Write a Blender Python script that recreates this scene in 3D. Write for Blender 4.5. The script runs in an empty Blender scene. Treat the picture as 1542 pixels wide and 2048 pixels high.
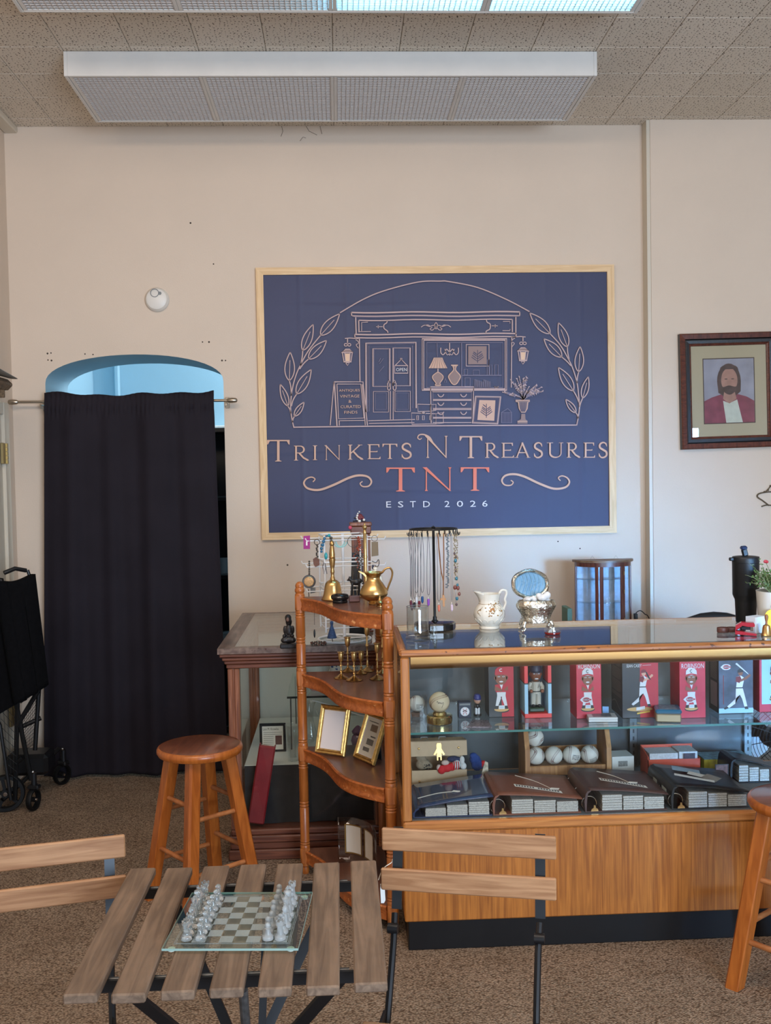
import bpy, math, random
from mathutils import Vector, Matrix
random.seed(7)
S = bpy.context.scene
COL = S.collection
# ------------------------------------------------------------------ camera
F = 2035.2; CAM_H = 1.65
YAW, PITCH, ROLL = (math.radians(a) for a in (2.5656, -2.0886, -1.0447))
cy, sy, cp, sp, cr, sr = math.cos(YAW), math.sin(YAW), math.cos(PITCH), math.sin(PITCH), math.cos(ROLL), math.sin(ROLL)
FW = Vector((sy*cp, cy*cp, sp)); r0 = Vector((cy, -sy, 0)); u0 = r0.cross(FW)
RT = r0*cr + u0*sr; UP = u0*cr - r0*sr
EYE = Vector((0, 0, CAM_H))
cam_d = bpy.data.cameras.new('camera'); cam_d.sensor_width = 36; cam_d.lens = F/2048*36
cam_d.clip_start = 0.05; cam_d.clip_end = 60
cam = bpy.data.objects.new('camera', cam_d); COL.objects.link(cam)
cam.matrix_world = Matrix(((RT.x, UP.x, -FW.x, EYE.x), (RT.y, UP.y, -FW.y, EYE.y), (RT.z, UP.z, -FW.z, EYE.z), (0, 0, 0, 1)))
S.camera = cam
def at(x, y, X=None, Y=None, Z=None):
    "the point of the room that the photograph shows at pixel x, y on the plane X=, Y= or Z="
    d = FW*F + RT*(x-771) - UP*(y-1024)
    t = Y/d.y if Y is not None else ((Z-CAM_H)/d.z if Z is not None else X/d.x)
    return EYE + d*t
# ------------------------------------------------------------------ world, light, exposure
S.view_settings.view_transform = 'Standard'; S.view_settings.look = 'None'
S.view_settings.exposure = -0.12; S.view_settings.gamma = 1.0; S.view_settings.use_curve_mapping = False
W = bpy.data.worlds.new('world'); S.world = W; W.use_nodes = True
bg = W.node_tree.nodes['Background']; bg.inputs[0].default_value = (0.62, 0.80, 1.0, 1); bg.inputs[1].default_value = 1.6
try:
    S.cycles.transparent_max_bounces = 24; S.cycles.max_bounces = 10; S.cycles.caustics_reflective = True
    S.cycles.sample_clamp_indirect = 6.0; S.cycles.caustics_refractive = False
except Exception: pass
def area(name, loc, target, sx, sy_, power, col):
    l = bpy.data.lights.new(name, 'AREA'); l.shape = 'RECTANGLE'; l.size = sx; l.size_y = sy_; l.energy = power; l.color = col
    o = bpy.data.objects.new(name, l); COL.objects.link(o); o.location = loc
    o.rotation_euler = (Vector(target)-Vector(loc)).to_track_quat('-Z', 'Y').to_euler(); return o
area('shop_window_daylight', (2.1, -2.40, 1.45), (1.2, 5.7, 1.1), 2.7, 2.0, 375, (0.63, 0.79, 1.0))
dl = area('street_door_daylight', (4.4, -2.40, 1.25), (1.25, 5.74, 0.62), 0.95, 1.9, 16, (0.18, 0.50, 1.0)); dl.data.spread = math.radians(17)
area('added_warm_wall_fill', (-0.4, 1.9, 3.45), (-0.4, 4.6, 1.4), 2.4, 0.6, 66, (1.0, 0.83, 0.69))  # added warm fill on the back wall, standing in for bounced light
area('unseen_hall_lamp', (0.3, 6.9, 2.9), (-1.6, 7.3, 2.0), 0.9, 0.9, 44, (0.86, 0.94, 1.0))  # unseen lamp inside the hall; no window stands there
# ------------------------------------------------------------------ materials
def lin(c):
    c /= 255.0
    return c/12.92 if c <= 0.04045 else ((c+0.055)/1.055)**2.4
def C(r, g, b): return (lin(r), lin(g), lin(b), 1)
MATS = {}
def nt(name):
    m = bpy.data.materials.new(name); m.use_nodes = True; return m, m.node_tree, m.node_tree.nodes['Principled BSDF']
def mat(name, col, rough=0.5, metal=0.0, noise=0.0, nscale=30, bump=0.0, bscale=120, spec=None, alpha=None, trans=0, sub=0, emit=None, coat=0, sheen=0, ior=None):
    if name in MATS: return MATS[name]
    m, t, b = nt(name); N, L = t.nodes, t.links
    col = C(*col) if max(col) > 1 else (*col, 1)
    b.inputs['Base Color'].default_value = col; b.inputs['Roughness'].default_value = rough; b.inputs['Metallic'].default_value = metal
    if spec is not None: b.inputs['Specular IOR Level'].default_value = spec
    if trans: b.inputs['Transmission Weight'].default_value = trans
    if ior: b.inputs['IOR'].default_value = ior
    if coat: b.inputs['Coat Weight'].default_value = coat
    if sheen: b.inputs['Sheen Weight'].default_value = sheen
    if emit: b.inputs['Emission Color'].default_value = col; b.inputs['Emission Strength'].default_value = emit
    if noise or bump:
        tc = N.new('ShaderNodeTexCoord')
    if noise:
        n = N.new('ShaderNodeTexNoise'); n.inputs['Scale'].default_value = nscale; n.inputs['Detail'].default_value = 5
        L.new(tc.outputs['Object'], n.inputs['Vector'])
        r = N.new('ShaderNodeValToRGB'); e = r.color_ramp.elements
        e[0].position = 0.3; e[1].position = 0.7
        e[0].color = tuple(v*(1-noise) for v in col[:3])+(1,); e[1].color = tuple(min(1, v*(1+noise)) for v in col[:3])+(1,)
        L.new(n.outputs['Fac'], r.inputs['Fac']); L.new(r.outputs['Color'], b.inputs['Base Color'])
    if bump:
        n2 = N.new('ShaderNodeTexNoise'); n2.inputs['Scale'].default_value = bscale; n2.inputs['Detail'].default_value = 3
        L.new(tc.outputs['Object'], n2.inputs['Vector'])
        bp = N.new('ShaderNodeBump'); bp.inputs['Strength'].default_value = bump; bp.inputs['Distance'].default_value = 0.004
        L.new(n2.outputs['Fac'], bp.inputs['Height']); L.new(bp.outputs['Normal'], b.inputs['Normal'])
    MATS[name] = m; return m
def wood(name, c1, c2, axis=0, scale=14, stretch=14, rough=0.4, bump=0.15, coat=0.0, wear=None, spec=0.5, blotch=0.0):
    if name in MATS: return MATS[name]
    m, t, b = nt(name); N, L = t.nodes, t.links
    tc = N.new('ShaderNodeTexCoord'); mp = N.new('ShaderNodeMapping')
    sc = [scale*stretch/4]*3; sc[axis] = scale/4
    mp.inputs['Scale'].default_value = sc; L.new(tc.outputs['Object'], mp.inputs['Vector'])
    oi = N.new('ShaderNodeObjectInfo'); mul = N.new('ShaderNodeVectorMath'); mul.operation = 'MULTIPLY_ADD'
    cx = N.new('ShaderNodeCombineXYZ'); L.new(oi.outputs['Random'], cx.inputs[0]); L.new(oi.outputs['Random'], cx.inputs[1]); L.new(oi.outputs['Random'], cx.inputs[2])
    mul.inputs[1].default_value = (37, 53, 71); L.new(cx.outputs[0], mul.inputs[0]); L.new(mp.outputs[0], mul.inputs[2])
    n = N.new('ShaderNodeTexNoise'); n.inputs['Scale'].default_value = 1.0; n.inputs['Detail'].default_value = 6; n.inputs['Distortion'].default_value = 0.9
    L.new(mul.outputs[0], n.inputs['Vector'])
    r = N.new('ShaderNodeValToRGB'); e = r.color_ramp.elements
    e[0].position = 0.36; e[1].position = 0.66; e[0].color = C(*c1); e[1].color = C(*c2)
    L.new(n.outputs['Fac'], r.inputs['Fac']); out = r.outputs['Color']
    if blotch:
        nb = N.new('ShaderNodeTexNoise'); nb.inputs['Scale'].default_value = 9; nb.inputs['Detail'].default_value = 4
        L.new(tc.outputs['Object'], nb.inputs['Vector'])
        mx = N.new('ShaderNodeMix'); mx.data_type = 'RGBA'; mx.blend_type = 'MULTIPLY'; mx.inputs[0].default_value = blotch
        rb = N.new('ShaderNodeValToRGB'); rb.color_ramp.elements[0].position = 0.3; rb.color_ramp.elements[1].position = 0.65; rb.color_ramp.elements[0].color = (0.35, 0.35, 0.35, 1)
        L.new(nb.outputs['Fac'], rb.inputs['Fac']); L.new(out, mx.inputs[6]); L.new(rb.outputs['Color'], mx.inputs[7]); out = mx.outputs[2]
    if wear:
        nw = N.new('ShaderNodeTexNoise'); nw.inputs['Scale'].default_value = 55; nw.inputs['Detail'].default_value = 6
        L.new(tc.outputs['Object'], nw.inputs['Vector'])
        rw = N.new('ShaderNodeValToRGB'); rw.color_ramp.elements[0].position = 0.64; rw.color_ramp.elements[1].position = 0.70
        mx = N.new('ShaderNodeMix'); mx.data_type = 'RGBA'; L.new(nw.outputs['Fac'], rw.inputs['Fac']); L.new(rw.outputs['Color'], mx.inputs[0])
        L.new(out, mx.inputs[6]); mx.inputs[7].default_value = C(*wear); out = mx.outputs[2]
    L.new(out, b.inputs['Base Color'])
    b.inputs['Roughness'].default_value = rough; b.inputs['Coat Weight'].default_value = coat; b.inputs['Coat Roughness'].default_value = 0.15; b.inputs['Specular IOR Level'].default_value = spec
    if bump:
        bp = N.new('ShaderNodeBump'); bp.inputs['Strength'].default_value = bump; bp.inputs['Distance'].default_value = 0.003
        L.new(n.outputs['Fac'], bp.inputs['Height']); L.new(bp.outputs['Normal'], b.inputs['Normal'])
    MATS[name] = m; return m
def pane(name, tint=(0.95, 0.98, 0.97), base=0.04, rough=0.0, haze=0.0):
    "thin sheet of glass: Schlick mix of see-through and mirror"
    if name in MATS: return MATS[name]
    m, t, b = nt(name); N, L = t.nodes, t.links; N.remove(b); o = N['Material Output']
    lw = N.new('ShaderNodeLayerWeight'); lw.inputs['Blend'].default_value = 0.5
    p = N.new('ShaderNodeMath'); p.operation = 'POWER'; p.inputs[1].default_value = 5.0; L.new(lw.outputs['Facing'], p.inputs[0])
    a = N.new('ShaderNodeMath'); a.operation = 'MULTIPLY_ADD'; a.inputs[1].default_value = 1-base; a.inputs[2].default_value = base; L.new(p.outputs[0], a.inputs[0])
    tr = N.new('ShaderNodeBsdfTransparent'); tr.inputs[0].default_value = (*tint, 1)
    gl = N.new('ShaderNodeBsdfGlossy'); gl.inputs['Roughness'].default_value = rough; gl.inputs[0].default_value = (1, 1, 1, 1)
    mx = N.new('ShaderNodeMixShader'); L.new(a.outputs[0], mx.inputs[0]); L.new(tr.outputs[0], mx.inputs[1]); L.new(gl.outputs[0], mx.inputs[2])
    res = mx.outputs[0]
    if haze:
        df = N.new('ShaderNodeBsdfDiffuse'); df.inputs[0].default_value = (0.8, 0.85, 0.85, 1)
        m2 = N.new('ShaderNodeMixShader'); m2.inputs[0].default_value = haze; L.new(res, m2.inputs[1]); L.new(df.outputs[0], m2.inputs[2]); res = m2.outputs[0]
    L.new(res, o.inputs['Surface']); MATS[name] = m; return m
# ------------------------------------------------------------------ mesh helpers
class MB:
    def __init__(s): s.v = []; s.f = []; s.m = []
    def add(s, vs, fs, mi=0, M=None):
        k = len(s.v)
        s.v += [tuple(M @ Vector(v)) if M else tuple(v) for v in vs]
        s.f += [tuple(i+k for i in f) for f in fs]; s.m += [mi]*len(fs); return s
    def box(s, x0, x1, y0, y1, z0, z1, b=0.0, mi=0, M=None):
        c = [(x0+x1)/2, (y0+y1)/2, (z0+z1)/2]; h = [abs(x1-x0)/2, abs(y1-y0)/2, abs(z1-z0)/2]
        b = min(b, min(h)*0.9)
        if b <= 0:
            vs = [(c[0]+i*h[0], c[1]+j*h[1], c[2]+k*h[2]) for i in (-1, 1) for j in (-1, 1) for k in (-1, 1)]
            return s.add(vs, [(0, 1, 3, 2), (4, 6, 7, 5), (0, 4, 5, 1), (2, 3, 7, 6), (0, 2, 6, 4), (1, 5, 7, 3)], mi, M)
        vs = []; ix = {}
        for i in (-1, 1):
            for j in (-1, 1):
                for k in (-1, 1):
                    for a in range(3):
                        sg = (i, j, k); ix[sg+(a,)] = len(vs)
                        vs.append(tuple(c[d]+sg[d]*(h[d] if d == a else h[d]-b) for d in range(3)))
        fs = []
        for a in range(3):
            d, e = [q for q in range(3) if q != a]
            for sg in (-1, 1):
                q = []
                for (p_, r_) in ((-1, -1), (1, -1), (1, 1), (-1, 1)):
                    t = [0]*3; t[a] = sg; t[d] = p_; t[e] = r_; q.append(ix[tuple(t)+(a,)])
                fs.append(tuple(q))
            for p_ in (-1, 1):
                for r_ in (-1, 1):
                    t = [0]*3; t[d] = p_; t[e] = r_; lo = t[:]; lo[a] = -1; hi = t[:]; hi[a] = 1
                    fs.append((ix[tuple(lo)+(d,)], ix[tuple(hi)+(d,)], ix[tuple(hi)+(e,)], ix[tuple(lo)+(e,)]))
        for i in (-1, 1):
            for j in (-1, 1):
                for k in (-1, 1): fs.append(tuple(ix[(i, j, k, a)] for a in range(3)))
        out = []; cc = Vector(c)
        for f in fs:
            p = [Vector(vs[i]) for i in f]; n = (p[1]-p[0]).cross(p[2]-p[0]); m = sum(p, Vector())/len(p)
            out.append(f if n.dot(m-cc) > 0 else f[::-1])
        return s.add(vs, out, mi, M)
    def bar(s, p0, p1, w, h, up=(0, 0, 1), mi=0, b=0.0, ext=0.0):
        p0, p1 = Vector(p0), Vector(p1); d = (p1-p0); l = d.length; d.normalize()
        x = d.cross(Vector(up))
        if x.length < 1e-4: x = d.cross(Vector((0, 1, 0)))
        x.normalize(); z = x.cross(d)
        M = Matrix(((x.x, d.x, z.x, p0.x), (x.y, d.y, z.y, p0.y), (x.z, d.z, z.z, p0.z), (0, 0, 0, 1)))
        return s.box(-w/2, w/2, -ext, l+ext, -h/2, h/2, b, mi, M)
    def lathe(s, prof, n=24, c=(0, 0, 0), M=None, mi=0, sx=1.0, sy=1.0, fn=None):
        vs = []; rows = []
        for (r, z) in prof:
            if r < 1e-6: rows.append([len(vs)]); vs.append((c[0], c[1], c[2]+z)); continue
            row = []
            for j in range(n):
                a = 2*math.pi*j/n; rr = r*(fn(a, z) if fn else 1.0)
                row.append(len(vs)); vs.append((c[0]+rr*sx*math.cos(a), c[1]+rr*sy*math.sin(a), c[2]+z))
            rows.append(row)
        fs = []
        for A, B in zip(rows, rows[1:]):
            if len(A) == 1 and len(B) == 1: continue
            for j in range(n):
                k = (j+1) % n
                if len(A) == 1: fs.append((A[0], B[k], B[j]))
                elif len(B) == 1: fs.append((A[j], A[k], B[0]))
                else: fs.append((A[j], A[k], B[k], B[j]))
        return s.add(vs, fs, mi, M)
    def ball(s, c, r, n=16, mi=0, sc=(1, 1, 1), M=None):
        k = max(6, n//2); pr = [(math.sin(math.pi*i/k), -math.cos(math.pi*i/k)) for i in range(k+1)]; pr[0] = (0, -1); pr[-1] = (0, 1)
        T = Matrix.Translation(c) @ Matrix.Diagonal((r*sc[0], r*sc[1], r*sc[2], 1))
        return s.lathe(pr, n, (0, 0, 0), (M @ T) if M else T, mi)
    def tube(s, pts, r, n=8, closed=False, mi=0, taper=None):
        P = [Vector(p) for p in pts]; N = len(P); vs = []; nrm = None; fs = []
        for i in range(N):
            a = P[i-1] if (i > 0 or closed) else P[i]; b = P[(i+1) % N] if (i < N-1 or closed) else P[i]
            d = (b-a); d = d.normalized() if d.length > 1e-9 else Vector((0, 0, 1))
            if nrm is None:
                nrm = d.cross(Vector((0, 0, 1)))
                if nrm.length < 1e-3: nrm = d.cross(Vector((1, 0, 0)))
            nrm = nrm - d*nrm.dot(d); nrm.normalize(); bi = d.cross(nrm)
            rr = r*(taper(i/(N-1)) if taper else 1)
            for j in range(n):
                t = 2*math.pi*j/n; vs.append(P[i]+nrm*(rr*math.cos(t))+bi*(rr*math.sin(t)))
        for i in range(N if closed else N-1):
            for j in range(n):
                a, b = i*n+j, i*n+(j+1) % n; c, d = ((i+1) % N)*n+(j+1) % n, ((i+1) % N)*n+j
                fs.append((a, b, c, d))
        if not closed: fs.append(tuple(range(n))[::-1]); fs.append(tuple((N-1)*n+j for j in range(n)))
        return s.add(vs, fs, mi)
    def plate(s, poly, y0, y1, mi=0, M=None):
        "polygon in x,z given a thickness from y0 (front, camera side) to y1"
        ar = sum(a[0]*b[1]-b[0]*a[1] for a, b in zip(poly, poly[1:]+poly[:1]))
        if ar < 0: poly = poly[::-1]
        n = len(poly); vs = [(x, y0, z) for x, z in poly]+[(x, y1, z) for x, z in poly]
        fs = [tuple(range(n)), tuple(range(n, 2*n))[::-1]]+[(i, i+n, (i+1) % n+n, (i+1) % n) for i in range(n)]
        return s.add(vs, fs, mi, M)
    def slab(s, poly, z0, z1, mi=0, M=None, b=0.0):
        ar = sum(a[0]*c[1]-c[0]*a[1] for a, c in zip(poly, poly[1:]+poly[:1]))
        if ar < 0: poly = poly[::-1]
        n = len(poly); vs = [(x, y, z0) for x, y in poly]+[(x, y, z1) for x, y in poly]
        fs = [tuple(range(n))[::-1], tuple(range(n, 2*n))]+[(i, (i+1) % n, (i+1) % n+n, i+n) for i in range(n)]
        return s.add(vs, fs, mi, M)
    def flat(s, poly, y, mi=0, M=None):
        ar = sum(a[0]*b[1]-b[0]*a[1] for a, b in zip(poly, poly[1:]+poly[:1]))
        if ar < 0: poly = poly[::-1]
        return s.add([(x, y, z) for x, z in poly], [tuple(range(len(poly)))], mi, M)
    def line(s, pts, w, y, mi=0, M=None, closed=False):
        "flat printed stroke in the x,z plane"
        n = len(pts); vs = []; fs = []
        for i, (x, z) in enumerate(pts):
            a = pts[i-1] if (i or closed) else pts[0]; b = pts[(i+1) % n] if (i < n-1 or closed) else pts[-1]
            dx, dz = b[0]-a[0], b[1]-a[1]; l = math.hypot(dx, dz) or 1e-9; ww = w(i/(n-1)) if callable(w) else w
            vs += [(x-dz/l*ww/2, y, z+dx/l*ww/2), (x+dz/l*ww/2, y, z-dx/l*ww/2)]
        for i in range(n if closed else n-1):
            j = (i+1) % n; fs.append((2*i, 2*i+1, 2*j+1, 2*j))
        return s.add(vs, fs, mi, M)
    def grid(s, fn, nu, nv, mi=0):
        vs = [fn(i/nu, j/nv) for j in range(nv+1) for i in range(nu+1)]
        fs = [(j*(nu+1)+i, j*(nu+1)+i+1, (j+1)*(nu+1)+i+1, (j+1)*(nu+1)+i) for j in range(nv) for i in range(nu)]
        return s.add(vs, fs, mi)
    def build(s, name, mats, parent=None, smooth=35, label=None, loc=None):
        me = bpy.data.meshes.new(name); me.from_pydata(s.v, [], s.f)
        for m in (mats if isinstance(mats, (list, tuple)) else [mats]): me.materials.append(m)
        me.polygons.foreach_set('material_index', s.m)
        if smooth:
            me.polygons.foreach_set('use_smooth', [True]*len(s.f))
            try: me.set_sharp_from_angle(angle=math.radians(smooth))
            except Exception: pass
        me.update()
        o = bpy.data.objects.new(name, me); COL.objects.link(o)
        if parent: o.parent = parent
        if loc: o.location = loc
        if label: o['label'] = label
        return o
def tag(o, label, cat, group=None, kind=None):
    o['label'] = label; o['category'] = cat
    if group: o['group'] = group
    if kind: o['kind'] = kind
    return o
def thing(name, label, cat, loc=(0, 0, 0), rz=0.0, group=None):
    o = bpy.data.objects.new(name, None); COL.objects.link(o); o.empty_display_size = 0.05
    o.location = loc; o.rotation_euler = (0, 0, rz); return tag(o, label, cat, group)
def struct(o): o['kind'] = 'structure'; return o
def dup(root, loc, rz=None, label=None):
    r = root.copy(); COL.objects.link(r); r.location = loc
    if rz is not None: r.rotation_euler = (0, 0, rz)
    if label: r['label'] = label
    for ch in list(root.children):
        c = ch.copy(); COL.objects.link(c); c.parent = r
        for g in list(ch.children):
            d = g.copy(); COL.objects.link(d); d.parent = c
    return r
def piece(o, parent, loc, rot=(0, 0, 0)):
    c = o.copy(); COL.objects.link(c); c.parent = parent; c.location = loc; c.rotation_euler = rot; return c
def one(name, mb, mats, label, cat, loc=(0, 0, 0), rz=0.0, group=None, smooth=35):
    o = mb.build(name, mats, smooth=smooth); o.location = loc; o.rotation_euler = (0, 0, rz); return tag(o, label, cat, group)
def text_poly(mb, txt, x0, x1, z0, z1, y, mi=0, M=None, shear=0.0):
    "flat lettering fitted to a box in the x,z plane"
    cu = bpy.data.curves.new('lettering', 'FONT'); cu.body = txt; cu.resolution_u = 2; cu.shear = shear
    o = bpy.data.objects.new('lettering', cu); COL.objects.link(o)
    bpy.context.view_layer.update()
    me = bpy.data.meshes.new_from_object(o.evaluated_get(bpy.context.evaluated_depsgraph_get()))
    COL.objects.unlink(o); bpy.data.objects.remove(o); vs = [tuple(v.co) for v in me.vertices]; fs = [tuple(p.vertices) for p in me.polygons]
    bpy.data.meshes.remove(me); bpy.data.curves.remove(cu)
    if not vs: return
    ax, bx = min(v[0] for v in vs), max(v[0] for v in vs); az, bz = min(v[1] for v in vs), max(v[1] for v in vs)
    kx = (x1-x0)/max(bx-ax, 1e-6); kz = (z1-z0)/max(bz-az, 1e-6)
    mb.add([(x0+(v[0]-ax)*kx, y, z0+(v[1]-az)*kz) for v in vs], fs, mi, M)
def arc(cx, cz, rx, rz_, a0, a1, n=12): return [(cx+rx*math.cos(math.radians(a0+(a1-a0)*i/n)), cz+rz_*math.sin(math.radians(a0+(a1-a0)*i/n))) for i in range(n+1)]
def spline(pts, k=6):
    "Catmull-Rom through the points"
    P = [tuple(p) for p in pts]; P = [P[0]]+P+[P[-1]]; out = []
    for i in range(1, len(P)-2):
        for j in range(k):
            t = j/k; out.append(tuple(0.5*(2*b+(c-a)*t+(2*a-5*b+4*c-d)*t*t+(3*b-a-3*c+d)*t**3) for a, b, c, d in zip(P[i-1], P[i], P[i+1], P[i+2])))
    return out+[P[-2]]
# ------------------------------------------------------------------ surfaces of the room
WALL = mat('cream_wall_paint', (213, 196, 178), 0.75, noise=0.02, nscale=3, bump=0.12, bscale=160, spec=0.3)
BLUE = mat('hall_blue_paint', (160, 196, 212), 0.8, bump=0.1, bscale=120)
WHITE = mat('white_enamel', (214, 211, 205), 0.45, noise=0.03, nscale=8)
TRIMW = mat('trim_paint', (206, 196, 178), 0.45)
BLACK = mat('black_paint', (9, 10, 12), 0.35, noise=0.2, nscale=20)
def carpet_material():
    m, t, b = nt('brown_loop_carpet'); N, L = t.nodes, t.links; tc = N.new('ShaderNodeTexCoord')
    mp = N.new('ShaderNodeMapping'); mp.inputs['Rotation'].default_value = (0, 0, 0.6); mp.inputs['Scale'].default_value = (1, 1.7, 1); L.new(tc.outputs['Object'], mp.inputs[0])
    v = N.new('ShaderNodeTexVoronoi'); v.inputs['Scale'].default_value = 125; v.inputs['Randomness'].default_value = 0.75; L.new(mp.outputs[0], v.inputs['Vector'])
    n = N.new('ShaderNodeTexNoise'); n.inputs['Scale'].default_value = 5; n.inputs['Detail'].default_value = 5; L.new(tc.outputs['Object'], n.inputs['Vector'])
    r = N.new('ShaderNodeValToRGB'); e = r.color_ramp.elements; e[0].position = 0.2; e[1].position = 0.8
    e[0].color = C(196, 168, 142); e[1].color = C(96, 76, 60); L.new(v.outputs['Distance'], r.inputs['Fac'])
    sep = N.new('ShaderNodeSeparateColor'); L.new(v.outputs['Color'], sep.inputs[0])
    r2 = N.new('ShaderNodeValToRGB'); r2.color_ramp.elements[0].color = (0.74, 0.73, 0.72, 1); r2.color_ramp.elements[1].color = (1.05, 1.05, 1.05, 1); L.new(sep.outputs[0], r2.inputs[0])
    m1 = N.new('ShaderNodeMix'); m1.data_type = 'RGBA'; m1.blend_type = 'MULTIPLY'; m1.inputs[0].default_value = 1; L.new(r.outputs[0], m1.inputs[6]); L.new(r2.outputs[0], m1.inputs[7])
    r3 = N.new('ShaderNodeValToRGB'); r3.color_ramp.elements[0].position = 0.3; r3.color_ramp.elements[1].position = 0.7; r3.color_ramp.elements[0].color = (0.78, 0.76, 0.74, 1); r3.color_ramp.elements[1].color = (1, 1, 1, 1); L.new(n.outputs[0], r3.inputs[0])
    m2 = N.new('ShaderNodeMix'); m2.data_type = 'RGBA'; m2.blend_type = 'MULTIPLY'; m2.inputs[0].default_value = 1; L.new(m1.outputs[2], m2.inputs[6]); L.new(r3.outputs[0], m2.inputs[7])
    L.new(m2.outputs[2], b.inputs['Base Color']); b.inputs['Roughness'].default_value = 0.95; b.inputs['Specular IOR Level'].default_value = 0.1
    iv = N.new('ShaderNodeMath'); iv.operation = 'SUBTRACT'; iv.inputs[0].default_value = 1; L.new(v.outputs['Distance'], iv.inputs[1])
    bp = N.new('ShaderNodeBump'); bp.inputs['Strength'].default_value = 0.9; bp.inputs['Distance'].default_value = 0.006; L.new(iv.outputs[0], bp.inputs['Height']); L.new(bp.outputs[0], b.inputs['Normal'])
    return m
def tile_material():
    m, t, b = nt('perforated_ceiling_tile'); N, L = t.nodes, t.links; tc = N.new('ShaderNodeTexCoord')
    v = N.new('ShaderNodeTexVoronoi'); v.inputs['Scale'].default_value = 62; v.inputs['Randomness'].default_value = 0.8; v.voronoi_dimensions = '2D'; L.new(tc.outputs['Object'], v.inputs['Vector'])
    sep = N.new('ShaderNodeSeparateColor'); L.new(v.outputs['Color'], sep.inputs[0])
    th = N.new('ShaderNodeMath'); th.operation = 'MULTIPLY_ADD'; th.inputs[1].default_value = 0.20; th.inputs[2].default_value = 0.04; L.new(sep.outputs[0], th.inputs[0])
    ls = N.new('ShaderNodeMath'); ls.operation = 'LESS_THAN'; L.new(v.outputs['Distance'], ls.inputs[0]); L.new(th.outputs[0], ls.inputs[1])
    oi = N.new('ShaderNodeObjectInfo'); r2 = N.new('ShaderNodeValToRGB'); r2.color_ramp.elements[0].color = C(212, 200, 183); r2.color_ramp.elements[1].color = C(221, 209, 193); L.new(oi.outputs['Random'], r2.inputs[0])
    mx = N.new('ShaderNodeMix'); mx.data_type = 'RGBA'; L.new(ls.outputs[0], mx.inputs[0]); L.new(r2.outputs[0], mx.inputs[6]); mx.inputs[7].default_value = C(92, 80, 68)
    L.new(mx.outputs[2], b.inputs['Base Color']); b.inputs['Roughness'].default_value = 0.9; b.inputs['Specular IOR Level'].default_value = 0.15
    bp = N.new('ShaderNodeBump'); bp.invert = True; bp.inputs['Strength'].default_value = 0.6; bp.inputs['Distance'].default_value = 0.002; L.new(ls.outputs[0], bp.inputs['Height']); L.new(bp.outputs[0], b.inputs['Normal'])
    return m
CARPET = carpet_material(); TILE = tile_material()
CEIL = 3.596; WB = 5.746; WR = 5.66; XL = -1.80; XR = 5.4; YF = -2.5; CX = 1.765
# ------------------------------------------------------------------ the setting
struct(MB().box(XL-0.3, XR+0.3, YF-0.3, 9.0, -0.06, 0.0).build('floor', CARPET))
# wall_back with the arched doorway
ax0, ax1, azs, azt = -1.618, -0.636, 2.19, 2.345; acx = (ax0+ax1)/2; THK = 0.46
def arch_pts(n=24):
    hw = (ax1-ax0)/2; rise = azt-azs; out = []
    for i in range(n+1):
        t = math.pi*(1-i/n); out.append((acx+hw*math.cos(t), azs+rise*math.sin(t)**0.9 if 0 < i < n else azs))
    return out
AP = arch_pts()
wb = MB()
poly = [(XL-0.3, 0), (ax0, 0)]+AP+[(ax1, 0), (CX, 0), (CX, CEIL+0.05), (XL-0.3, CEIL+0.05)]
wb.add([(x, WB, z) for x, z in poly], [tuple(range(len(poly)))])
ring = [(ax0, 0)]+AP+[(ax1, 0)]; k = len(ring)
wb.add([(x, WB, z) for x, z in ring]+[(x, WB+THK, z) for x, z in ring], [(i, i+1, k+i+1, k+i) for i in range(k-1)], 1)
wb.add([(x, WB+THK, z) for x, z in poly], [tuple(range(len(poly)))[::-1]], 1)
ob = wb.build('wall_back', [WALL, BLUE], smooth=30); struct(ob)
HOLE = mat('nail_hole_dark', (70, 60, 52), 0.9); WEB = mat('cobweb_grey', (120, 108, 98), 0.9)
for i, (x, y) in enumerate(((95, 707), (102, 706), (96, 720), (103, 721), (170, 708), (186, 709), (444, 721), (451, 721), (427, 528), (381, 446), (1160, 1097), (1116, 1083), (575, 1130), (592, 700), (405, 684), (418, 684))):
    q = at(x, y, Y=WB); e = MB().lathe([(0, 0), (0.0042 if i % 3 else 0.0055, 0), (0, 0.0012)], 8, M=Matrix.Translation(q) @ Matrix.Rotation(math.radians(90), 4, 'X')); e.build('nail_hole', HOLE, ob)
for pts in ([(563, 252), (566, 262), (562, 273)], [(612, 252), (618, 262), (634, 270)], [(640, 252), (644, 268)], [(600, 282), (606, 274), (612, 276)]): MB().tube([at(x, y, Y=WB-0.004) for x, y in pts], 0.0011, 4).build('cobweb_thread', WEB, ob)
struct(MB().box(CX, XR+0.3, WR, WR+0.6, 0, CEIL+0.05).build('wall_right_front', WALL))
struct(MB().box(CX-0.02, CX-0.0005, WR+0.004, WB, 0, CEIL).build('trim_1', TRIMW))
struct(MB().box(XL-0.3, XL, YF-0.3, WB, 0, CEIL+0.05).build('wall_left', WALL))
struct(MB().box(XR, XR+0.3, YF-0.3, WR, 0, CEIL+0.05).build('wall_right', WALL))
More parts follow.
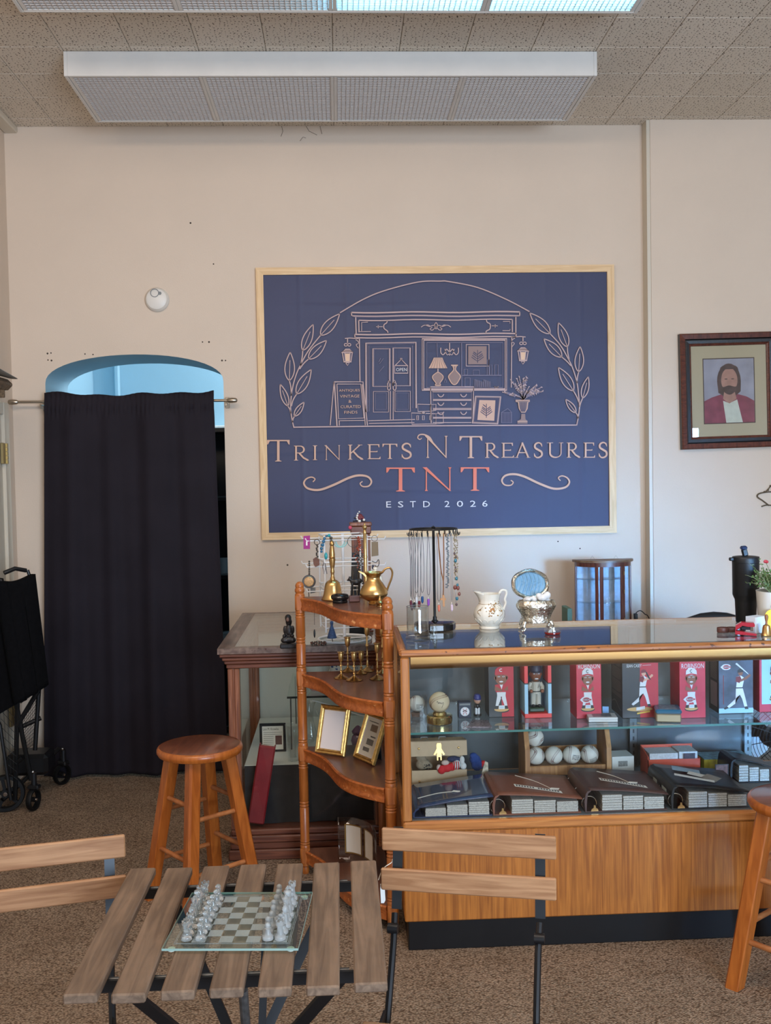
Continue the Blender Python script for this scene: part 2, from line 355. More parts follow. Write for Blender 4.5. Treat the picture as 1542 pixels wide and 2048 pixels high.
# street front: the shop window lets the daylight in from behind the camera, on the right
fw = MB(); wins = [(0.70, 3.50)]
fw.box(XL-0.3, 0.70, YF-0.2, YF, 0, CEIL+0.05).box(3.50, 3.9, YF-0.2, YF, 0, CEIL+0.05).box(4.9, XR+0.3, YF-0.2, YF, 0, CEIL+0.05).box(3.9, 4.9, YF-0.2, YF, 2.25, CEIL+0.05).box(0.70, 3.50, YF-0.2, YF, 2.5, CEIL+0.05).box(0.70, 3.50, YF-0.2, YF, 0, 0.4)
struct(fw.build('wall_front', WALL))
PANE = pane('window_pane_glass')
f = MB(); x0, x1 = wins[0]
for x in (x0, (x0+x1)/2-0.025, x1-0.05): f.box(x, x+0.05, YF-0.12, YF-0.05, 0.4, 2.5)
f.box(x0, x1, YF-0.12, YF-0.05, 0.4, 0.46).box(x0, x1, YF-0.12, YF-0.05, 2.44, 2.5)
struct(f.build('window_1', TRIMW))
struct(MB().box(3.9, 3.96, YF-0.12, YF-0.05, 0, 2.25).box(4.84, 4.9, YF-0.12, YF-0.05, 0, 2.25).box(3.9, 4.9, YF-0.12, YF-0.05, 2.19, 2.25).build('door_2', TRIMW))
# ceiling and its tiles
ce = struct(MB().box(XL-0.3, XR+0.3, YF-0.3, WB+THK+0.02, CEIL+0.009, CEIL+0.08).build('ceiling', TILE))
T = 0.3048; tx0 = 0.009; ty0 = 4.395
tm = MB().box(-T/2+0.0012, T/2-0.0012, -T/2+0.0012, T/2-0.0012, -0.001, 0.011, 0.0022); t0 = None
for i in range(-6, 10):
    for j in range(-2, 5):
        X, Y = tx0+(i+0.5)*T, ty0+(j+0.5)*T
        if X-T/2 > 2.75 or X+T/2 < XL+0.05: continue
        lx = (tx0+i*T, ty0+j*T); yend = WB if X < CX else WR
        if lx[1]+T > yend or X-T/2 < XL:            # cut tiles along the walls
            y1 = min(lx[1]+T, yend)-0.001; x0 = max(lx[0], XL+0.001)
            if y1-lx[1] < 0.01: continue
            o = MB().box(x0+0.0012, lx[0]+T-0.0012, lx[1]+0.0012, y1, CEIL, CEIL+0.011, 0.002).build('ceiling_tile', TILE, ce)
            continue
        if t0 is None: t0 = tm.build('ceiling_tile', TILE, ce); o = t0
        else: o = piece(t0, ce, (0, 0, 0))
        o.location = (X, Y, CEIL+0.001)
struct(MB().box(XL, XL+0.075, 3.4, WB, CEIL-0.035, CEIL-0.001, 0.006).build('trim_2', TRIMW))
# hallway behind the arch
hb = MB()
struct(MB().box(-3.6, 0.8, 7.55, 7.65, 0, 3.3).build('wall_hall_back', BLUE))
struct(MB().box(-1.83, -1.78, WB+THK+0.01, 7.55, 0, 3.3).build('wall_hall_left', BLUE))
struct(MB().box(0.75, 0.8, WB+THK+0.01, 7.55, 0, 3.3).build('wall_hall_right', BLUE))
struct(MB().box(-1.8, 0.8, WB+THK+0.03, 7.65, 3.3, 3.36).build('ceiling_hall', WHITE))
struct(MB().box(-1.62, -1.585, 7.50, 7.55, 0, 3.3, 0.008).build('trim_3', BLUE))
# door_1 on the left wall
d1 = struct(MB().box(XL, XL+0.014, 4.72, 5.50, 0.01, 2.0, 0.003).build('door_1', mat('door_paint', (196, 186, 168), 0.45)))
cs = MB().box(XL, XL+0.03, 5.50, 5.585, 0, 2.075, 0.006).box(XL, XL+0.03, 4.64, 4.72, 0, 2.075, 0.006).box(XL, XL+0.03, 4.72, 5.50, 2.005, 2.075, 0.006)
cs.build('door_casing', TRIMW, d1)
for z in (1.80, 0.4):
    h = MB().box(XL+0.02, XL+0.036, 5.455, 5.50, z-0.055, z+0.055, 0.002)
    for q in range(5): h.lathe([(0, 0), (0.007, 0.0), (0.007, 0.02), (0, 0.02)], 10, (XL+0.038, 5.505, z-0.055+q*0.0222))
    h.build('hinge', mat('old_brass', (170, 150, 105), 0.35, 0.9), d1)
struct(MB().box(XL+0.001, ax0, WB-0.014, WB-0.001, 0, 0.09, 0.004).build('baseboard_back', TRIMW))
struct(MB().box(ax1, CX-0.02, WB-0.014, WB-0.001, 0, 0.09, 0.004).build('baseboard_back_right', TRIMW))
# dark shelving seen through the gap beside the curtain
sh = thing('storage_shelf', 'dark storage shelf in the hall seen through the gap beside the black curtain', 'shelf', (-0.62, 6.75, 0))
for z in (0.02, 0.5, 1.0, 1.5, 1.94): MB().box(-0.35, 0.5, -0.2, 0.2, z, z+0.03, 0.004).build('board', BLACK, sh)
for x in (-0.34, 0.48): MB().box(x, x+0.02, -0.2, 0.2, 0, 1.97, 0.003).build('side_panel', BLACK, sh)
MB().box(-0.35, 0.5, 0.19, 0.2, 0, 1.97).build('back_panel', BLACK, sh)
struct(MB().box(-1.2, 0.75, 7.44, 7.55, 1.99, 2.03, 0.006).build('trim_4', WHITE))
GREYP = mat('grey_plastic', (120, 124, 126), 0.5)
one('storage_tin', MB().lathe([(0, 0), (0.03, 0), (0.03, 0.09), (0.032, 0.09), (0.032, 0.10), (0, 0.10)], 16), GREYP, 'grey tin on the dark hall shelf beside the curtain edge, upper of two', 'tin', (-0.755, 6.62, 1.031))
one('storage_box', MB().box(-0.03, 0.03, -0.04, 0.04, 0, 0.12, 0.004), GREYP, 'small grey box on the dark hall shelf beside the curtain edge, lower of two', 'box', (-0.75, 6.62, 0.531))
# ------------------------------------------------------------------ ceiling light fixtures
LOUV = mat('white_louver_plastic', (234, 226, 220), 0.4, sub=0)
nb = LOUV.node_tree; b = nb.nodes['Principled BSDF']
tl = nb.nodes.new('ShaderNodeBsdfTranslucent'); tl.inputs[0].default_value = (0.85, 0.84, 0.82, 1); ms = nb.nodes.new('ShaderNodeMixShader'); ms.inputs[0].default_value = 0.35
nb.links.new(b.outputs[0], ms.inputs[1]); nb.links.new(tl.outputs[0], ms.inputs[2]); nb.links.new(ms.outputs[0], nb.nodes['Material Output'].inputs[0])
TUBE_ON = mat('fluorescent_tube_lit', (118, 206, 255), 0.3, emit=55); TUBE_OFF = mat('fluorescent_tube_unlit', (232, 232, 228), 0.3)
def louver_mesh():
    L = MB(); w = 0.568; n = 27
    for i in range(n+1):
        p = -w/2+i*w/n
        L.box(p-0.0011, p+0.0011, -w/2, w/2, 0, 0.011); L.box(-w/2, w/2, p-0.0011, p+0.0011, 0, 0.011)
    return L
lv0 = None
def fixture(y0, lit, label):
    global lv0
    y1 = y0+0.61; zt = CEIL-0.0015; zb = 3.483; x0, x1 = -1.211, 1.233
    t = thing('ceiling_light', label, 'light', ((x0+x1)/2, (y0+y1)/2, zb), group=None); hx, hy, hz = (x1-x0)/2, 0.305, zt-zb
    for s in (-1, 1):
        MB().box(-hx+0.016, hx-0.016, s*hy-s*0.014 if s > 0 else -hy, hy if s > 0 else -hy+0.014, 0.0, hz, 0.002).build('side_panel', WHITE, t)
        e = MB().box(s*hx-0.016 if s > 0 else -hx, hx if s > 0 else -hx+0.016, -hy, hy, 0.0, hz, 0.002).build('end_cap', WHITE, t)
    MB().box(-hx+0.016, hx-0.016, -hy+0.014, hy-0.014, hz-0.012, hz-0.002).build('reflector', WHITE, t)
    for k in range(4):
        cx = -hx+0.018+0.602*(k+0.5)
        fr = MB()
        for s in (-1, 1):
            fr.box(cx+s*0.286, cx+s*0.3005, -0.29, 0.29, 0.001, 0.014, 0.001); fr.box(cx-0.285, cx+0.285, s*0.2865-0.004, s*0.2865+0.004, 0.001, 0.014, 0.001)
        fp = fr.build('panel_frame', WHITE, t)
        if lv0 is None: lv0 = louver_mesh().build('louver', LOUV, t, smooth=0); o = lv0
        else: o = lv0.copy(); COL.objects.link(o); o.parent = t
        o['kind'] = 'stuff'; o.location = (cx, 0, 0.0015)
    for s in (-1, 1):
        for y in (-0.14, 0.14):
            MB().tube([(s*(hx/2)-0.585, y, 0.07), (s*(hx/2)+0.585, y, 0.07)], 0.016, 12).build('lit_tube' if (lit and s > 0) else 'tube', TUBE_ON if (lit and s > 0) else TUBE_OFF, t)
    return t
fixture(4.741, False, 'long white four-panel ceiling light, unlit, in front of the back wall')
fixture(3.500, True, 'long white four-panel ceiling light nearest the camera, lit blue-white on its right half')
# ------------------------------------------------------------------ smoke detector
p = at(315, 600, Y=WB)
sd = thing('smoke_detector', 'round white smoke detector on the wall above the arched doorway', 'smoke detector', p)
R90 = Matrix.Rotation(math.radians(90), 4, 'X')
PL = mat('off_white_plastic', (222, 218, 210), 0.4)
MB().lathe([(0, 0), (0.066, 0), (0.066, 0.016), (0.062, 0.022), (0.056, 0.034), (0.044, 0.040), (0.0, 0.041)], 40, M=R90).build('body', PL, sd)
MB().lathe([(0.020, 0), (0.024, 0), (0.024, 0.002), (0.020, 0.002)], 24, M=Matrix.Translation((-0.008, -0.0405, 0.032)) @ R90).build('sounder_ring', GREYP, sd)
MB().lathe([(0, 0), (0.0095, 0), (0.0085, 0.003), (0, 0.003)], 16, M=Matrix.Translation((0.02, -0.040, 0.03)) @ R90).build('test_button', GREYP, sd)
# ------------------------------------------------------------------ curtain on its rod
CLOTH = mat('black_blackout_cloth', (36, 32, 38), 0.8, noise=0.12, nscale=4, bump=0.06, bscale=500, spec=0.12)
NICK = mat('brushed_nickel', (170, 160, 145), 0.3, 0.95)
YC = 5.672; zrod = at(260, 803, Y=YC).z
rod = thing('curtain_rod', 'thin nickel curtain rod across the arched doorway', 'curtain rod', (0, YC, zrod))
xa, xb = at(22, 800, Y=YC).x, at(466, 800, Y=YC).x
MB().tube([(xa, 0, 0.006), (xb, 0, -0.002)], 0.0075, 12).build('pole', NICK, rod)
for x, zz in ((xa+0.01, 0.006), (xb-0.005, -0.002)): MB().lathe([(0, -0.03), (0.008, -0.028), (0.013, -0.02), (0.015, 0), (0.013, 0.02), (0.008, 0.028), (0, 0.03)], 14, M=Matrix.Translation((x, 0, zz)) @ Matrix.Rotation(math.radians(90), 4, 'Y')).build('finial', NICK, rod)
for x in (at(82, 800, Y=YC).x, at(452, 800, Y=YC).x):
    MB().box(x-0.006, x+0.006, -0.012, WB-YC-0.001, -0.016, -0.0085, 0.002).box(x-0.012, x+0.012, WB-YC-0.005, WB-YC-0.001, -0.04, 0.02, 0.002).box(x-0.005, x+0.005, -0.004, 0.004, -0.032, -0.0085, 0.001).build('bracket', NICK, rod)
def curtain_fn(u, v):
    z = 0.018+(zrod+0.045-0.018)*v
    xl = at(89, 1540, Y=YC).x*(1-v)+at(90, 785, Y=YC).x*v; xr = at(457, 1530, Y=YC).x*(1-v)+at(428, 790, Y=YC).x*v
    x = xl+(xr-xl)*u
    am = 0.012+0.014*(1-v); f = 0
    for (fr, ph, a, dr) in ((4.2, 0.4, 1.0, 0.35), (9.1, 1.9, 0.33, -0.6), (2.1, 2.2, 0.9, 0.5)): f += a*math.sin(2*math.pi*fr*u+ph+dr*(1-v)*2.2)
    y = YC-0.030+am*0.72*f
    hd = math.exp(-((z-zrod)/0.028)**2)
    top = max(0, (v-0.93)/0.07)
    y = y*(1-top)+(YC-0.0135+0.006*math.sin(2*math.pi*33*u+2*math.sin(9*u))*(1-hd)-0.004*hd)*top
    y -= 0.004*math.exp(-((z-(zrod-0.04))/0.02)**2)*(1+math.sin(2*math.pi*41*u+3*math.sin(7*u)))
    for cz in (0.62, 1.17, 1.63): y -= 0.0022*math.exp(-((z-cz)/0.006)**2)*(0.5+0.5*math.sin(11*u+cz*9))
    if v >= 0.999: z += 0.010*math.sin(19*u)*math.sin(7*u+1)-0.008+0.016*(abs(u-0.5)*2)**1.5
    return (x, min(y, YC-0.0085), z)
cm = MB().grid(curtain_fn, 190, 120)
cu = one('curtain', cm, CLOTH, 'long black blackout curtain hanging in the arched doorway', 'curtain', smooth=60)
so = cu.modifiers.new('cloth_thickness', 'SOLIDIFY'); so.thickness = 0.0015; so.offset = 1
# ------------------------------------------------------------------ ledge with cardboard, top left
RATT = mat('woven_brown_fibre', (120, 96, 72), 0.8, noise=0.45, nscale=90, bump=0.8, bscale=140)
lg = thing('woven_shelf', 'brown woven shelf high on the left wall above the white door', 'shelf', (XL, 5.14, 2.115))
MB().box(0.0, 0.148, -0.5, 0.16, 0, 0.055, 0.022).build('woven_board', RATT, lg)
for q in (-0.45, 0.09): MB().box(0.0, 0.12, q, q+0.02, -0.04, 0.004, 0.003).build('support', RATT, lg)
GCARD = mat('grey_card', (150, 146, 138), 0.7, noise=0.1, nscale=25)
one('cardboard_sheet', MB().grid(lambda u, v: (0.003+0.25*u*(1-0.35*v*u), -0.45+0.62*v, 0.004+0.025*(1-u)+0.004*math.sin(7*u)), 12, 10), GCARD, 'bent grey cardboard sheet lying on the woven wall shelf', 'cardboard', (XL, 5.14, 2.171)).modifiers.new('t', 'SOLIDIFY').thickness = 0.003
one('booklet', MB().box(0, 0.06, -0.3, 0.12, 0, 0.006, 0.001).box(0.001, 0.05, -0.29, 0.11, 0.006, 0.0065, 0, 1), [mat('cream_paper', (226, 214, 190), 0.7), mat('brick_red_print', (170, 70, 50), 0.6)], 'red and cream booklet on top of the bent cardboard sheet', 'booklet', (XL+0.002, 5.14, 2.204))
# ------------------------------------------------------------------ twig on the right wall
TWIG = mat('dried_twig', (92, 78, 60), 0.8)
tw = thing('dried_vine', 'thin dried curling vine on the right wall below the framed portrait', 'vine', (0, 0, 0))
def onw(pts, y): return [tuple(at(a, b_, Y=y)) for a, b_ in pts]
MB().tube(spline(onw([(1538, 1011), (1525, 1001), (1515, 994), (1517, 988), (1528, 985), (1545, 984), (1575, 990), (1590, 1004), (1560, 1012), (1535, 1010), (1523, 1013)], WR-0.006), 5), 0.0042, 6).build('stem', TWIG, tw)
MB().tube(spline(onw([(1529, 985), (1536, 979), (1543, 971), (1560, 960)], WR-0.006), 5), 0.003, 6).build('shoot', TWIG, tw)
for a, b_ in ((1529, 984), (1536, 980), (1541, 972)): MB().ball(at(a, b_, Y=WR-0.0065), 0.0062, 8).build('bud', TWIG, tw)
# ------------------------------------------------------------------ framed portrait
DKW = wood('mahogany_frame', (70, 34, 26), (104, 54, 40), 2, 30, 10, 0.35, 0.1); EB = mat('ebonised_frame', (24, 20, 20), 0.35, noise=0.3, nscale=120, bump=0.2, bscale=200)
pl = at(1357, 668, Y=WR); pr = at(1555, 668, Y=WR); pb = at(1360, 898, Y=WR); fwid = pr.x-pl.x; fhei = pl.z-pb.z
pf = thing('framed_portrait', 'portrait print of a long-haired man in a dark wooden frame on the right wall', 'picture', ((pl.x+pr.x)/2, WR, (pl.z+pb.z)/2))
pf.rotation_euler = (0, math.radians(-0.9), 0)
FS = [(0.0, 0.0, 0), (0.0, -0.034, 0), (0.007, -0.040, 1), (0.030, -0.034, 1), (0.033, -0.026, 0), (0.038, -0.029, 0), (0.055, -0.027, 0), (0.060, -0.020, 1), (0.067, -0.016, 1), (0.069, -0.010, 1), (0.069, 0.0, 0)]
def frame_rails(parent, w, h, prof, mats, name='frame_rail'):
    for k in range(4):
        hw, hh = (w/2, h/2) if k % 2 == 0 else (h/2, w/2); m = MB(); vs = []
        for (i, y, _) in prof: vs += [(-hw+i, y, hh-i), (hw-i, y, hh-i)]
        for q in range(len(prof)-1): m.add(vs[2*q:2*q+4], [(0, 1, 3, 2)], prof[q+1][2])
        m.add(vs[0::2], [tuple(range(len(prof)))]); m.add(vs[1::2], [tuple(range(len(prof)))[::-1]])
        o = m.build(name, mats, parent, smooth=0); o.rotation_euler = (0, k*math.pi/2, 0)
frame_rails(pf, fwid, fhei, FS, [EB, DKW])
iw, ih = fwid-0.136, fhei-0.136
MB().box(-iw/2, iw/2, -0.009, -0.006, -ih/2, ih/2).build('mat_board', mat('taupe_mat_board', (186, 166, 142), 0.8, bump=0.1, bscale=300), pf)
pw, ph = 0.286, 0.358
pm = MB(); xc, zc = 0.0, 0.0
pm.flat([(-pw/2-0.005, -ph/2-0.005), (pw/2+0.005, -ph/2-0.005), (pw/2+0.005, ph/2+0.005), (-pw/2-0.005, ph/2+0.005)], -0.0093, 0)
pm.flat([(-pw/2, -ph/2), (pw/2, -ph/2), (pw/2, ph/2), (-pw/2, ph/2)], -0.0096, 1)
def el(cx, cz, rx, rz_, n=24): return arc(cx, cz, rx, rz_, 0, 360, n)[:-1]
robe = spline([(-pw/2, -ph/2), (-pw/2, -0.055), (-0.10, -0.035), (-0.05, -0.02), (0.05, -0.02), (0.10, -0.035), (pw/2, -0.06), (pw/2, -ph/2)], 1)
pm.flat(robe, -0.0099, 2)
pm.flat([(-0.036, -0.055), (0.0, -0.07), (0.045, -0.05), (0.075, -ph/2), (-0.02, -ph/2)], -0.0102, 3)
pm.flat(el(0.0, 0.055, 0.068, 0.098), -0.0102, 4); pm.flat([(-0.066, 0.05), (-0.062, -0.01), (-0.03, -0.03), (0.035, -0.03), (0.066, -0.005), (0.068, 0.05)], -0.01025, 4)
pm.flat([(-0.028, 0.0), (-0.036, -0.045), (0.0, -0.072), (0.042, -0.045), (0.03, 0.0)], -0.0105, 5)
pm.flat(el(0.002, 0.058, 0.047, 0.070), -0.0108, 5)
pm.flat(spline([(-0.044, 0.045), (-0.035, 0.022), (0, 0.03), (0.038, 0.022), (0.048, 0.045), (0.036, -0.002), (0.002, -0.022), (-0.032, -0.002), (-0.044, 0.045)], 4), -0.0111, 4)
pm.flat(spline([(-0.05, 0.07), (-0.035, 0.115), (0.0, 0.12), (0.036, 0.115), (0.054, 0.07), (0.05, 0.13), (0.0, 0.146), (-0.048, 0.13), (-0.05, 0.07)], 4), -0.0112, 4)
for sx_ in (-1, 1): pm.flat(el(sx_*0.019+0.002, 0.066, 0.009, 0.003, 12), -0.0112, 4)
pm.build('portrait_print', [mat('print_edge_line', (70, 46, 40), 0.6), mat('print_grey_lilac', (158, 150, 164), 0.7, noise=0.16, nscale=12), mat('print_maroon', (140, 66, 84), 0.7, noise=0.22, nscale=22), mat('print_off_white', (205, 200, 190), 0.7, noise=0.08, nscale=30), mat('print_brown', (88, 66, 64), 0.7, noise=0.3, nscale=40), mat('print_skin', (176, 128, 116), 0.7, noise=0.14, nscale=28)], pf, smooth=0)
MB().box(-iw/2, iw/2, -0.0145, -0.0125, -ih/2, ih/2).build('glass', pane('picture_glass'), pf, smooth=0)
# ------------------------------------------------------------------ shop banner in a wooden frame
YS = WB-0.02
bn = thing('shop_banner', 'large navy fabric banner with a storefront drawing and shop name in a pale wood frame', 'banner', (0, YS, 0))
bx0, bx1, bz0, bz1 = -0.44, 1.572, 1.297, 2.812; fwd = 0.040
PINE = wood('pale_pine', (214, 178, 132), (232, 200, 156), 0, 20, 16, 0.55, 0.1); PINEV = wood('pale_pine_upright', (214, 178, 132), (232, 200, 156), 2, 20, 16, 0.55, 0.1)
for k, pts in enumerate(([(bx0, bz1), (bx1, bz1), (bx1-fwd, bz1-fwd), (bx0+fwd, bz1-fwd)], [(bx0, bz0), (bx1, bz0), (bx1-fwd, bz0+fwd), (bx0+fwd, bz0+fwd)],
                         [(bx0, bz0), (bx0, bz1), (bx0+fwd, bz1-fwd), (bx0+fwd, bz0+fwd)], [(bx1, bz0), (bx1, bz1), (bx1-fwd, bz1-fwd), (bx1-fwd, bz0+fwd)])):
    MB().plate(pts, -0.008, 0.019).build('frame_rail', PINE if k < 2 else PINEV, bn, smooth=0)
NAVY = mat('navy_fabric', (55, 59, 90), 0.6, noise=0.05, nscale=3, bump=0.04, bscale=700, sheen=0.1)
cr_x = [-0.2, 0.06, 0.33, 0.62, 0.92, 1.18, 1.38]; cr_z = [1.56, 1.79, 2.06, 2.33, 2.6]
def cloth(u, v):
    x = bx0+0.02+(bx1-bx0-0.04)*u; z = bz0+0.02+(bz1-bz0-0.04)*v; y = 0.004
    for i, c in enumerate(cr_x): y -= 0.0030*math.exp(-((x-c)/0.009)**2)*(0.7+0.3*math.sin(z*5+i))
    for i, c in enumerate(cr_z): y -= 0.0034*math.exp(-((z-c-0.006*math.sin(6*x+i))/0.008)**2)*max(0, math.sin(3.1*x+i*1.9))
    y += 0.0015*math.sin(5.3*x+1.2*z)*math.sin(4.1*z+0.7)
    return (x, y, z)
MB().grid(cloth, 200, 130).build('fabric', NAVY, bn, smooth=80)
LINE = mat('print_dusty_rose', (192, 164, 160), 0.7); DIM = mat('print_dim_mauve', (122, 114, 134), 0.7); FILL = mat('print_peach', (208, 168, 146), 0.7)
LAMPF = mat('print_lamp_cream', (226, 190, 160), 0.7); DARKF = mat('print_dark_navy', (66, 66, 92), 0.7); TANF = mat('print_tan', (146, 122, 118), 0.7); CORAL = mat('print_coral', (226, 124, 100), 0.7); WHT = mat('print_white', (222, 220, 222), 0.7)
PM = [LINE, DIM, FILL, LAMPF, DARKF, TANF, CORAL, WHT]
yp = -0.0075
def conv(ox, oy, s): return lambda p: (lambda w: (w.x, w.z))(at(ox+p[0]/s, oy+p[1]/s, Y=YS-0.0075))
cA, cB, cL, cR, cW = conv(660, 600, 7.585), conv(830, 600, 5.711), conv(530, 540, 6.205), conv(1030, 540, 6.205), conv(500, 520, 2.084)
art = MB()
def ln(cv, pts, w=1.5, mi=0, closed=False, dy=0): art.line([cv(p) for p in pts], w*1.15/2035*5.73, yp-dy, mi, closed=closed)
def fl(cv, pts, mi, dy=-0.0002): art.flat([cv(p) for p in pts], yp-dy, mi)
def rect(x0, y0, x1, y1): return [(x0, y0), (x1, y0), (x1, y1), (x0, y1)]
def leaf(cv, tip, base, w):
    tx, ty = tip; bx, by = base; dx, dy = tx-bx, ty-by; l = math.hypot(dx, dy); nx, ny = -dy/l, dx/l
    for s in (-1, 1):
        ln(cv, [(bx+dx*t+s*nx*w*math.sin(math.pi*t**0.8)**0.9, by+dy*t+s*ny*w*math.sin(math.pi*t**0.8)**0.9) for t in [i/12 for i in range(13)]], 1.8)
    ln(cv, [(bx+dx*t, by+dy*t) for t in (0, 0.35, 0.72)], 1.2)
for tip, base, w in (((925, 545), (690, 810), 62), ((597, 675), (468, 1000), 56), ((763, 875), (540, 1105), 58), ((312, 1020), (302, 1375), 60), ((573, 1235), (392, 1540), 60), ((190, 1418), (285, 1690), 42), ((485, 1640), (365, 1815), 36)): leaf(cL, tip, base, w)
for pts in ([(360, 1960), (335, 1850), (318, 1700), (335, 1500), (380, 1320), (440, 1180), (540, 1000), (690, 810)], [(468, 1000), (462, 1080), (440, 1190)], [(540, 1105), (480, 1160), (430, 1230)], [(302, 1375), (320, 1450), (327, 1560)], [(392, 1540), (350, 1610), (328, 1690)], [(285, 1690), (308, 1730), (322, 1780)], [(365, 1815), (348, 1850), (342, 1890)]): ln(cL, spline(pts, 5), 1.9)
for tip, base, w in (((185, 535), (435, 790), 62), ((540, 655), (650, 955), 56), ((360, 855), (580, 1080), 58), ((808, 950), (790, 1265), 54), ((540, 1210), (725, 1500), 60), ((910, 1325), (840, 1590), 42), ((630, 1605), (755, 1770), 36)): leaf(cR, tip, base, w)
for pts in ([(765, 1930), (785, 1830), (800, 1690), (790, 1560), (770, 1400), (720, 1230), (660, 1100), (560, 930), (435, 790)], [(650, 955), (655, 1030), (675, 1120)], [(580, 1080), (640, 1130), (695, 1190)], [(790, 1265), (775, 1330), (770, 1400)], [(725, 1500), (765, 1570), (792, 1640)], [(840, 1590), (815, 1650), (805, 1700)], [(755, 1770), (775, 1800), (784, 1840)]): ln(cR, spline(pts, 5), 1.9)
ln(cW, spline([(375, 220), (470, 165), (560, 128), (700, 92), (790, 88), (830, 90), (950, 115), (1070, 165), (1165, 215)], 6), 2.0)
ln(cW, [(185, 697), (500, 693), (900, 690), (1360, 688)], 2.0)
# shop front
def hz(a, b_, w=1.8, mi=0):
    (x0, y0), (x1, y1) = a, b_; ln(lambda p: p2(p), [(x0+(x1-x0)*i/14, y0+(y1-y0)*i/14+0.9*math.sin(i*0.9)) for i in range(15)], w, mi)
def p2(p): w = at(p[0], p[1], Y=YS-0.0075); return (w.x, w.z)
def a_(x, y): return (660+x/7.585, 600+y/7.585)
def b_(x, y): return (830+x/5.711, 600+y/5.711)
hz(a_(325, 190), b_(1197, 136), 2.6); hz(a_(335, 240), b_(1197, 180), 1.8); hz(a_(355, 256), b_(1170, 190), 1.0, 1)
ln(cA, [(325, 190), (330, 240)], 2.0); ln(cB, [(1197, 136), (1195, 180)], 2.0)
hz(a_(435, 308), b_(1112, 222), 2.0); hz(a_(375, 522), b_(1158, 384), 2.4); hz(a_(380, 572), b_(1150, 420), 2.0)
ln(cA, [(390, 262), (397, 515)], 2.0); ln(cA, [(375, 522), (380, 572)], 2); ln(cB, [(1152, 190), (1152, 384)], 2.0); ln(cB, [(1158, 384), (1152, 420)], 2)
ln(cA, [(435, 308), (440, 490)], 2); ln(cB, [(1112, 222), (1112, 366)], 2)
ln(cA, spline([(870, 310), (858, 348), (820, 375), (820, 430), (870, 470), (878, 498)], 4), 1.8); ln(cB, spline([(815, 225), (825, 255), (858, 275), (855, 330), (815, 355), (812, 380)], 4), 1.8)
for pts in ([(700, 405), (800, 405)], [(731, 380), (731, 430)], [(480, 470), (480, 340), (575, 335)], [(450, 480), (620, 478)]): ln(cA, pts, 1.2)
for pts in ([(875, 295), (945, 295)], [(916, 278), (916, 315)], [(1085, 268), (1085, 245), (1005, 245)], [(1000, 350), (1085, 350), (1085, 332)]): ln(cB, pts, 1.2)
for s in (-1, 1):
    for pts in ([(240, 255), (222, 288), (240, 335)], [(170, 305), (110, 288), (70, 310)], [(225, 322), (196, 345), (172, 330), (196, 312)], [(235, 300), (205, 290), (175, 300), (150, 285), (120, 288)]): ln(cB, spline([(240+s*(x-240), y) for x, y in pts], 4), 1.3)
ln(cA, [(446, 585), (455, 1235)], 1.8); ln(cB, [(1105, 420), (1100, 1000)], 1.6)
ln(cA, [(548, 1700), (545, 655), (1303, 642), (1308, 1640)], 2.4); ln(cA, [(592, 1690), (588, 690)], 1.0, 1); ln(cA, [(565, 1700), (562, 672), (1285, 660)], 1.2, 1); ln(cA, [(1250, 690), (1255, 1640)], 1.0, 1)
for r_, w in ((rect(652, 738, 908, 1312), 2.0), (rect(668, 752, 895, 1300), 0.9), (rect(957, 727, 1217, 1302), 2.0), (rect(970, 738, 1204, 1290), 0.9), (rect(658, 1388, 888, 1700), 1.2), (rect(985, 1382, 1218, 1692), 1.2), (rect(690, 1410, 855, 1660), 0.8), (rect(1010, 1410, 1190, 1660), 0.8)): ln(cA, r_, w, 0 if w > 1 else 1, True)
for pts in ([(915, 1380), (915, 1812)], [(960, 1380), (958, 1812)], [(580, 1832), (1290, 1812)], [(590, 1872), (1280, 1860)]): ln(cA, pts, 1.4)
for pts in ([(750, 970), (812, 885)], [(745, 1090), (820, 1005)], [(740, 940), (770, 880)]): ln(cA, pts, 0.9, 1)
for x in (895, 980): ln(cA, [(x-22, 1265), (x-22, 1345), (x-8, 1368), (x+8, 1368), (x+22, 1345), (x+22, 1265), (x+8, 1250), (x-8, 1250)], 1.6, 0, True); ln(cA, [(x-15, 1245), (x, 1215), (x+15, 1245)], 1.3)
ln(cA, rect(982, 995, 1180, 1110), 1.8, 0, True); ln(cA, [(992, 990), (1080, 900), (1168, 990)], 1.4); ln(cA, rect(1068, 885, 1092, 908), 1.2, 0, True)
def lett(cv, txt, x0, y0, x1, y1, mi):
    p0, p1 = cv((x0, y1)), cv((x1, y0)); q = cv((x1, y1)); text_poly(art, txt, p0[0], p1[0], (p0[1]+q[1])/2, p1[1], yp-0.0002, mi)
lett(cA, 'OPEN', 1003, 1030, 1165, 1080, 7)
ln(cA, [(62, 1242), (500, 1242), (567, 1900)], 1.8); ln(cA, [(62, 1242), (3, 1900)], 1.6); ln(cA, [(66, 1250), (106, 1910)], 2.2); ln(cA, rect(105, 1275, 468, 1275)[:2]+[(515, 1790), (130, 1802), (105, 1275)], 1.5); ln(cA, [(130, 1832), (520, 1826)], 1.2); ln(cA, [(140, 1832), (140, 1905)], 1.6); ln(cA, [(490, 1280), (535, 1900)], 1.5)
for s_, x0, y0, x1, y1 in (('ANTIQUES', 135, 1350, 452, 1395), ('VINTAGE', 150, 1436, 446, 1480), ('&', 280, 1516, 325, 1560), ('CURATED', 160, 1594, 466, 1640), ('FINDS', 216, 1680, 416, 1724)): lett(cA, s_, x0, y0, x1, y1, 2)
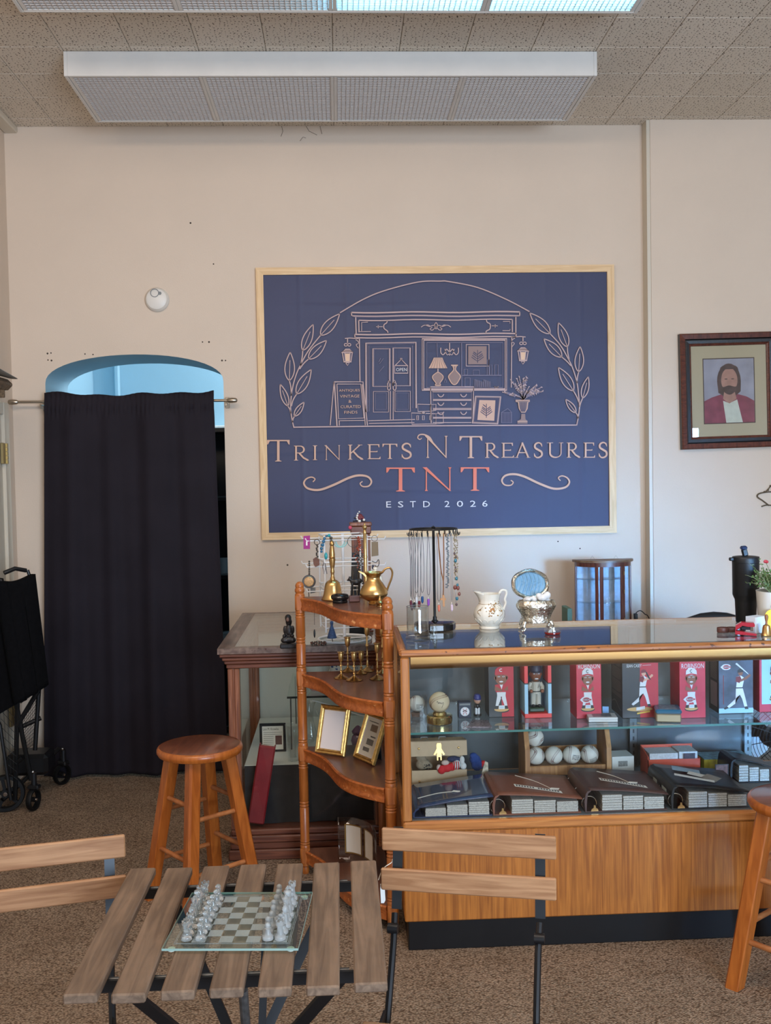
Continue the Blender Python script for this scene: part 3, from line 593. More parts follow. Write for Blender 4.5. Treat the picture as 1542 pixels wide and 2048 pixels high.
def lantern(cv, cx, y, k, s):
    g = lambda x, yy: (cx+s*x*k, y+yy*k)
    ln(cv, [g(-40, -168), g(40, -175), g(165, -165)], 1.6); ln(cv, spline([g(120, -150), g(155, -130), g(172, -90)], 4), 1.3); ln(cv, spline([g(160, -90), g(130, -70), g(165, -20)], 4), 1.2)
    ln(cv, [g(0, -165), g(0, -100)], 1.8)
    for q in (-26, 26): ln(cv, [g(q+24*math.cos(t), -72+20*math.sin(t)) for t in [i*0.63 for i in range(10)]], 1.5, 0, True)
    fl(cv, [g(-28, -5), g(28, -5), g(88, 42), g(-95, 45)], 5); ln(cv, [g(-28, -5), g(28, -5), g(88, 42), g(-95, 45)], 1.8, 0, True, 0.0003)
    fl(cv, [g(-78, 52), g(72, 50), g(52, 182), g(-55, 182)], 4, -0.0002); fl(cv, [g(-42, 60), g(38, 60), g(30, 175), g(-28, 175)], 3, 0.0003)
    for a, c_ in ((-78, -55), (-42, -30), (38, 32), (72, 52)): ln(cv, [g(a, 52), g(c_, 182)], 1.6, 0, False, 0.0005)
    ln(cv, [g(-62, 185), g(60, 185)], 2.2); ln(cv, [g(-30, 200), g(30, 200), g(0, 240), g(-30, 200)], 1.5)
lantern(cA, 266, 752, 1.0, 1); lantern(cB, 1233, 550, 0.76, -1)
# display window
for r_, w, mi in ((rect(82, 442, 1047, 1030), 2.2, 0), (rect(100, 458, 1030, 1016), 2.6, 0), (rect(135, 486, 1002, 1000), 1.2, 1)): ln(cB, r_, w, mi, True)
ln(cB, [(532, 486), (534, 990)], 1.4, 1); ln(cB, [(540, 862), (992, 860)], 1.6, 1); ln(cB, [(250, 486), (255, 650)], 1.0, 1)
ln(cB, [(395, 486), (395, 635)], 1.6); 
for s in (-1, 1):
    ln(cB, spline([(395, 600), (395+s*35, 560), (395+s*50, 600), (395+s*75, 625), (395+s*100, 600), (395+s*100, 545)], 4), 1.6); ln(cB, spline([(395, 610), (395+s*30, 625), (395+s*55, 560)], 4), 1.2)
fl(cB, [(215, 658), (312, 658), (330, 705), (370, 780), (155, 780), (195, 705)], 2)
for i in range(6): ln(cB, [(232+i*13, 660), (180+i*35, 780)], 0.9, 5, False, 0.0004)
ln(cB, [(262, 785), (262, 830)], 2.0)
fl(cB, spline([(250, 828), (275, 828), (318, 865), (318, 900), (285, 950), (292, 975), (232, 975), (240, 950), (204, 900), (204, 865), (250, 828)], 4), 5); ln(cB, spline([(250, 828), (275, 828), (318, 865), (318, 900), (285, 950), (292, 975), (232, 975), (240, 950), (204, 900), (204, 865), (250, 828)], 4), 1.4, 2, True, 0.0003)
vz = spline([(430, 752), (440, 800), (385, 865), (395, 910), (430, 960), (470, 960), (505, 910), (518, 865), (465, 800), (474, 752)], 4)
fl(cB, vz, 5); ln(cB, vz, 1.6, 2, True, 0.0003); ln(cB, [(412, 746), (490, 746)], 2.2, 2); ln(cB, [(345, 890), (335, 940), (362, 940), (345, 890)], 1.0, 1)
fl(cB, rect(608, 528, 818, 735), 5); ln(cB, rect(585, 508, 845, 755), 1.6, 0, True)
def sprig(cv, x, y, h, w, n, mi, seed, lw=1.0):
    r = random.Random(seed)
    ln(cv, [(x, y), (x, y-h)], lw, mi, False, 0.0004)
    for i in range(n):
        t = 0.15+0.85*(i//2+r.random()*0.3)/(n/2); s = 1 if i % 2 else -1; yy = y-h*t*0.8; L_ = w*(1.15-0.6*t)
        ex, ey = x+s*L_, yy-L_*0.7; ln(cv, [(x, yy), ((x+ex)/2, (yy+ey)/2+3), (ex, ey)], lw, mi, False, 0.0004)
        for q in (0.5, 0.75, 1.0): fl(cv, [(x+(ex-x)*q+a, yy+(ey-yy)*q+b2) for a, b2 in ((-w*0.13, 0), (0, w*0.09), (w*0.13, 0), (0, -w*0.12))], mi, 0.0005)
sprig(cB, 715, 720, 150, 62, 8, 4, 3)
for (x, y0, y1, w) in ((580, 790, 855, 40), (700, 800, 855, 70), (835, 680, 855, 22), (865, 740, 855, 24), (930, 740, 855, 40), (600, 890, 985, 60)): ln(cB, rect(x-w/2, y0, x+w/2, y1), 1.1, 1, True)
for i in range(9): ln(cB, rect(680+i*21, 905+(i*37 % 30), 694+i*21, 1005), 1.0, 1, True)
ln(cB, spline([(905, 985), (930, 1000), (955, 985), (930, 1010), (905, 985)], 3), 1.2, 0)
ln(cB, [(185, 1405), (178, 992), (670, 992), (662, 1405)], 2.0); ln(cB, [(195, 1045), (655, 1045)], 1.2, 0, False, 0.0002)
for y0, y1 in ((1050, 1135), (1148, 1238), (1252, 1340), (1350, 1400)):
    ln(cB, rect(205, y0, 645, y1), 1.4, 0, True, 0.0002)
    if y1 < 1380:
        for x in (295, 555): ln(cB, spline([(x-35, y0+25), (x-20, y0+48), (x, y0+56), (x+20, y0+48), (x+35, y0+25)], 3), 1.6, 0, False, 0.0003)
fl(cB, [(690, 1100), (980, 1105), (945, 1415), (655, 1405)], 5, 0.0006); fl(cB, [(705, 1115), (965, 1118), (932, 1400), (672, 1390)], 4, 0.0008); fl(cB, [(735, 1142), (918, 1146), (905, 1380), (712, 1370)], 2, 0.001)
ln(cB, [(690, 1100), (980, 1105), (945, 1415), (655, 1405)], 2.0, 0, True, 0.0011)
yp -= 0.0008; sprig(cB, 815, 1345, 160, 60, 9, 4, 5, 1.2); yp += 0.0008
for r_ in ([(30, 1190), (180, 1195), (175, 1270), (35, 1275)], [(180, 1195), (240, 1192), (238, 1260), (175, 1270)], [(-40, 1290), (240, 1300), (240, 1415), (-35, 1420)], [(240, 1300), (320, 1285), (325, 1405), (240, 1415)]): ln(cB, r_, 1.4, 0, True)
for x in (30, 95, 178): ln(cB, rect(x-10, 1320, x+10, 1370), 1.2, 0, True)
ln(cB, spline([(70, 1300), (95, 1280), (120, 1300)], 3), 1.4)
for i in range(8): ln(cB, [(992+i*15, 1290), (992+i*15, 1400)], 0.9, 1)
ln(cB, rect(985, 1285, 1105, 1402), 1.1, 1, True); ln(cB, [(985, 1285), (1060, 1240), (1105, 1285)], 1.1, 1)
urn = [(1150, 1145), (1310, 1145), (1308, 1160), (1290, 1165), (1282, 1240), (1258, 1282), (1215, 1282), (1190, 1240), (1180, 1165), (1152, 1160)]
fl(cB, urn, 5); ln(cB, urn, 1.5, 2, True, 0.0003); fl(cB, [(1215, 1300), (1258, 1300), (1262, 1360), (1285, 1385), (1285, 1412), (1170, 1412), (1170, 1385), (1210, 1360)], 5); ln(cB, [(1170, 1385), (1285, 1385)], 1.4, 2, False, 0.0003)
for i in range(6): ln(cB, [(1200+i*14, 1165), (1210+i*9, 1275)], 1.0, 4, False, 0.0004)
rr = random.Random(11)
for i in range(30):
    a = math.radians(rr.uniform(15, 165)); l = rr.uniform(130, 290); ex, ey = 1235+l*0.85*math.cos(a), 1140-l*math.sin(a)
    ln(cB, spline([(1235, 1140), (1235+(ex-1235)*0.4, 1140-(1140-ey)*0.55), (ex, ey)], 4), 1.0, 0 if i % 2 else 1)
    for q in range(6):
        t = 0.45+0.55*q/5; x = 1235+(ex-1235)*t; y = 1140+(ey-1140)*t; b2 = rr.uniform(0, 6.28)
        fl(cB, [(x+15*math.cos(b2+k2)*(1 if k2 in (0, math.pi) else 0.45), y+15*math.sin(b2+k2)*(1 if k2 in (0, math.pi) else 0.45)) for k2 in (0, math.pi/2, math.pi, 4.71)], 1 if q % 3 == 0 else (5 if q % 3 == 1 else 0), 0.0004+0.00002*i)
art.build('storefront_drawing', PM, bn, smooth=0)
# lettering
cT = conv(500, 840, 2.084); let = MB()
def glyph(ch, x0, x1, y0, y1, mi, st=0.19, thin=0.06):
    w, h = x1-x0, y1-y0; k = h/w
    def q(pts): let.flat([cT((x0+px_*w, y1-pz*h)) for px_, pz in pts], yp-0.0003-random.random()*0.0002, mi)
    def stem(cx, a=0.0, b2=1.0, t=None, serif=(1, 1)):
        t = t or st*k*0.62; q([(cx-t/2, a), (cx+t/2, a), (cx+t/2, b2), (cx-t/2, b2)]); s = t*0.75
        if serif[0]: q([(cx-t/2-s, a), (cx+t/2+s, a), (cx+t/2+s, a+0.025), (cx+t/2, a+0.06), (cx-t/2, a+0.06), (cx-t/2-s, a+0.025)])
        if serif[1]: q([(cx-t/2-s, b2), (cx+t/2+s, b2), (cx+t/2+s, b2-0.025), (cx+t/2, b2-0.06), (cx-t/2, b2-0.06), (cx-t/2-s, b2-0.025)])
    def stroke(pts, wf): let.line([cT((x0+px_*w, y1-pz*h)) for px_, pz in pts], wf, yp-0.0003-random.random()*0.0002, mi)
    px2 = 5.73/2035/2.084; T_ = st*h*0.62*px2; t_ = thin*h*px2
    if ch == 'T':
        stem(0.5, 0, 1, None, (1, 0)); q([(0, 0.94), (1, 0.94), (1, 1), (0, 1)])
        for s in (0, 1): q([(s, 1.0), (s, 0.78), (abs(s-0.05), 0.80), (abs(s-0.12), 0.94)])
    elif ch == 'I': stem(0.5)
    elif ch == 'N':
        stem(0.14, 0, 1, 0.07*k*0.7, (1, 0)); stem(0.86, 0, 1, 0.07*k*0.7, (0, 1)); d = st*k*0.75; q([(0.02, 1.0), (0.02+d, 1.0), (0.90, 0.0), (0.90-d*0.35, 0.0)])
    elif ch == 'E':
        stem(0.22, 0, 1); 
        for zz, xr in ((0, 1.0), (0.5, 0.78), (1, 0.92)):
            z0 = min(max(zz-0.03, 0), 0.94); q([(0.22, z0), (xr, z0), (xr, z0+0.06), (0.22, z0+0.06)]); s = 0.15 if zz != 0.5 else 0.08
            q([(xr, z0+0.06 if zz < 1 else z0), (xr, z0+s+0.02 if zz < 1 else z0-s), (xr-0.05, z0+s if zz < 1 else z0-s), (xr-0.12, z0+0.03)])
    elif ch in 'R':
        stem(0.2, 0, 1); stroke([(0.2, 0.97)]+arc(0.48, 0.74, 0.27, 0.23, 90, -90, 14)+[(0.2, 0.51)], lambda t: t_+(T_-t_)*max(0, math.sin(math.pi*t))**2)
        stroke([(0.42, 0.5), (0.72, 0.18), (1.04, 0.02)], T_*0.95); q([(0.9, 0), (1.1, 0), (1.1, 0.035), (0.9, 0.06)])
    elif ch == 'K':
        stem(0.2, 0, 1); stroke([(0.24, 0.42), (0.84, 0.98)], t_*1.2); stroke([(0.40, 0.56), (0.72, 0.2), (1.02, 0.02)], T_*0.95); q([(0.7, 0.965), (1.0, 0.965), (1.0, 1), (0.7, 1)]); q([(0.86, 0), (1.08, 0), (1.08, 0.035), (0.86, 0.06)])
    elif ch == 'A':
        stroke([(0.12, 0.0), (0.5, 1.0)], t_*1.3); stroke([(0.88, 0.0), (0.47, 1.02)], T_); stroke([(0.26, 0.34), (0.74, 0.34)], t_*1.1)
        for x in (0.1, 0.88): q([(x-0.13, 0), (x+0.13, 0), (x+0.13, 0.03), (x-0.13, 0.03)])
    elif ch == 'U':
        stroke([(0.2, 1.0), (0.2, 0.32)]+arc(0.52, 0.3, 0.32, 0.28, 180, 360, 12)+[(0.84, 1.0)], lambda t: T_ if t < 0.35 else T_+(t_*1.1-T_)*min(1, (t-0.35)/0.3))
        for x, s in ((0.2, 0.18), (0.84, 0.13)): q([(x-s, 1), (x+s, 1), (x+s, 0.965), (x-s, 0.965)])
    elif ch == 'S':
        stroke(spline([(0.86, 0.80), (0.72, 0.95), (0.45, 0.98), (0.2, 0.86), (0.2, 0.66), (0.5, 0.52), (0.82, 0.38), (0.86, 0.16), (0.6, 0.02), (0.3, 0.03), (0.12, 0.2)], 4), lambda t: t_*1.3+(T_-t_)*max(0, math.sin(math.pi*t))**1.5)
        q([(0.86, 1.0), (0.9, 0.72), (0.82, 0.74)]); q([(0.1, 0.0), (0.08, 0.3), (0.17, 0.26)])
for ch, x0, x1, y0, y1 in (('T', 71, 165, 83, 173), ('R', 180, 240, 107, 169), ('I', 258, 284, 106, 167), ('N', 308, 382, 105, 167), ('K', 405, 468, 103, 165), ('E', 486, 544, 101, 163), ('T', 552, 614, 99, 162), ('S', 628, 676, 97, 161),
                           ('N', 726, 832, 66, 158), ('T', 873, 968, 67, 159), ('R', 978, 1032, 95, 158), ('E', 1045, 1100, 95, 157), ('A', 1104, 1168, 95, 157), ('S', 1180, 1222, 94, 157), ('U', 1236, 1308, 94, 157), ('R', 1318, 1372, 94, 157), ('E', 1388, 1438, 94, 157), ('S', 1450, 1492, 93, 157)): glyph(ch, x0, x1, y0, y1, 2)
let.line([cT(p) for p in spline([(760, 92), (748, 72), (726, 61), (706, 62), (699, 74), (708, 81), (716, 75)], 5)], lambda t: (7-4*t)*5.73/2035/2.084, yp-0.0004, 2)
for ch, x0, x1, y0, y1 in (('T', 568, 687, 198, 298), ('N', 716, 852, 197, 296), ('T', 878, 997, 197, 295)): glyph(ch, x0, x1, y0, y1, 6, 0.24, 0.065)
sw = [(262, 258), (271, 246), (255, 238), (233, 247), (225, 266), (243, 286), (290, 291), (350, 270), (410, 242), (452, 231), (490, 236), (506, 256), (495, 275), (470, 277), (459, 265), (469, 256)]
for pts in (sw, [(1556-x, y-5 if x < 400 else y-5) for x, y in sw]): let.line([cT(p) for p in spline(pts, 5)], lambda t: (4.5+5*math.sin(math.pi*t)**2)*5.73/2035/2.084, yp-0.0003, 2)
for ch, x0, x1 in (('E', 568, 588), ('S', 617, 639), ('T', 667, 691), ('D', 722, 750), ('2', 811, 832), ('0', 862, 888), ('2', 917, 941), ('6', 968, 990)):
    p0, p1 = cT((x0, 365-0.009*(x0-568))), cT((x1, 339-0.009*(x0-568))); text_poly(let, ch, p0[0], p1[0], p0[1], p1[1], yp-0.0003, 7)
let.build('lettering', PM, bn, smooth=0)
# ------------------------------------------------------------------ display counter, right
OAK = wood('honey_oak', (162, 98, 42), (194, 128, 64), 0, 16, 18, 0.4, 0.12, 0.15, spec=0.4); OAKV = wood('honey_oak_upright', (158, 96, 42), (190, 126, 64), 2, 16, 18, 0.4, 0.12, 0.15)
OAKD = wood('worn_oak_edge', (140, 80, 36), (186, 122, 66), 0, 16, 16, 0.45, 0.15, wear=(92, 56, 36))
PANEL = wood('orange_veneer', (142, 80, 24), (182, 112, 42), 2, 14, 26, 0.38, 0.08, 0.2, blotch=0.18)
GLASS = pane('case_glass', (0.97, 0.985, 0.98), 0.022); TOPG = pane('top_glass', (0.88, 0.93, 0.93), 0.075); SHELFG = pane('shelf_glass', (0.90, 0.95, 0.945), 0.06)
EDGE = mat('green_glass_edge', (70, 120, 116), 0.2)
BRASS = mat('polished_brass', (214, 176, 116), 0.28, 1.0, noise=0.12, nscale=18); BRASSD = mat('aged_brass', (182, 144, 92), 0.33, 1.0, noise=0.25, nscale=25)
cx0, cx1, cyf, cyb, ct = 0.196, 2.16, 3.44, 4.045, 1.05
k = thing('display_counter', 'long glass-fronted honey oak display counter with black plinth on the right', 'display counter', (cx0, cyf, 0))
LX, LY = cx1-cx0, cyb-cyf
MB().box(0.012, LX-0.02, 0.025, LY-0.02, 0.0, 0.11, 0.003).build('plinth', BLACK, k)
MB().box(0.0, LX, 0.0, 0.02, 0.11, 0.423, 0.004).build('front_panel', PANEL, k)
for x in (0.0, LX-0.02): MB().box(x, x+0.02, 0.0205, LY, 0.11, 0.423, 0.003).build('side_panel', PANEL, k)
MB().box(0.0205, LX-0.0205, 0.0205, LY, 0.11, 0.13).build('bottom_board', OAK, k)
MB().box(0.0, LX, -0.004, LY, 0.424, 0.458, 0.006).build('deck', OAK, k)
for x in (0.0, LX-0.03):
    for y in (0.0, LY-0.03): MB().box(x, x+0.03, y, y+0.03, 0.4585, 1.026, 0.005).build('corner_post', OAKV, k)
MB().box(-0.004, LX+0.004, -0.006, 0.026, 1.0265, 1.05, 0.008).build('front_top_rail', OAKD, k)
MB().box(-0.004, LX+0.004, LY-0.026, LY, 1.0265, 1.05, 0.006).build('back_top_rail', OAK, k)
for x in (-0.004, LX-0.022): MB().box(x, x+0.026, 0.0265, LY-0.0265, 1.0265, 1.05, 0.006).build('side_top_rail', wood('oak_side', (140, 80, 36), (186, 122, 66), 1, 16, 16, 0.45, 0.15, wear=(92, 56, 36)), k)
MB().box(0.0225, LX-0.0225, 0.0265, LY-0.0265, 1.044, 1.051).build('top_glass', TOPG, k, smooth=0)
MB().box(0.0305, LX-0.0305, 0.010, 0.015, 0.460, 1.0255).build('front_glass', GLASS, k, smooth=0)
for x in (0.010, LX-0.015): MB().box(x, x+0.005, 0.0305, LY-0.0305, 0.460, 1.0255).build('side_glass', GLASS, k, smooth=0)
SMOKE = mat('dark_sliding_door', (82, 87, 90), 0.22, noise=0.2, nscale=5)
MB().box(0.0305, LX*0.5+0.03, LY-0.012, LY-0.006, 0.460, 1.0255).build('sliding_door', SMOKE, k); MB().box(LX*0.5-0.03, at(1499, 1500, Y=4.02).x-cx0, LY-0.022, LY-0.016, 0.460, 1.0255).build('sliding_door', SMOKE, k)
lt = MB().box(0.034, LX-0.034, 0.0275, 0.075, 0.993, 1.024, 0.0)
lb = MB(); pr = arc(0.052, 1.000, 0.026, 0.023, 180, 360, 12)
vs = [(x, y, z) for y, z in [(0.026, 1.025)]+pr+[(0.078, 1.025)] for x in (0.036, LX-0.036)]
lb.add(vs, [(2*i, 2*i+1, 2*i+3, 2*i+2) for i in range(len(vs)//2-1)]+[tuple(range(0, len(vs), 2))[::-1], tuple(range(1, len(vs), 2))]).build('lamp_hood', mat('brushed_gold_hood', (190, 142, 88), 0.38, 1.0), k, smooth=50)
STEEL = mat('shelf_standard_steel', (104, 106, 106), 0.4, 0.9)
for px_ in (1052, 1268, 1497):
    x = at(px_, 1500, Y=4.0).x-cx0; s = MB().box(x-0.016, x+0.016, LY-0.040, LY-0.0235, 0.460, 1.0255, 0.002)
    for q in range(18): s.box(x-0.003, x+0.003, LY-0.0408, LY-0.0402, 0.48+q*0.029, 0.495+q*0.029, 0, 1)
    s.build('shelf_standard', [STEEL, BLACK], k)
    MB().plate([(0, 0), (0.0, 0.03), (0.37, 0.03), (0.37, 0.018)], -0.002, 0.002, M=Matrix.Translation((x, LY-0.041, 0.7055)) @ Matrix.Rotation(math.radians(-90), 4, 'Z')).build('shelf_bracket', STEEL, k)
SHZ = 0.7375
MB().box(0.034, LX-0.034, 0.095, LY-0.045, SHZ-0.0015, SHZ+0.0060).build('glass_shelf', SHELFG, k, smooth=0)
MB().box(0.034, LX-0.034, 0.0935, 0.0949, SHZ-0.0015, SHZ+0.0060).build('glass_shelf_edge', EDGE, k)
MB().box(0.0315, LX-0.0315, 0.0165, LY-0.024, 0.4585, 0.4597).build('deck_lining', mat('grey_lining', (96, 100, 104), 0.6, noise=0.15, nscale=30), k)
SHT = SHZ+0.0062; DK = 0.460
# ------------------------------------------------------------------ antique case, left
MAH = wood('dark_mahogany', (84, 44, 30), (122, 70, 48), 0, 18, 16, 0.38, 0.15, 0.2); MAHV = wood('dark_mahogany_upright', (104, 60, 42), (150, 96, 68), 2, 18, 16, 0.4, 0.2, 0.1)
MAHT = wood('worn_mahogany_top', (92, 70, 60), (134, 110, 96), 1, 12, 10, 0.4, 0.15, 0.2, blotch=0.6, wear=(70, 30, 20))
lx0, lx1, lyf, lyb = -0.495, 0.178, 4.36, 5.42; lw, ld = lx1-lx0, lyb-lyf
a = thing('antique_showcase', 'dark wooden antique glass showcase with moulded top behind the corner shelf', 'display case', (lx0, lyf, 0))
bm_ = MB()
for (o, z0, z1) in ((0.012, 0, 0.045), (0.004, 0.045, 0.075), (0.010, 0.075, 0.105), (0.0, 0.105, 0.13)): bm_.box(-o, lw+o, -o, ld+o, z0, z1, 0.005)
bm_.build('base_moulding', MAH, a); 
for x in (0, lw-0.05):
    for y in (0, ld-0.05): MB().box(x, x+0.023, y, y+0.05, 0.1305, 0.832, 0.005).box(x+0.027, x+0.05, y, y+0.05, 0.1305, 0.832, 0.005).box(x+0.02, x+0.03, y+0.006, y+0.044, 0.131, 0.831).build('corner_post', MAHV, a)
def ringbox(m, o, w_, z0, z1, b=0.004):
    m.box(-o, lw+o, -o, -o+w_, z0, z1, b).box(-o, lw+o, ld+o-w_, ld+o, z0, z1, b).box(-o, -o+w_, -o+w_, ld+o-w_, z0, z1, b).box(lw+o-w_, lw+o, -o+w_, ld+o-w_, z0, z1, b)
cn = MB()
for (o, z0, z1) in ((0.004, 0.832, 0.852), (0.012, 0.852, 0.868), (0.020, 0.868, 0.884), (0.030, 0.884, 0.900)): ringbox(cn, o, 0.05+o, z0, z1)
cn.build('cornice', MAH, a)
tp = MB(); o = 0.037
for q in ([(-o, -o), (lw+o, -o), (lw+o-0.07, -o+0.045), (-o+0.07, -o+0.045)], [(-o, ld+o), (lw+o, ld+o), (lw+o-0.07, ld+o-0.045), (-o+0.07, ld+o-0.045)], [(-o, -o), (-o, ld+o), (-o+0.07, ld+o-0.045), (-o+0.07, -o+0.045)], [(lw+o, -o), (lw+o, ld+o), (lw+o-0.07, ld+o-0.045), (lw+o-0.07, -o+0.045)]):
    MB().slab(q, 0.9005, 0.925).build('top_rail', MAHT, a, smooth=0)
MB().box(-o+0.0705, lw+o-0.0705, -o+0.0455, ld+o-0.0455, 0.918, 0.9255).build('top_glass', TOPG, a, smooth=0)
MB().box(0.051, lw-0.051, 0.018, 0.023, 0.131, 0.831).build('front_glass', GLASS, a, smooth=0)
for x in (0.018, lw-0.023): MB().box(x, x+0.005, 0.051, ld-0.051, 0.131, 0.831).build('side_glass', GLASS, a, smooth=0)
MB().box(0.051, lw-0.051, ld-0.03, ld-0.02, 0.131, 0.831).build('back_panel', mat('pale_back_board', (186, 190, 182), 0.7), a)
MB().box(0.025, lw-0.025, 0.025, ld-0.03, 0.1005, 0.1305).build('floor_board', MAH, a)
BCL = mat('black_velvet', (19, 19, 21), 0.85, noise=0.3, nscale=30, bump=0.4, bscale=25)
PT = 0.385
def drape(u, v):
    x = 0.055+(lw-0.11)*u; w_ = 0.006*math.sin(23*u)*(1-min(1, v*1.6))
    if v < 0.4: t = v/0.4; return (x, 0.085+w_-0.010*(1-t), 0.132+(PT-0.132)*t)
    t = (v-0.4)/0.6; return (x, 0.085+0.004*t, PT-0.0035*t)
dp = thing('display_platform', 'low platform draped in black cloth inside the antique showcase', 'platform', (lx0, lyf, 0))
MB().grid(drape, 50, 16).build('cloth_cover', BCL, dp, smooth=50)
MB().box(0.065, lw-0.065, 0.10, 0.96, 0.1308, PT-0.012, 0.003).build('platform_box', BLACK, dp); MB().box(0.053, lw-0.053, 0.0895, 0.97, PT-0.0115, PT, 0.002).build('platform_top', mat('pale_platform_top', (196, 200, 192), 0.6), dp)
SH2 = 0.640
MB().box(0.235, lw-0.03, 0.30, 0.85, SH2-0.009, SH2).build('glass_shelf', SHELFG, a, smooth=0)
MB().box(0.235, lw-0.03, 0.296, 0.2995, SH2-0.009, SH2).build('glass_shelf_edge', mat('dark_glass_edge', (24, 38, 38), 0.2), a)
for x in (0.25, lw-0.045): MB().tube([(x, 0.33, PT+0.001), (x, 0.33, SH2-0.0095)], 0.003, 8).build('shelf_post', STEEL, a)
for x in (0.25, lw-0.045): MB().tube([(x, 0.82, PT+0.001), (x, 0.82, SH2-0.0095)], 0.003, 8).build('shelf_post', STEEL, a)
# ------------------------------------------------------------------ corner shelf
PIN = wood('orange_pine', (148, 78, 26), (186, 108, 46), 2, 18, 14, 0.38, 0.12, 0.2, blotch=0.25); PIH = wood('orange_pine_apron', (142, 70, 24), (180, 98, 42), 0, 20, 12, 0.36, 0.15, 0.25, wear=(206, 146, 92)); PIT = wood('brown_pine_top', (98, 60, 44), (132, 88, 66), 1, 10, 8, 0.35, 0.1, 0.2, blotch=0.3)
PL_, PR_, PB_ = Vector((-0.172, 4.19)), Vector((0.162, 3.60)), Vector((0.156, 4.215))
cs_ = thing('corner_shelf', 'tall orange pine corner shelf with turned posts and wavy tiers', 'shelf', (0, 0, 0))
TZ = (0.098, 0.526, 0.838, 1.152)
def post(p, top, r):
    m = MB(); segs = [0.0]+list(TZ); prof = [(0, 0), (r*0.62, 0), (r*0.8, 0.012), (r*0.62, 0.03), (r*0.95, 0.038)]
    def rings(z, up=1): return [(r*0.98, z), (r*0.86, z+0.004*up), (r*1.0, z+0.009*up), (r*0.86, z+0.014*up), (r*1.0, z+0.019*up), (r*0.93, z+0.026*up)]
    for i, z in enumerate(TZ):
        prof += [(r*0.96, z-0.062), (r*0.96, z-0.055)] if i else [(r*0.96, 0.036), (r*0.98, 0.045)]
        prof += [(r*0.98, z-0.05), (r*0.98, z+0.012)]
        if i < 3:
            nx = TZ[i+1]; prof += rings(z+0.02); mid = (z+nx)/2-0.02
            prof += [(r*0.95, mid-0.016)]+[(r*0.84, mid-0.012), (r*0.98, mid-0.007), (r*0.84, mid), (r*0.98, mid+0.007), (r*0.84, mid+0.012)]+[(r*0.95, mid+0.016)] if i != 1 else []
            prof += list(reversed(rings(nx-0.062, -1)))
    zt = TZ[-1]+0.012
    prof += [(r*0.98, zt), (r*0.80, zt+0.006), (r*0.98, zt+0.012), (r*0.98, zt+0.022), (r*0.80, zt+0.028), (r*0.9, zt+0.036), (r*0.72, zt+0.046), (r*0.4, zt+0.052), (0, zt+0.054)]
    prof = sorted([q for q in prof if q[0] > 0 or q[1] in (0, zt+0.054)], key=lambda q: q[1]); prof[0] = (0, 0)
    m.lathe(prof, 22, (p.x, p.y, 0))
    for z in TZ: m.box(p.x-r*0.99, p.x+r*0.99, p.y-r*0.99, p.y+r*0.99, z-0.058, z+0.014, 0.008)
    m.build('turned_post', PIN, cs_, smooth=40)
for p in (PL_, PR_, PB_): post(p, 1.2, 0.0205)
def wavy(u):
    b_ = PL_.lerp(PR_, u); n = Vector((-(PR_-PL_).y, (PR_-PL_).x)).normalized()
    if n.x > 0: n = -n
    return b_+n*(0.060*math.sin(math.pi*u)*0.55-0.055*math.sin(2*math.pi*u)*0.55)
for z in TZ:
    f = [wavy(0.03+0.94*i/24) for i in range(25)]
    poly = [(q.x, q.y) for q in f]+[(PR_.x, PR_.y+0.018), (PB_.x, PB_.y-0.018), (PB_.x-0.018, PB_.y), (PL_.x+0.018, PL_.y+0.02)]
    MB().slab(poly, z-0.018, z).build('tier_board', PIT, cs_, smooth=0)
    ap = MB(); N_ = 24; vs = []
    for i in range(N_+1):
        q = wavy(0.03+0.94*i/N_); t = (wavy(min(1, 0.03+0.94*i/N_+0.01))-wavy(max(0, 0.03+0.94*i/N_-0.01))).normalized(); n = Vector((t.y, -t.x)); n = n if n.x < 0 else -n
        for (o, zz) in ((0.0, z-0.0005), (0.007, z+0.001), (0.012, z-0.004), (0.010, z-0.012), (0.007, z-0.020), (0.007, z-0.036), (0.010, z-0.045), (0.008, z-0.052), (-0.006, z-0.052), (-0.006, z-0.0185)): vs.append((q.x+n.x*o, q.y+n.y*o, zz))
    m_ = 10; fs = [(i*m_+j, (i+1)*m_+j, (i+1)*m_+(j+1) % m_, i*m_+(j+1) % m_) for i in range(N_) for j in range(m_)]+[tuple(range(m_))[::-1], tuple(N_*m_+j for j in range(m_))]
    ap.add(vs, [f_[::-1] for f_ in fs]).build('apron', PIH, cs_, smooth=40)
    MB().box(PL_.x+0.022, PB_.x-0.022, PL_.y+0.006, PL_.y+0.020, z-0.05, z-0.0185, 0.003).build('back_rail', PIH, cs_); MB().box(PB_.x-0.012, PB_.x+0.004, PR_.y+0.022, PB_.y-0.022, z-0.05, z-0.0185, 0.003).build('side_rail', PIN, cs_)
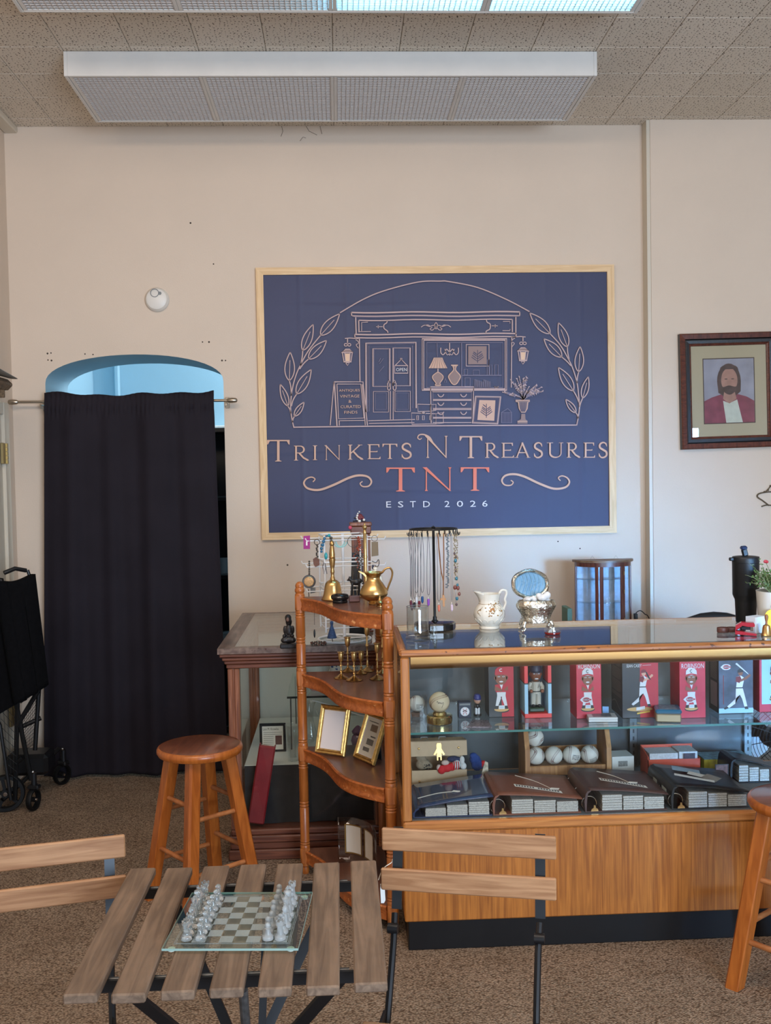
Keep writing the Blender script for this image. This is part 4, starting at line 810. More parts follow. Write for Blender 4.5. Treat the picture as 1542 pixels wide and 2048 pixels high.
# ------------------------------------------------------------------ stools
STW = wood('orange_stool_wood', (150, 76, 22), (178, 98, 36), 2, 14, 14, 0.35, 0.06, 0.25); STT = wood('stool_seat_wood', (96, 52, 34), (130, 76, 50), 0, 12, 10, 0.30, 0.08, 0.4); STR = wood('stool_rung_wood', (150, 86, 40), (178, 112, 64), 0, 14, 8, 0.45, 0.05)
def stool(label, loc, rz, H=0.61):
    t = thing('bar_stool', label, 'stool', loc, rz, None)
    MB().lathe([(0, H-0.034), (0.150, H-0.034), (0.160, H-0.030), (0.1655, H-0.020), (0.1655, H-0.010), (0.161, H-0.003), (0.156, H), (0.0, H)], 48, mi=0).build('seat', STT, t)
    MB().lathe([(0.1500, H-0.0345), (0.160, H-0.0308), (0.1660, H-0.0205), (0.1660, H-0.0095), (0.1614, H-0.0022), (0.1555, H+0.0006)], 48).build('seat_rim', STW, t)
    top, bot = 0.108, 0.212
    P = lambda i, z: Vector(((bot+(top-bot)*z/(H-0.03))*math.cos(i*math.pi/2), (bot+(top-bot)*z/(H-0.03))*math.sin(i*math.pi/2), z))
    for i in range(4):
        a_ = i*math.pi/2; m = MB(); p0, p1 = P(i, 0.0), P(i, H-0.0345)
        d = (p1-p0).normalized(); out = Vector((math.cos(a_), math.sin(a_), 0)); out = (out-d*out.dot(d)).normalized(); sd_ = d.cross(out)
        w = 0.0175; prof = [(w, w-0.006), (w-0.006, w), (-w+0.002, w), (-w, w-0.002), (-w, -w+0.002), (-w+0.002, -w), (w-0.006, -w), (w, -w+0.006)]
        c_, s_ = math.cos(math.pi/4), math.sin(math.pi/4)
        sq = [(0.0247, -0.0045), (0.0247, 0.0045), (0.002, 0.0247), (-0.002, 0.0247), (-0.0247, 0.002), (-0.0247, -0.002), (-0.002, -0.0247), (0.002, -0.0247)]
        vs = [p+out*x+sd_*y for p in (Vector((p0.x, p0.y, 0)), p1) for x, y in ((q[0]*1.22, q[1]*1.22) for q in sq)]
        for q in range(8): vs[q] = (vs[q][0], vs[q][1], 0.0); 
        m.add(vs, [(q, (q+1) % 8, 8+(q+1) % 8, 8+q) for q in range(8)]+[tuple(range(8))[::-1], tuple(range(8, 16))]).build('leg', STW, t, smooth=20)
    for i, (zA, zB) in enumerate(((0.155, 0.355), (0.205, 0.405), (0.155, 0.355), (0.205, 0.405))):
        for z in (zA, zB): MB().tube([P(i, z), P((i+1) % 4, z)], 0.0115, 12, taper=lambda u: 0.8+0.3*math.sin(math.pi*u)).build('rung', STR, t)
    return t
stool('round orange wooden stool standing in front of the black curtain', (-0.565, 3.97, 0), math.radians(-96))
stool('round orange wooden stool cut by the right edge, in front of the display counter', (1.435, 3.10, 0), math.radians(172), 0.612)
# ------------------------------------------------------------------ slatted folding table
SLT = wood('weathered_slat_wood', (106, 84, 66), (140, 114, 92), 1, 16, 14, 0.7, 0.3, blotch=0.35); STL = mat('black_steel', (24, 24, 26), 0.4, 0.3); GRT = mat('grey_steel_tube', (84, 84, 84), 0.4, 0.5, noise=0.4, nscale=60)
tz = 0.72; tc_ = (-0.2245, 2.1285)
t = thing('folding_table', 'small folding table with seven weathered wooden slats on black steel legs', 'table', (*tc_, 0))
for i in range(7):
    x = -0.2947+0.0615/2+i*0.08797; d = (0.004, -0.002, 0.001, 0.003, -0.001, -0.003, 0.002)[i]
    m = MB().box(x-0.0307, x+0.0307, -0.2985+d, 0.2985+d, tz-0.019, tz, 0.003)
    m.build('slat', SLT, t)
for y in (-0.205, 0.225):
    MB().box(-0.27, 0.235, y-0.003, y+0.003, tz-0.044, tz-0.0195, 0.001).build('rail', STL, t)
    MB().tube([(-0.255, y+0.012, tz-0.028), (0.225, y+0.012, tz-0.028)], 0.0075, 10).build('hinge_tube', GRT, t)
for sx_ in (-1, 1):
    MB().bar((sx_*0.212, -0.196, tz-0.035), (-sx_*0.235, 0.20, 0.006), 0.024, 0.010, (0, 1, 0.3)).build('leg', STL, t)
    MB().bar((sx_*0.188, 0.238, tz-0.04), (-sx_*0.215, -0.19, 0.006), 0.022, 0.009, (0, 1, -0.3)).build('leg', STL, t)
for y in (0.205, -0.195): MB().bar((-0.24, y, 0.005), (0.24, y, 0.005), 0.02, 0.01).build('foot_bar', STL, t)
MB().tube([(0.022, -0.212, tz-0.045), (0.025, -0.10, 0.30)], 0.0095, 10).build('brace_tube', GRT, t)
MB().bar((0.045, 0.10, tz-0.0195), (0.032, -0.09, 0.30), 0.016, 0.006, (0, 1, 0)).build('locking_bar', STL, t)
for y in (-0.09,): MB().tube([(-0.1, -0.09, 0.36), (0.1, -0.09, 0.36)], 0.005, 8).build('pivot_rod', STL, t)
# ------------------------------------------------------------------ folding chairs
CHW = wood('light_acacia_slat', (152, 106, 70), (186, 140, 100), 0, 18, 14, 0.55, 0.15, blotch=0.15); BAR = mat('gunmetal_bar', (52, 56, 60), 0.35, 0.6)
def chair(label, loc, rz):
    c = thing('folding_chair', label, 'chair', loc, rz, None)
    lean = lambda z: -(0.79-z)*0.62
    for z0, z1 in ((0.734, 0.789), (0.644, 0.697)):
        m = MB().box(-0.21, 0.21, -0.014, -0.002, z0, z1, 0.003, M=Matrix.Translation((0, lean((z0+z1)/2)*0.35, 0))); m.build('back_slat', CHW, c)
    for s in (-1, 1):
        x = s*0.172
        MB().bar((x, 0.002, 0.787), (x, lean(0.60)*0.35+0.003, 0.60), 0.024, 0.005, (0, 1, 0)).build('back_upright', BAR, c)
        pts = [(x, -0.062, 0.60), (x-s*0.003, -0.10, 0.545), (x-s*0.004, -0.165, 0.45), (x-s*0.004, -0.33, 0.20), (x-s*0.002, -0.47, 0.0)]
        for p, q in zip(pts, pts[1:]): pass
        lg_ = MB(); 
        for p, q in zip(pts, pts[1:]): lg_.bar(p, q, 0.007, 0.024, (0, 1, 0.6), ext=0.003)
        MB().tube(pts[:1]+pts[1:], 0.008, 8).build('front_leg', STL, c)
        MB().tube([(x*0.88, -0.50, 0.43), (x*0.88, -0.24, 0.22), (x*0.88, 0.02, 0.0)], 0.008, 8).build('rear_leg', STL, c)
        MB().lathe([(0, -0.012), (0.012, -0.012), (0.012, 0.012), (0, 0.012)], 12, M=Matrix.Translation((x, -0.09, 0.575)) @ Matrix.Rotation(math.pi/2, 4, 'Y')).build('pivot', STL, c)
        MB().bar((x, -0.20, 0.425), (x, -0.55, 0.415), 0.006, 0.022).build('seat_rail', STL, c)
    for i in range(5): MB().box(-0.205, 0.205, -0.275-0.062*i-0.054, -0.275-0.062*i, 0.437, 0.449, 0.003).build('seat_slat', CHW, c)
    MB().tube([(-0.15, 0.02, 0.008), (0.15, 0.02, 0.008)], 0.007, 8).build('rear_bar', STL, c); MB().tube([(-0.17, -0.465, 0.008), (0.17, -0.465, 0.008)], 0.007, 8).build('front_bar', STL, c)
    return c
cR_ = chair('wooden-slat folding chair to the right of the slatted table, with a price tag', (0.2945, 2.4195, 0), math.radians(-14))
cL_ = chair('wooden-slat folding chair at the left edge beside the slatted table', (-0.745, 2.434, 0), math.radians(13.5))
# price tag on the right chair
TAGM = mat('white_paper_tag', (226, 224, 218), 0.7); STRING = mat('white_cotton_string', (224, 214, 196), 0.8)
tg = thing('price_tag', 'white paper price tag tied with string to the right folding chair', 'tag', (0, 0, 0))
Yt = 2.452
MB().tube(spline([tuple(at(x, y, Y=Yt)) for x, y in ((800, 1721), (793, 1720), (786, 1718), (783, 1725), (770, 1734), (762, 1746), (757, 1760))], 4), 0.0011, 6).build('string', STRING, tg)
q = [at(x, y, Y=Yt) for x, y in ((760, 1768), (769, 1770), (771, 1800), (768, 1806), (762, 1806))]
MB().plate([(v.x, v.z) for v in q], Yt-0.0008, Yt+0.0008).build('card', TAGM, tg, smooth=0)
# ------------------------------------------------------------------ folded wagon
wg = thing('folded_wagon', 'folded black utility wagon standing on its wheels beside the black curtain', 'wagon', (0, 0, 0))
MESHB = mat('black_mesh_fabric', (8, 8, 10), 0.9, noise=0.3, nscale=60, spec=0.1); TYRE = mat('black_rubber', (8, 8, 9), 0.55, spec=0.3); BLKF = mat('black_wagon_frame', (8, 8, 9), 0.5, spec=0.3); CHR = mat('chrome', (200, 200, 200), 0.15, 1.0)
Yw = 5.16
def w3(x, y, Y=Yw): return at(x, y, Y=Y)
MB().tube([w3(55, 1140), w3(62, 1160), w3(86, 1368)], 0.008, 10).build('frame_tube', STL, wg); MB().tube([w3(-30, 1150, 5.06), w3(2, 1160, 5.06), w3(40, 1402, 5.06)], 0.008, 10).build('frame_tube', STL, wg)
MB().tube([w3(-30, 1400, 5.06), w3(0, 1450, 5.06), w3(22, 1600, 5.08)], 0.009, 10).build('frame_tube', STL, wg)
def fab(u, v):
    a_, b_ = w3(1, 1160, 5.08), w3(60, 1148, 5.16); c_, d_ = w3(40, 1404, 5.08), w3(84, 1368, 5.16)
    p = a_.lerp(b_, u).lerp(c_.lerp(d_, u), v); return (p.x, p.y-0.022*math.sin(math.pi*u)-0.003*math.sin(18*u), p.z-0.016*math.sin(math.pi*u)*(1-v))
f_ = MB().grid(fab, 20, 20).build('folded_cover', MESHB, wg); s_ = f_.modifiers.new('t', 'SOLIDIFY'); s_.thickness = 0.05; s_.offset = -1
MB().tube([w3(8, 1146, 5.07), w3(30, 1137, 5.1), w3(52, 1141, 5.14)], 0.011, 10).build('handle', STL, wg)
MB().tube([w3(40, 1404, 5.07), w3(84, 1372, 5.15)], 0.009, 10).build('cross_bar', STL, wg)
for (p, q, Ya, Yb) in (((35, 1400), (30, 1600), 5.10, 5.12), ((30, 1395), (62, 1560), 5.10, 5.12), ((82, 1372), (34, 1452), 5.12, 5.10), ((40, 1455), (82, 1436), 5.12, 5.15), ((28, 1530), (45, 1515), 5.11, 5.11), ((78, 1375), (70, 1500), 5.14, 5.14), ((5, 1600), (118, 1497), 5.10, 5.42)):
    MB().tube([w3(*p, Ya), w3(*q, Yb)], 0.0115, 8).build('strut', BLKF, wg)
v4w = [w3(-40, 1150, 5.05), w3(3, 1158, 5.075), w3(40, 1404, 5.075), w3(-14, 1436, 5.05)]
MB().add([tuple(v) for v in v4w]+[(v.x, v.y+0.03, v.z) for v in v4w], [(3, 2, 1, 0), (4, 5, 6, 7), (0, 1, 5, 4), (1, 2, 6, 5), (2, 3, 7, 6), (3, 0, 4, 7)]).build('side_cover', MESHB, wg, smooth=0)
net = MB()
def netpatch(A, B, Cc, D, n, m_):
    for i in range(n+1): net.tube([A.lerp(B, i/n), D.lerp(Cc, i/n)], 0.0011, 4)
    for i in range(m_+1): net.tube([A.lerp(D, i/m_), B.lerp(Cc, i/m_)], 0.0011, 4)
netpatch(w3(-2, 1385, 5.08), w3(28, 1420, 5.08), w3(36, 1560, 5.1), w3(8, 1540, 5.1), 4, 9); netpatch(w3(40, 1440, 5.11), w3(80, 1384, 5.14), w3(66, 1490, 5.14), w3(50, 1500, 5.11), 9, 12)
net.build('wire_side_netting', STL, wg)['kind'] = 'stuff'
MB().box(-0.16, 0.06, -0.05, 0.12, 0.06, 0.17, 0.02, M=Matrix.Translation(w3(78, 1570, 5.3))).build('wheel_housing', STL, wg)
def wheel(c, r, wdt, rz, spokes, name):
    M = Matrix.Translation(c) @ Matrix.Rotation(rz, 4, 'Z') @ Matrix.Rotation(math.pi/2, 4, 'X')
    m = MB().lathe([(r*0.78, -wdt*0.5), (r*0.95, -wdt*0.5), (r, -wdt*0.25), (r, wdt*0.25), (r*0.95, wdt*0.5), (r*0.78, wdt*0.5), (r*0.78, -wdt*0.5)], 32, M=M)
    o = m.build(name, TYRE, wg); h = MB().lathe([(0, -wdt*0.55), (r*0.22, -wdt*0.55), (r*0.22, wdt*0.55), (0, wdt*0.55)], 16, M=M)
    for i in range(spokes):
        a_ = 2*math.pi*i/spokes+0.5; h.bar(M @ Vector((r*0.15*math.cos(a_), r*0.15*math.sin(a_), 0)), M @ Vector((r*0.8*math.cos(a_), r*0.8*math.sin(a_), 0)), r*0.16, wdt*0.5, M.to_3x3() @ Vector((0, 0, 1)))
    h.build('spokes', TYRE, o); MB().lathe([(0, wdt*0.56), (r*0.13, wdt*0.56), (r*0.11, wdt*0.72), (0, wdt*0.75)], 12, M=M).build('hub_cap', CHR, o)
c_ = at(11, 1582, Y=5.12); wheel(Vector((c_.x, 5.12, 0.0935)), 0.0935, 0.034, 0.25, 5, 'big_wheel')
wheel(Vector((at(66, 1590, Y=5.12).x, 5.125, 0.056)), 0.056, 0.026, 1.35, 0, 'caster_wheel'); wheel(Vector((at(125, 1540, Y=5.56).x, 5.55, 0.056)), 0.056, 0.026, 1.0, 0, 'caster_wheel')
for (x, y, Y_, r_) in ((68, 1560, 5.125, 1.35), (127, 1515, 5.55, 1.0)):
    p = at(x, y, Y=Y_); MB().tube([(p.x, p.y, 0.11), (p.x, p.y, 0.19)], 0.014, 10).build('caster_stem', STL, wg)
    MB().box(-0.02, 0.02, -0.03, 0.03, 0, 0.022, 0.006, M=Matrix.Translation((p.x, p.y, 0.108)) @ Matrix.Rotation(r_, 4, 'Z')).build('caster_yoke', STL, wg)
    MB().ball((p.x, p.y-0.012, 0.198), 0.008, 8).build('bolt_head', CHR, wg)
# ------------------------------------------------------------------ things on the corner shelf
def base(x, y, Z): p = at(x, y, Z=Z); return p, p.y/F
def lathe_px(mb, prof, s, n=28, c=(0, 0, 0), **k): return mb.lathe([(r*s, h*s) for r, h in prof], n, c, **k)
def blob(mb, parts, mi=0):
    for c, r, sc in parts: mb.ball(c, r, 14, mi, sc)
    return mb
def fuse(o, vox, smooth=6):
    m = o.modifiers.new('fuse', 'REMESH'); m.mode = 'VOXEL'; m.voxel_size = vox; m.use_smooth_shade = True
    q = o.modifiers.new('soften', 'SMOOTH'); q.iterations = smooth; q.factor = 0.5; return o
BLKST = mat('black_polished_stone', (16, 16, 18), 0.2, noise=0.3, nscale=40); DKBR = mat('dark_bronze', (30, 26, 26), 0.4, 0.2, noise=0.4, nscale=60)
PORC = mat('ivory_porcelain', (232, 226, 212), 0.18, coat=0.3); GOLDL = mat('gold_leaf_print', (160, 124, 74), 0.35, 0.5); SILV = mat('tarnished_silver', (190, 172, 150), 0.25, 1.0, noise=0.35, nscale=45)
T4 = TZ[3]+0.0015
p, s = base(666, 1199, T4)
bell = thing('hand_bell', 'tall brass hand bell standing on the top tier of the corner shelf', 'bell', p)
lathe_px(MB(), [(0, 34), (12, 32), (19, 8), (21.5, 1), (23, 0), (23.5, 1.5), (21, 5), (18.5, 12), (17, 20), (15.8, 28), (14.5, 33), (11, 37), (6, 40), (0, 41)], s).build('bell_body', BRASS, bell)
lathe_px(MB(), [(0, 40), (5, 40), (4.6, 44), (3.6, 46), (3.4, 52), (4.4, 55), (4.2, 58), (3.2, 61), (4.6, 66), (6.2, 79), (6.4, 82), (5.4, 83), (6.2, 85), (5.4, 87), (6.0, 90), (5.2, 98), (4.0, 106), (3.6, 108), (4.8, 110), (4.6, 114), (3.2, 116), (2.0, 118), (0, 119)], s, 20).build('handle', BRASSD, bell)
p, s = base(680, 1205, T4)
one('stone_dish', lathe_px(MB(), [(0, 0), (15, 0), (15.5, 3), (14, 5.5), (17, 7), (18.5, 11), (17, 15), (15, 16.5), (12, 15.5), (11, 12), (0, 11)], s, 30), BLKST, 'small round black stone dish at the front of the shelf top', 'dish', p)
p, s = base(748, 1208, T4)
jug = thing('brass_pitcher', 'brass pitcher with scalloped rim and looped handle on the corner shelf top', 'pitcher', p)
fn = lambda a, z: 1+0.06*math.cos(6*a)*max(0, (z/s-56)/9)
m = lathe_px(MB(), [(0, 0), (11, 0), (11.5, 2), (9.5, 5), (14, 7), (24, 13), (28, 19), (28.2, 23), (26, 31), (20.5, 40), (15, 47), (12.8, 51), (13, 54), (15, 59), (20.5, 64), (20, 64.5), (14, 58.5), (11.5, 53), (11.5, 50), (0, 48)], s, 36, fn=fn)
m.build('body', BRASS, jug)
MB().plate([(x*s, z*s) for x, z in ((-14, 58), (-19, 63.6), (-29, 67.5), (-30.5, 66.5), (-22, 61.5), (-16, 55))], -7*s, 7*s).build('spout', BRASS, jug)
MB().tube(spline([(x*s, 0, z*s) for x, z in ((17, 62), (24, 70), (33, 72), (38, 64), (36.5, 52), (30, 36), (26.5, 26))], 5), 1.9*s, 8).build('handle', BRASSD, jug)
p, s = base(760, 1213, T4)
one('incense_burner', lathe_px(MB(), [(0, 0), (7, 0), (7, 2), (4, 4), (5, 5.5), (9, 7), (9.5, 8.5), (6, 11), (3.4, 15), (1.6, 19), (1.2, 22), (0, 23)], s, 18), BRASSD, 'tiny brass cone incense burner in front of the brass pitcher', 'incense burner', p)
p, s = base(732, 1194, T4)
one('brass_column', lathe_px(MB(), [(0, 0), (13, 0), (13, 2), (6, 6), (4.0, 9), (3.5, 12), (3.5, 78), (4.4, 79), (4.4, 82), (3.4, 83), (3.4, 128), (4.0, 130), (3.0, 133), (2.6, 135), (4.8, 139), (4.6, 142), (2.2, 144), (1.6, 148), (0, 149)], s, 20), BRASS, 'tall slim brass column with a finial standing behind the brass pitcher', 'column', p)
p, s = base(709, 1203, T4)
one('wooden_block', MB().box(-11*s, 11*s, -0.014, 0.014, 0, 12*s, 0.002), MAH, 'small dark wood block under the black animal figurine', 'block', p)
cat = MB(); q = lambda x, z, y=0: (x*s, y*s, z*s)
blob(cat, [(q(4, 27), 7.5*s, (1.35, 0.9, 0.95)), (q(-3, 28), 5.5*s, (1, 0.9, 1)), (q(11, 29), 5.2*s, (1, 0.9, 1.05)), (q(-8, 33), 4.2*s, (1, 1, 1)), (q(-12, 31), 2.4*s, (1.2, 0.9, 0.8)), (q(-6, 37), 1.3*s, (1, 1, 1.8)), (q(-9.5, 37), 1.3*s, (1, 1, 1.8))])
for x, y in ((-4, -3), (-3, 3), (10, -3), (11, 3)): cat.tube([q(x, 25, y), q(x-1, 12, y), q(x-1.5, 1.5, y), q(x-3.0, 0.8, y)], 1.9*s, 8, taper=lambda u: 1.2-0.4*u)
cat.tube([q(15, 30), q(19, 26), q(19, 16), q(17, 8)], 1.2*s, 8)
b_ = fuse(one('animal_figurine', cat, DKBR, 'black four-legged animal figurine standing on the small wood block', 'figurine', (p.x, p.y, p.z+12.2*s)), 0.0016)
p, s = base(757, 1192, T4)
one('lidded_pot', lathe_px(MB(), [(0, 0), (9, 0), (13, 10), (15, 30), (13, 40), (12, 41), (12.5, 43), (9, 49), (4, 52), (2.5, 53), (4.5, 56), (4, 59), (0, 60)], s, 24), PORC, 'white lidded pot behind the brass pitcher on the shelf top', 'pot', (p.x-0.012, p.y-0.02, p.z))
# candlesticks on the second tier
T3 = TZ[2]+0.0015; CAND = 'brass candlesticks on the second tier'
cds = [(682.5, 1356, 53, 15, 'short brass candlestick farthest left on the second tier'), (696, 1343, 70, 12, 'medium brass candlestick behind the two leftmost short ones'), (708.6, 1360, 57, 17, 'short brass candlestick with the widest foot at the front of the group'),
       (722.6, 1347, 45, 12, 'shortest brass candlestick, between the front one and the tall one'), (735, 1342, 91, 14, 'tallest brass candlestick, at the back left of centre'), (755, 1358, 73, 16, 'medium brass candlestick in front of the right post group'), (766, 1346, 93, 12, 'tall brass candlestick half hidden by the right turned post')]
for i, (x, y, h, fr, lab) in enumerate(cds):
    p, s = base(x, y, T3); t = thing('candlestick', lab, 'candlestick', p, 0, CAND)
    k1 = h-18
    lathe_px(MB(), [(0, 0), (fr, 0), (fr*1.02, 1), (fr*0.9, 2.5), (fr*0.5, 5), (2.2, 9), (1.7, 11), (3.0, 13), (1.8, 15), (1.6, k1*0.38), (2.9, k1*0.42), (1.6, k1*0.46), (1.5, k1*0.66), (3.4, k1*0.70), (3.2, k1*0.73), (1.6, k1*0.78), (2.0, k1-2), (0, k1-1)], s, 20).build('stem_and_foot', BRASSD if i % 2 else BRASS, t)
    lathe_px(MB(), [(0, k1-2), (3.4, k1-1), (5.2, k1+4), (5.4, k1+12), (5.2, k1+15), (7.4, k1+17), (7.4, k1+18), (4.6, k1+17.5), (4.2, k1+6), (0, k1+5)], s, 20).build('cup', BRASS, t)
# gold frames on the third tier
GILT = mat('gilt_frame', (202, 164, 98), 0.32, 0.9, noise=0.25, nscale=70, bump=0.25, bscale=220); PAPER = mat('warm_white_paper', (222, 214, 212), 0.7); BACKB = mat('black_backing', (26, 24, 24), 0.7)
T2 = TZ[1]+0.0015
def gold_frame(label, p, yaw, lean, w, h, paper_prints):
    t = thing('gold_photo_frame', label, 'photo frame', p); t.rotation_mode = 'XYZ'
    t.rotation_euler = (-lean, 0, -yaw)
    FP = [(0.0, 0.0, 0), (0.0, -0.010, 0), (0.004, -0.014, 0), (0.010, -0.011, 0), (0.014, -0.015, 0), (0.018, -0.012, 0), (0.021, -0.006, 0), (0.021, 0.0, 0)]
    for k in range(4):
        hw, hh = (w/2, h/2) if k % 2 == 0 else (h/2, w/2); m = MB(); vs = []
        for (i, y, _) in FP: vs += [(-hw+i, y, hh-i), (hw-i, y, hh-i)]
        for q_ in range(len(FP)-1): m.add(vs[2*q_:2*q_+4], [(0, 1, 3, 2)], 0)
        m.add(vs[0::2], [tuple(range(len(FP)))]); m.add(vs[1::2], [tuple(range(len(FP)))[::-1]])
        o = m.build('frame_rail', GILT, t, smooth=0); o.rotation_euler = (0, k*math.pi/2, 0); o.location = (0, 0, h/2)
    MB().box(-w/2+0.020, w/2-0.020, -0.0065, -0.0035, 0.020, h-0.020).build('paper', PAPER, t)
    MB().box(-w/2+0.002, w/2-0.002, 0.0005, 0.004, 0.002, h-0.002).build('backing', BACKB, t)
    M_ = MB().plate([(-0.02, 0.0), (0.02, 0.0), (0.012, h*0.7), (-0.012, h*0.7)], -0.0015, 0.0015).build('strut', BACKB, t)
    M_.location = (0, 0.055 if lean < 0.3 else 0.07, 0.004); M_.rotation_euler = (math.radians(23), 0, 0)
    if paper_prints:
        pm_ = MB()
        for x0, x1, z0, z1, mi in paper_prints: pm_.flat([(x0*w, z0*h), (x1*w, z0*h), (x1*w, z1*h), (x0*w, z1*h)], -0.0067, mi)
        pm_.build('printed_note', [mat('print_tan_stamp', (158, 120, 84), 0.7), mat('print_grey_ink', (120, 112, 106), 0.7), mat('cream_print_paper', (214, 204, 184), 0.7)], t, smooth=0)
    return t
gold_frame('gold photo frame with blank white paper on the third tier, left of two', at(661, 1512, Z=T2)+Vector((0, 0.02, 0)), math.radians(33), 0.28, 0.142, 0.195, None)
gold_frame('gold photo frame holding a printed note, turned sideways by the right post', at(727, 1526, Z=T2)+Vector((0.006, 0.02, 0)), math.radians(60), 0.36, 0.150, 0.192, [(-0.3, 0.3, 0.12, 0.88, 2), (-0.1, 0.22, 0.62, 0.76, 0), (-0.12, 0.2, 0.34, 0.46, 1), (-0.2, 0.1, 0.2, 0.28, 1), (0.0, 0.24, 0.5, 0.53, 1), (-0.25, 0.2, 0.8, 0.82, 1)])
# curved clear frame on the bottom tier
T1 = TZ[0]+0.002; ac = thing('curved_photo_frame', 'curved clear acrylic double photo frame with gold-edged blank inserts on the lowest tier', 'photo frame', (0, 0, 0))
plan = spline([(-0.035, 4.03), (0.02, 4.025), (0.065, 3.985), (0.098, 3.92), (0.112, 3.83)], 6)
def pl_at(u): f_ = u*(len(plan)-1); i = min(int(f_), len(plan)-2); a_, b2 = plan[i], plan[i+1]; t_ = f_-i; return (a_[0]+(b2[0]-a_[0])*t_, a_[1]+(b2[1]-a_[1])*t_)
ztop = 0.284
o = MB().grid(lambda u, v: (*pl_at(u), T1+(ztop-T1)*v), 24, 1).build('clear_panel', pane('acrylic', (0.93, 0.93, 0.92), 0.05), ac, smooth=60); mm = o.modifiers.new('t', 'SOLIDIFY'); mm.thickness = 0.004
GE = mat('gold_edge', (168, 138, 80), 0.35, 0.8); CARD = mat('cream_card', (214, 202, 184), 0.75)
for u0, u1 in ((0.16, 0.50), (0.56, 0.86)):
    off = lambda u: (lambda a_: (a_[0]-0.004, a_[1]-0.004))(pl_at(u))
    MB().grid(lambda u, v: (*off(u0+(u1-u0)*u), T1+0.045+(ztop-0.028-T1-0.045)*v), 12, 1).build('blank_insert', CARD, ac)
    for (ua, ub, za, zb) in ((u0, u1, ztop-0.030, ztop-0.025), (u0, u1, T1+0.041, T1+0.046), (u0, u0+0.022, T1+0.041, ztop-0.025), (u1-0.022, u1, T1+0.041, ztop-0.025)):
        MB().grid(lambda u, v: (off(ua+(ub-ua)*u)[0]-0.0012, off(ua+(ub-ua)*u)[1]-0.0012, za+(zb-za)*v), 10, 1).build('gold_border', GE, ac)
# ------------------------------------------------------------------ things on the antique showcase
LT = 0.9265
WIRE = mat('white_coated_wire', (226, 226, 226), 0.35)
p, s = base(689, 1279, LT)
rk = thing('spinner_rack', 'white wire spinner rack hung with jewellery on the antique showcase', 'rack', p)
MB().tube([(0.115*math.cos(a_), 0.115*math.sin(a_), 0.004) for a_ in [i*math.pi/16 for i in range(32)]], 0.0052, 8, closed=True).build('base_ring', WIRE, rk)
for a_ in (0.4, 0.4+math.pi/2): MB().tube([(-0.115*math.cos(a_), -0.115*math.sin(a_), 0.004), (0.115*math.cos(a_), 0.115*math.sin(a_), 0.004)], 0.003, 8).build('base_spoke', WIRE, rk)
rh = 212*s; MB().tube([(0, 0, 0.004), (0, 0, rh)], 0.0065, 10).build('pole', WIRE, rk)
hw_ = 46*s; ANG = 0.14
cr_ = [Vector((math.cos(ANG+math.pi/4+k*math.pi/2)*hw_*1.3, math.sin(ANG+math.pi/4+k*math.pi/2)*hw_*1.3, 0)) for k in range(4)]
for c in cr_: MB().tube([(c.x, c.y, 22*s), (c.x, c.y, rh-6*s)], 0.0038, 8).build('upright', WIRE, rk)
hooks = []
for z in (30, 48, 104, 152, 203):
    zz = z*s; fr_ = MB()
    MB().tube([(c.x, c.y, zz) for c in cr_], 0.0034, 8, closed=True).build('wire_ring', WIRE, rk)
    if z in (104, 152, 203):
        for k in range(4):
            a_, b2 = cr_[k], cr_[(k+1) % 4]; mid = (a_+b2)/2; d = mid.normalized(); MB().tube([(a_.x, a_.y, zz+8*s), (b2.x, b2.y, zz+8*s)], 0.0032, 6).build('wire_bar', WIRE, rk)
        for c in cr_:
            d = c.normalized(); e = c+Vector((1 if c.x > 0 else -1, -0.15, 0))*(34*s); MB().tube([(c.x, c.y, zz), (e.x, e.y, zz), (e.x+(0.006 if c.x > 0 else -0.006), e.y, zz+0.012)], 0.0028, 6).build('hook_arm', WIRE, rk); hooks.append(p+Vector((e.x, e.y, zz)))
# what hangs on the rack: placed where the photograph shows it, just in front of the wires
GRP = 'jewellery hung on the white spinner rack'; YJ = p.y-0.115
MAG = mat('magenta_card', (150, 28, 118), 0.6); MATS_J = dict(steel=mat('oxidised_chain', (96, 92, 88), 0.35, 0.9), brown=mat('brown_leather', (104, 66, 52), 0.6, noise=0.3, nscale=80), blue=mat('blue_glass_beads', (48, 104, 140), 0.15), teal=mat('teal_glass', (44, 150, 158), 0.12, coat=0.4), gold=mat('rose_gold', (206, 160, 110), 0.3, 0.8, noise=0.3, nscale=90), tan=mat('taupe_card', (124, 108, 86), 0.7), navy=mat('navy_enamel', (30, 38, 66), 0.4), ice=mat('pale_aqua_strap', (150, 198, 196), 0.3), red=mat('amber_red_beads', (150, 62, 36), 0.2))
def jp(x, y, Y=None): return at(x, y, Y=Y or YJ)
def ring_pts(cx_, cy_, r_, n=16, Y=None): return [jp(cx_+r_*math.cos(i*2*math.pi/n), cy_+r_*math.sin(i*2*math.pi/n), Y) for i in range(n)]
def plate_px(mb, quad, Y, th=0.002, mi=0): v = [at(x, y, Y=Y) for x, y in quad]; return mb.plate([(q_.x, q_.z) for q_ in v], Y-th, Y, mi)
m = plate_px(MB(), [(607, 1072), (620, 1071), (620, 1098), (607, 1098)], YJ); plate_px(m, [(612, 1083), (615, 1083), (615, 1091), (612, 1091)], YJ-0.0021, 0.0006, 1)
one('earring_card', m, [MAG, TAGM], 'magenta earring card on the upper left hook of the spinner rack', 'earring card', group=GRP)
m = MB().tube(ring_pts(634, 1084, 5.5), 0.0018, 6, closed=True)
kc = one('keychain', m, MATS_J['steel'], 'keychain with a brown leather pouch on the spinner rack, upper left', 'keychain', group=GRP)
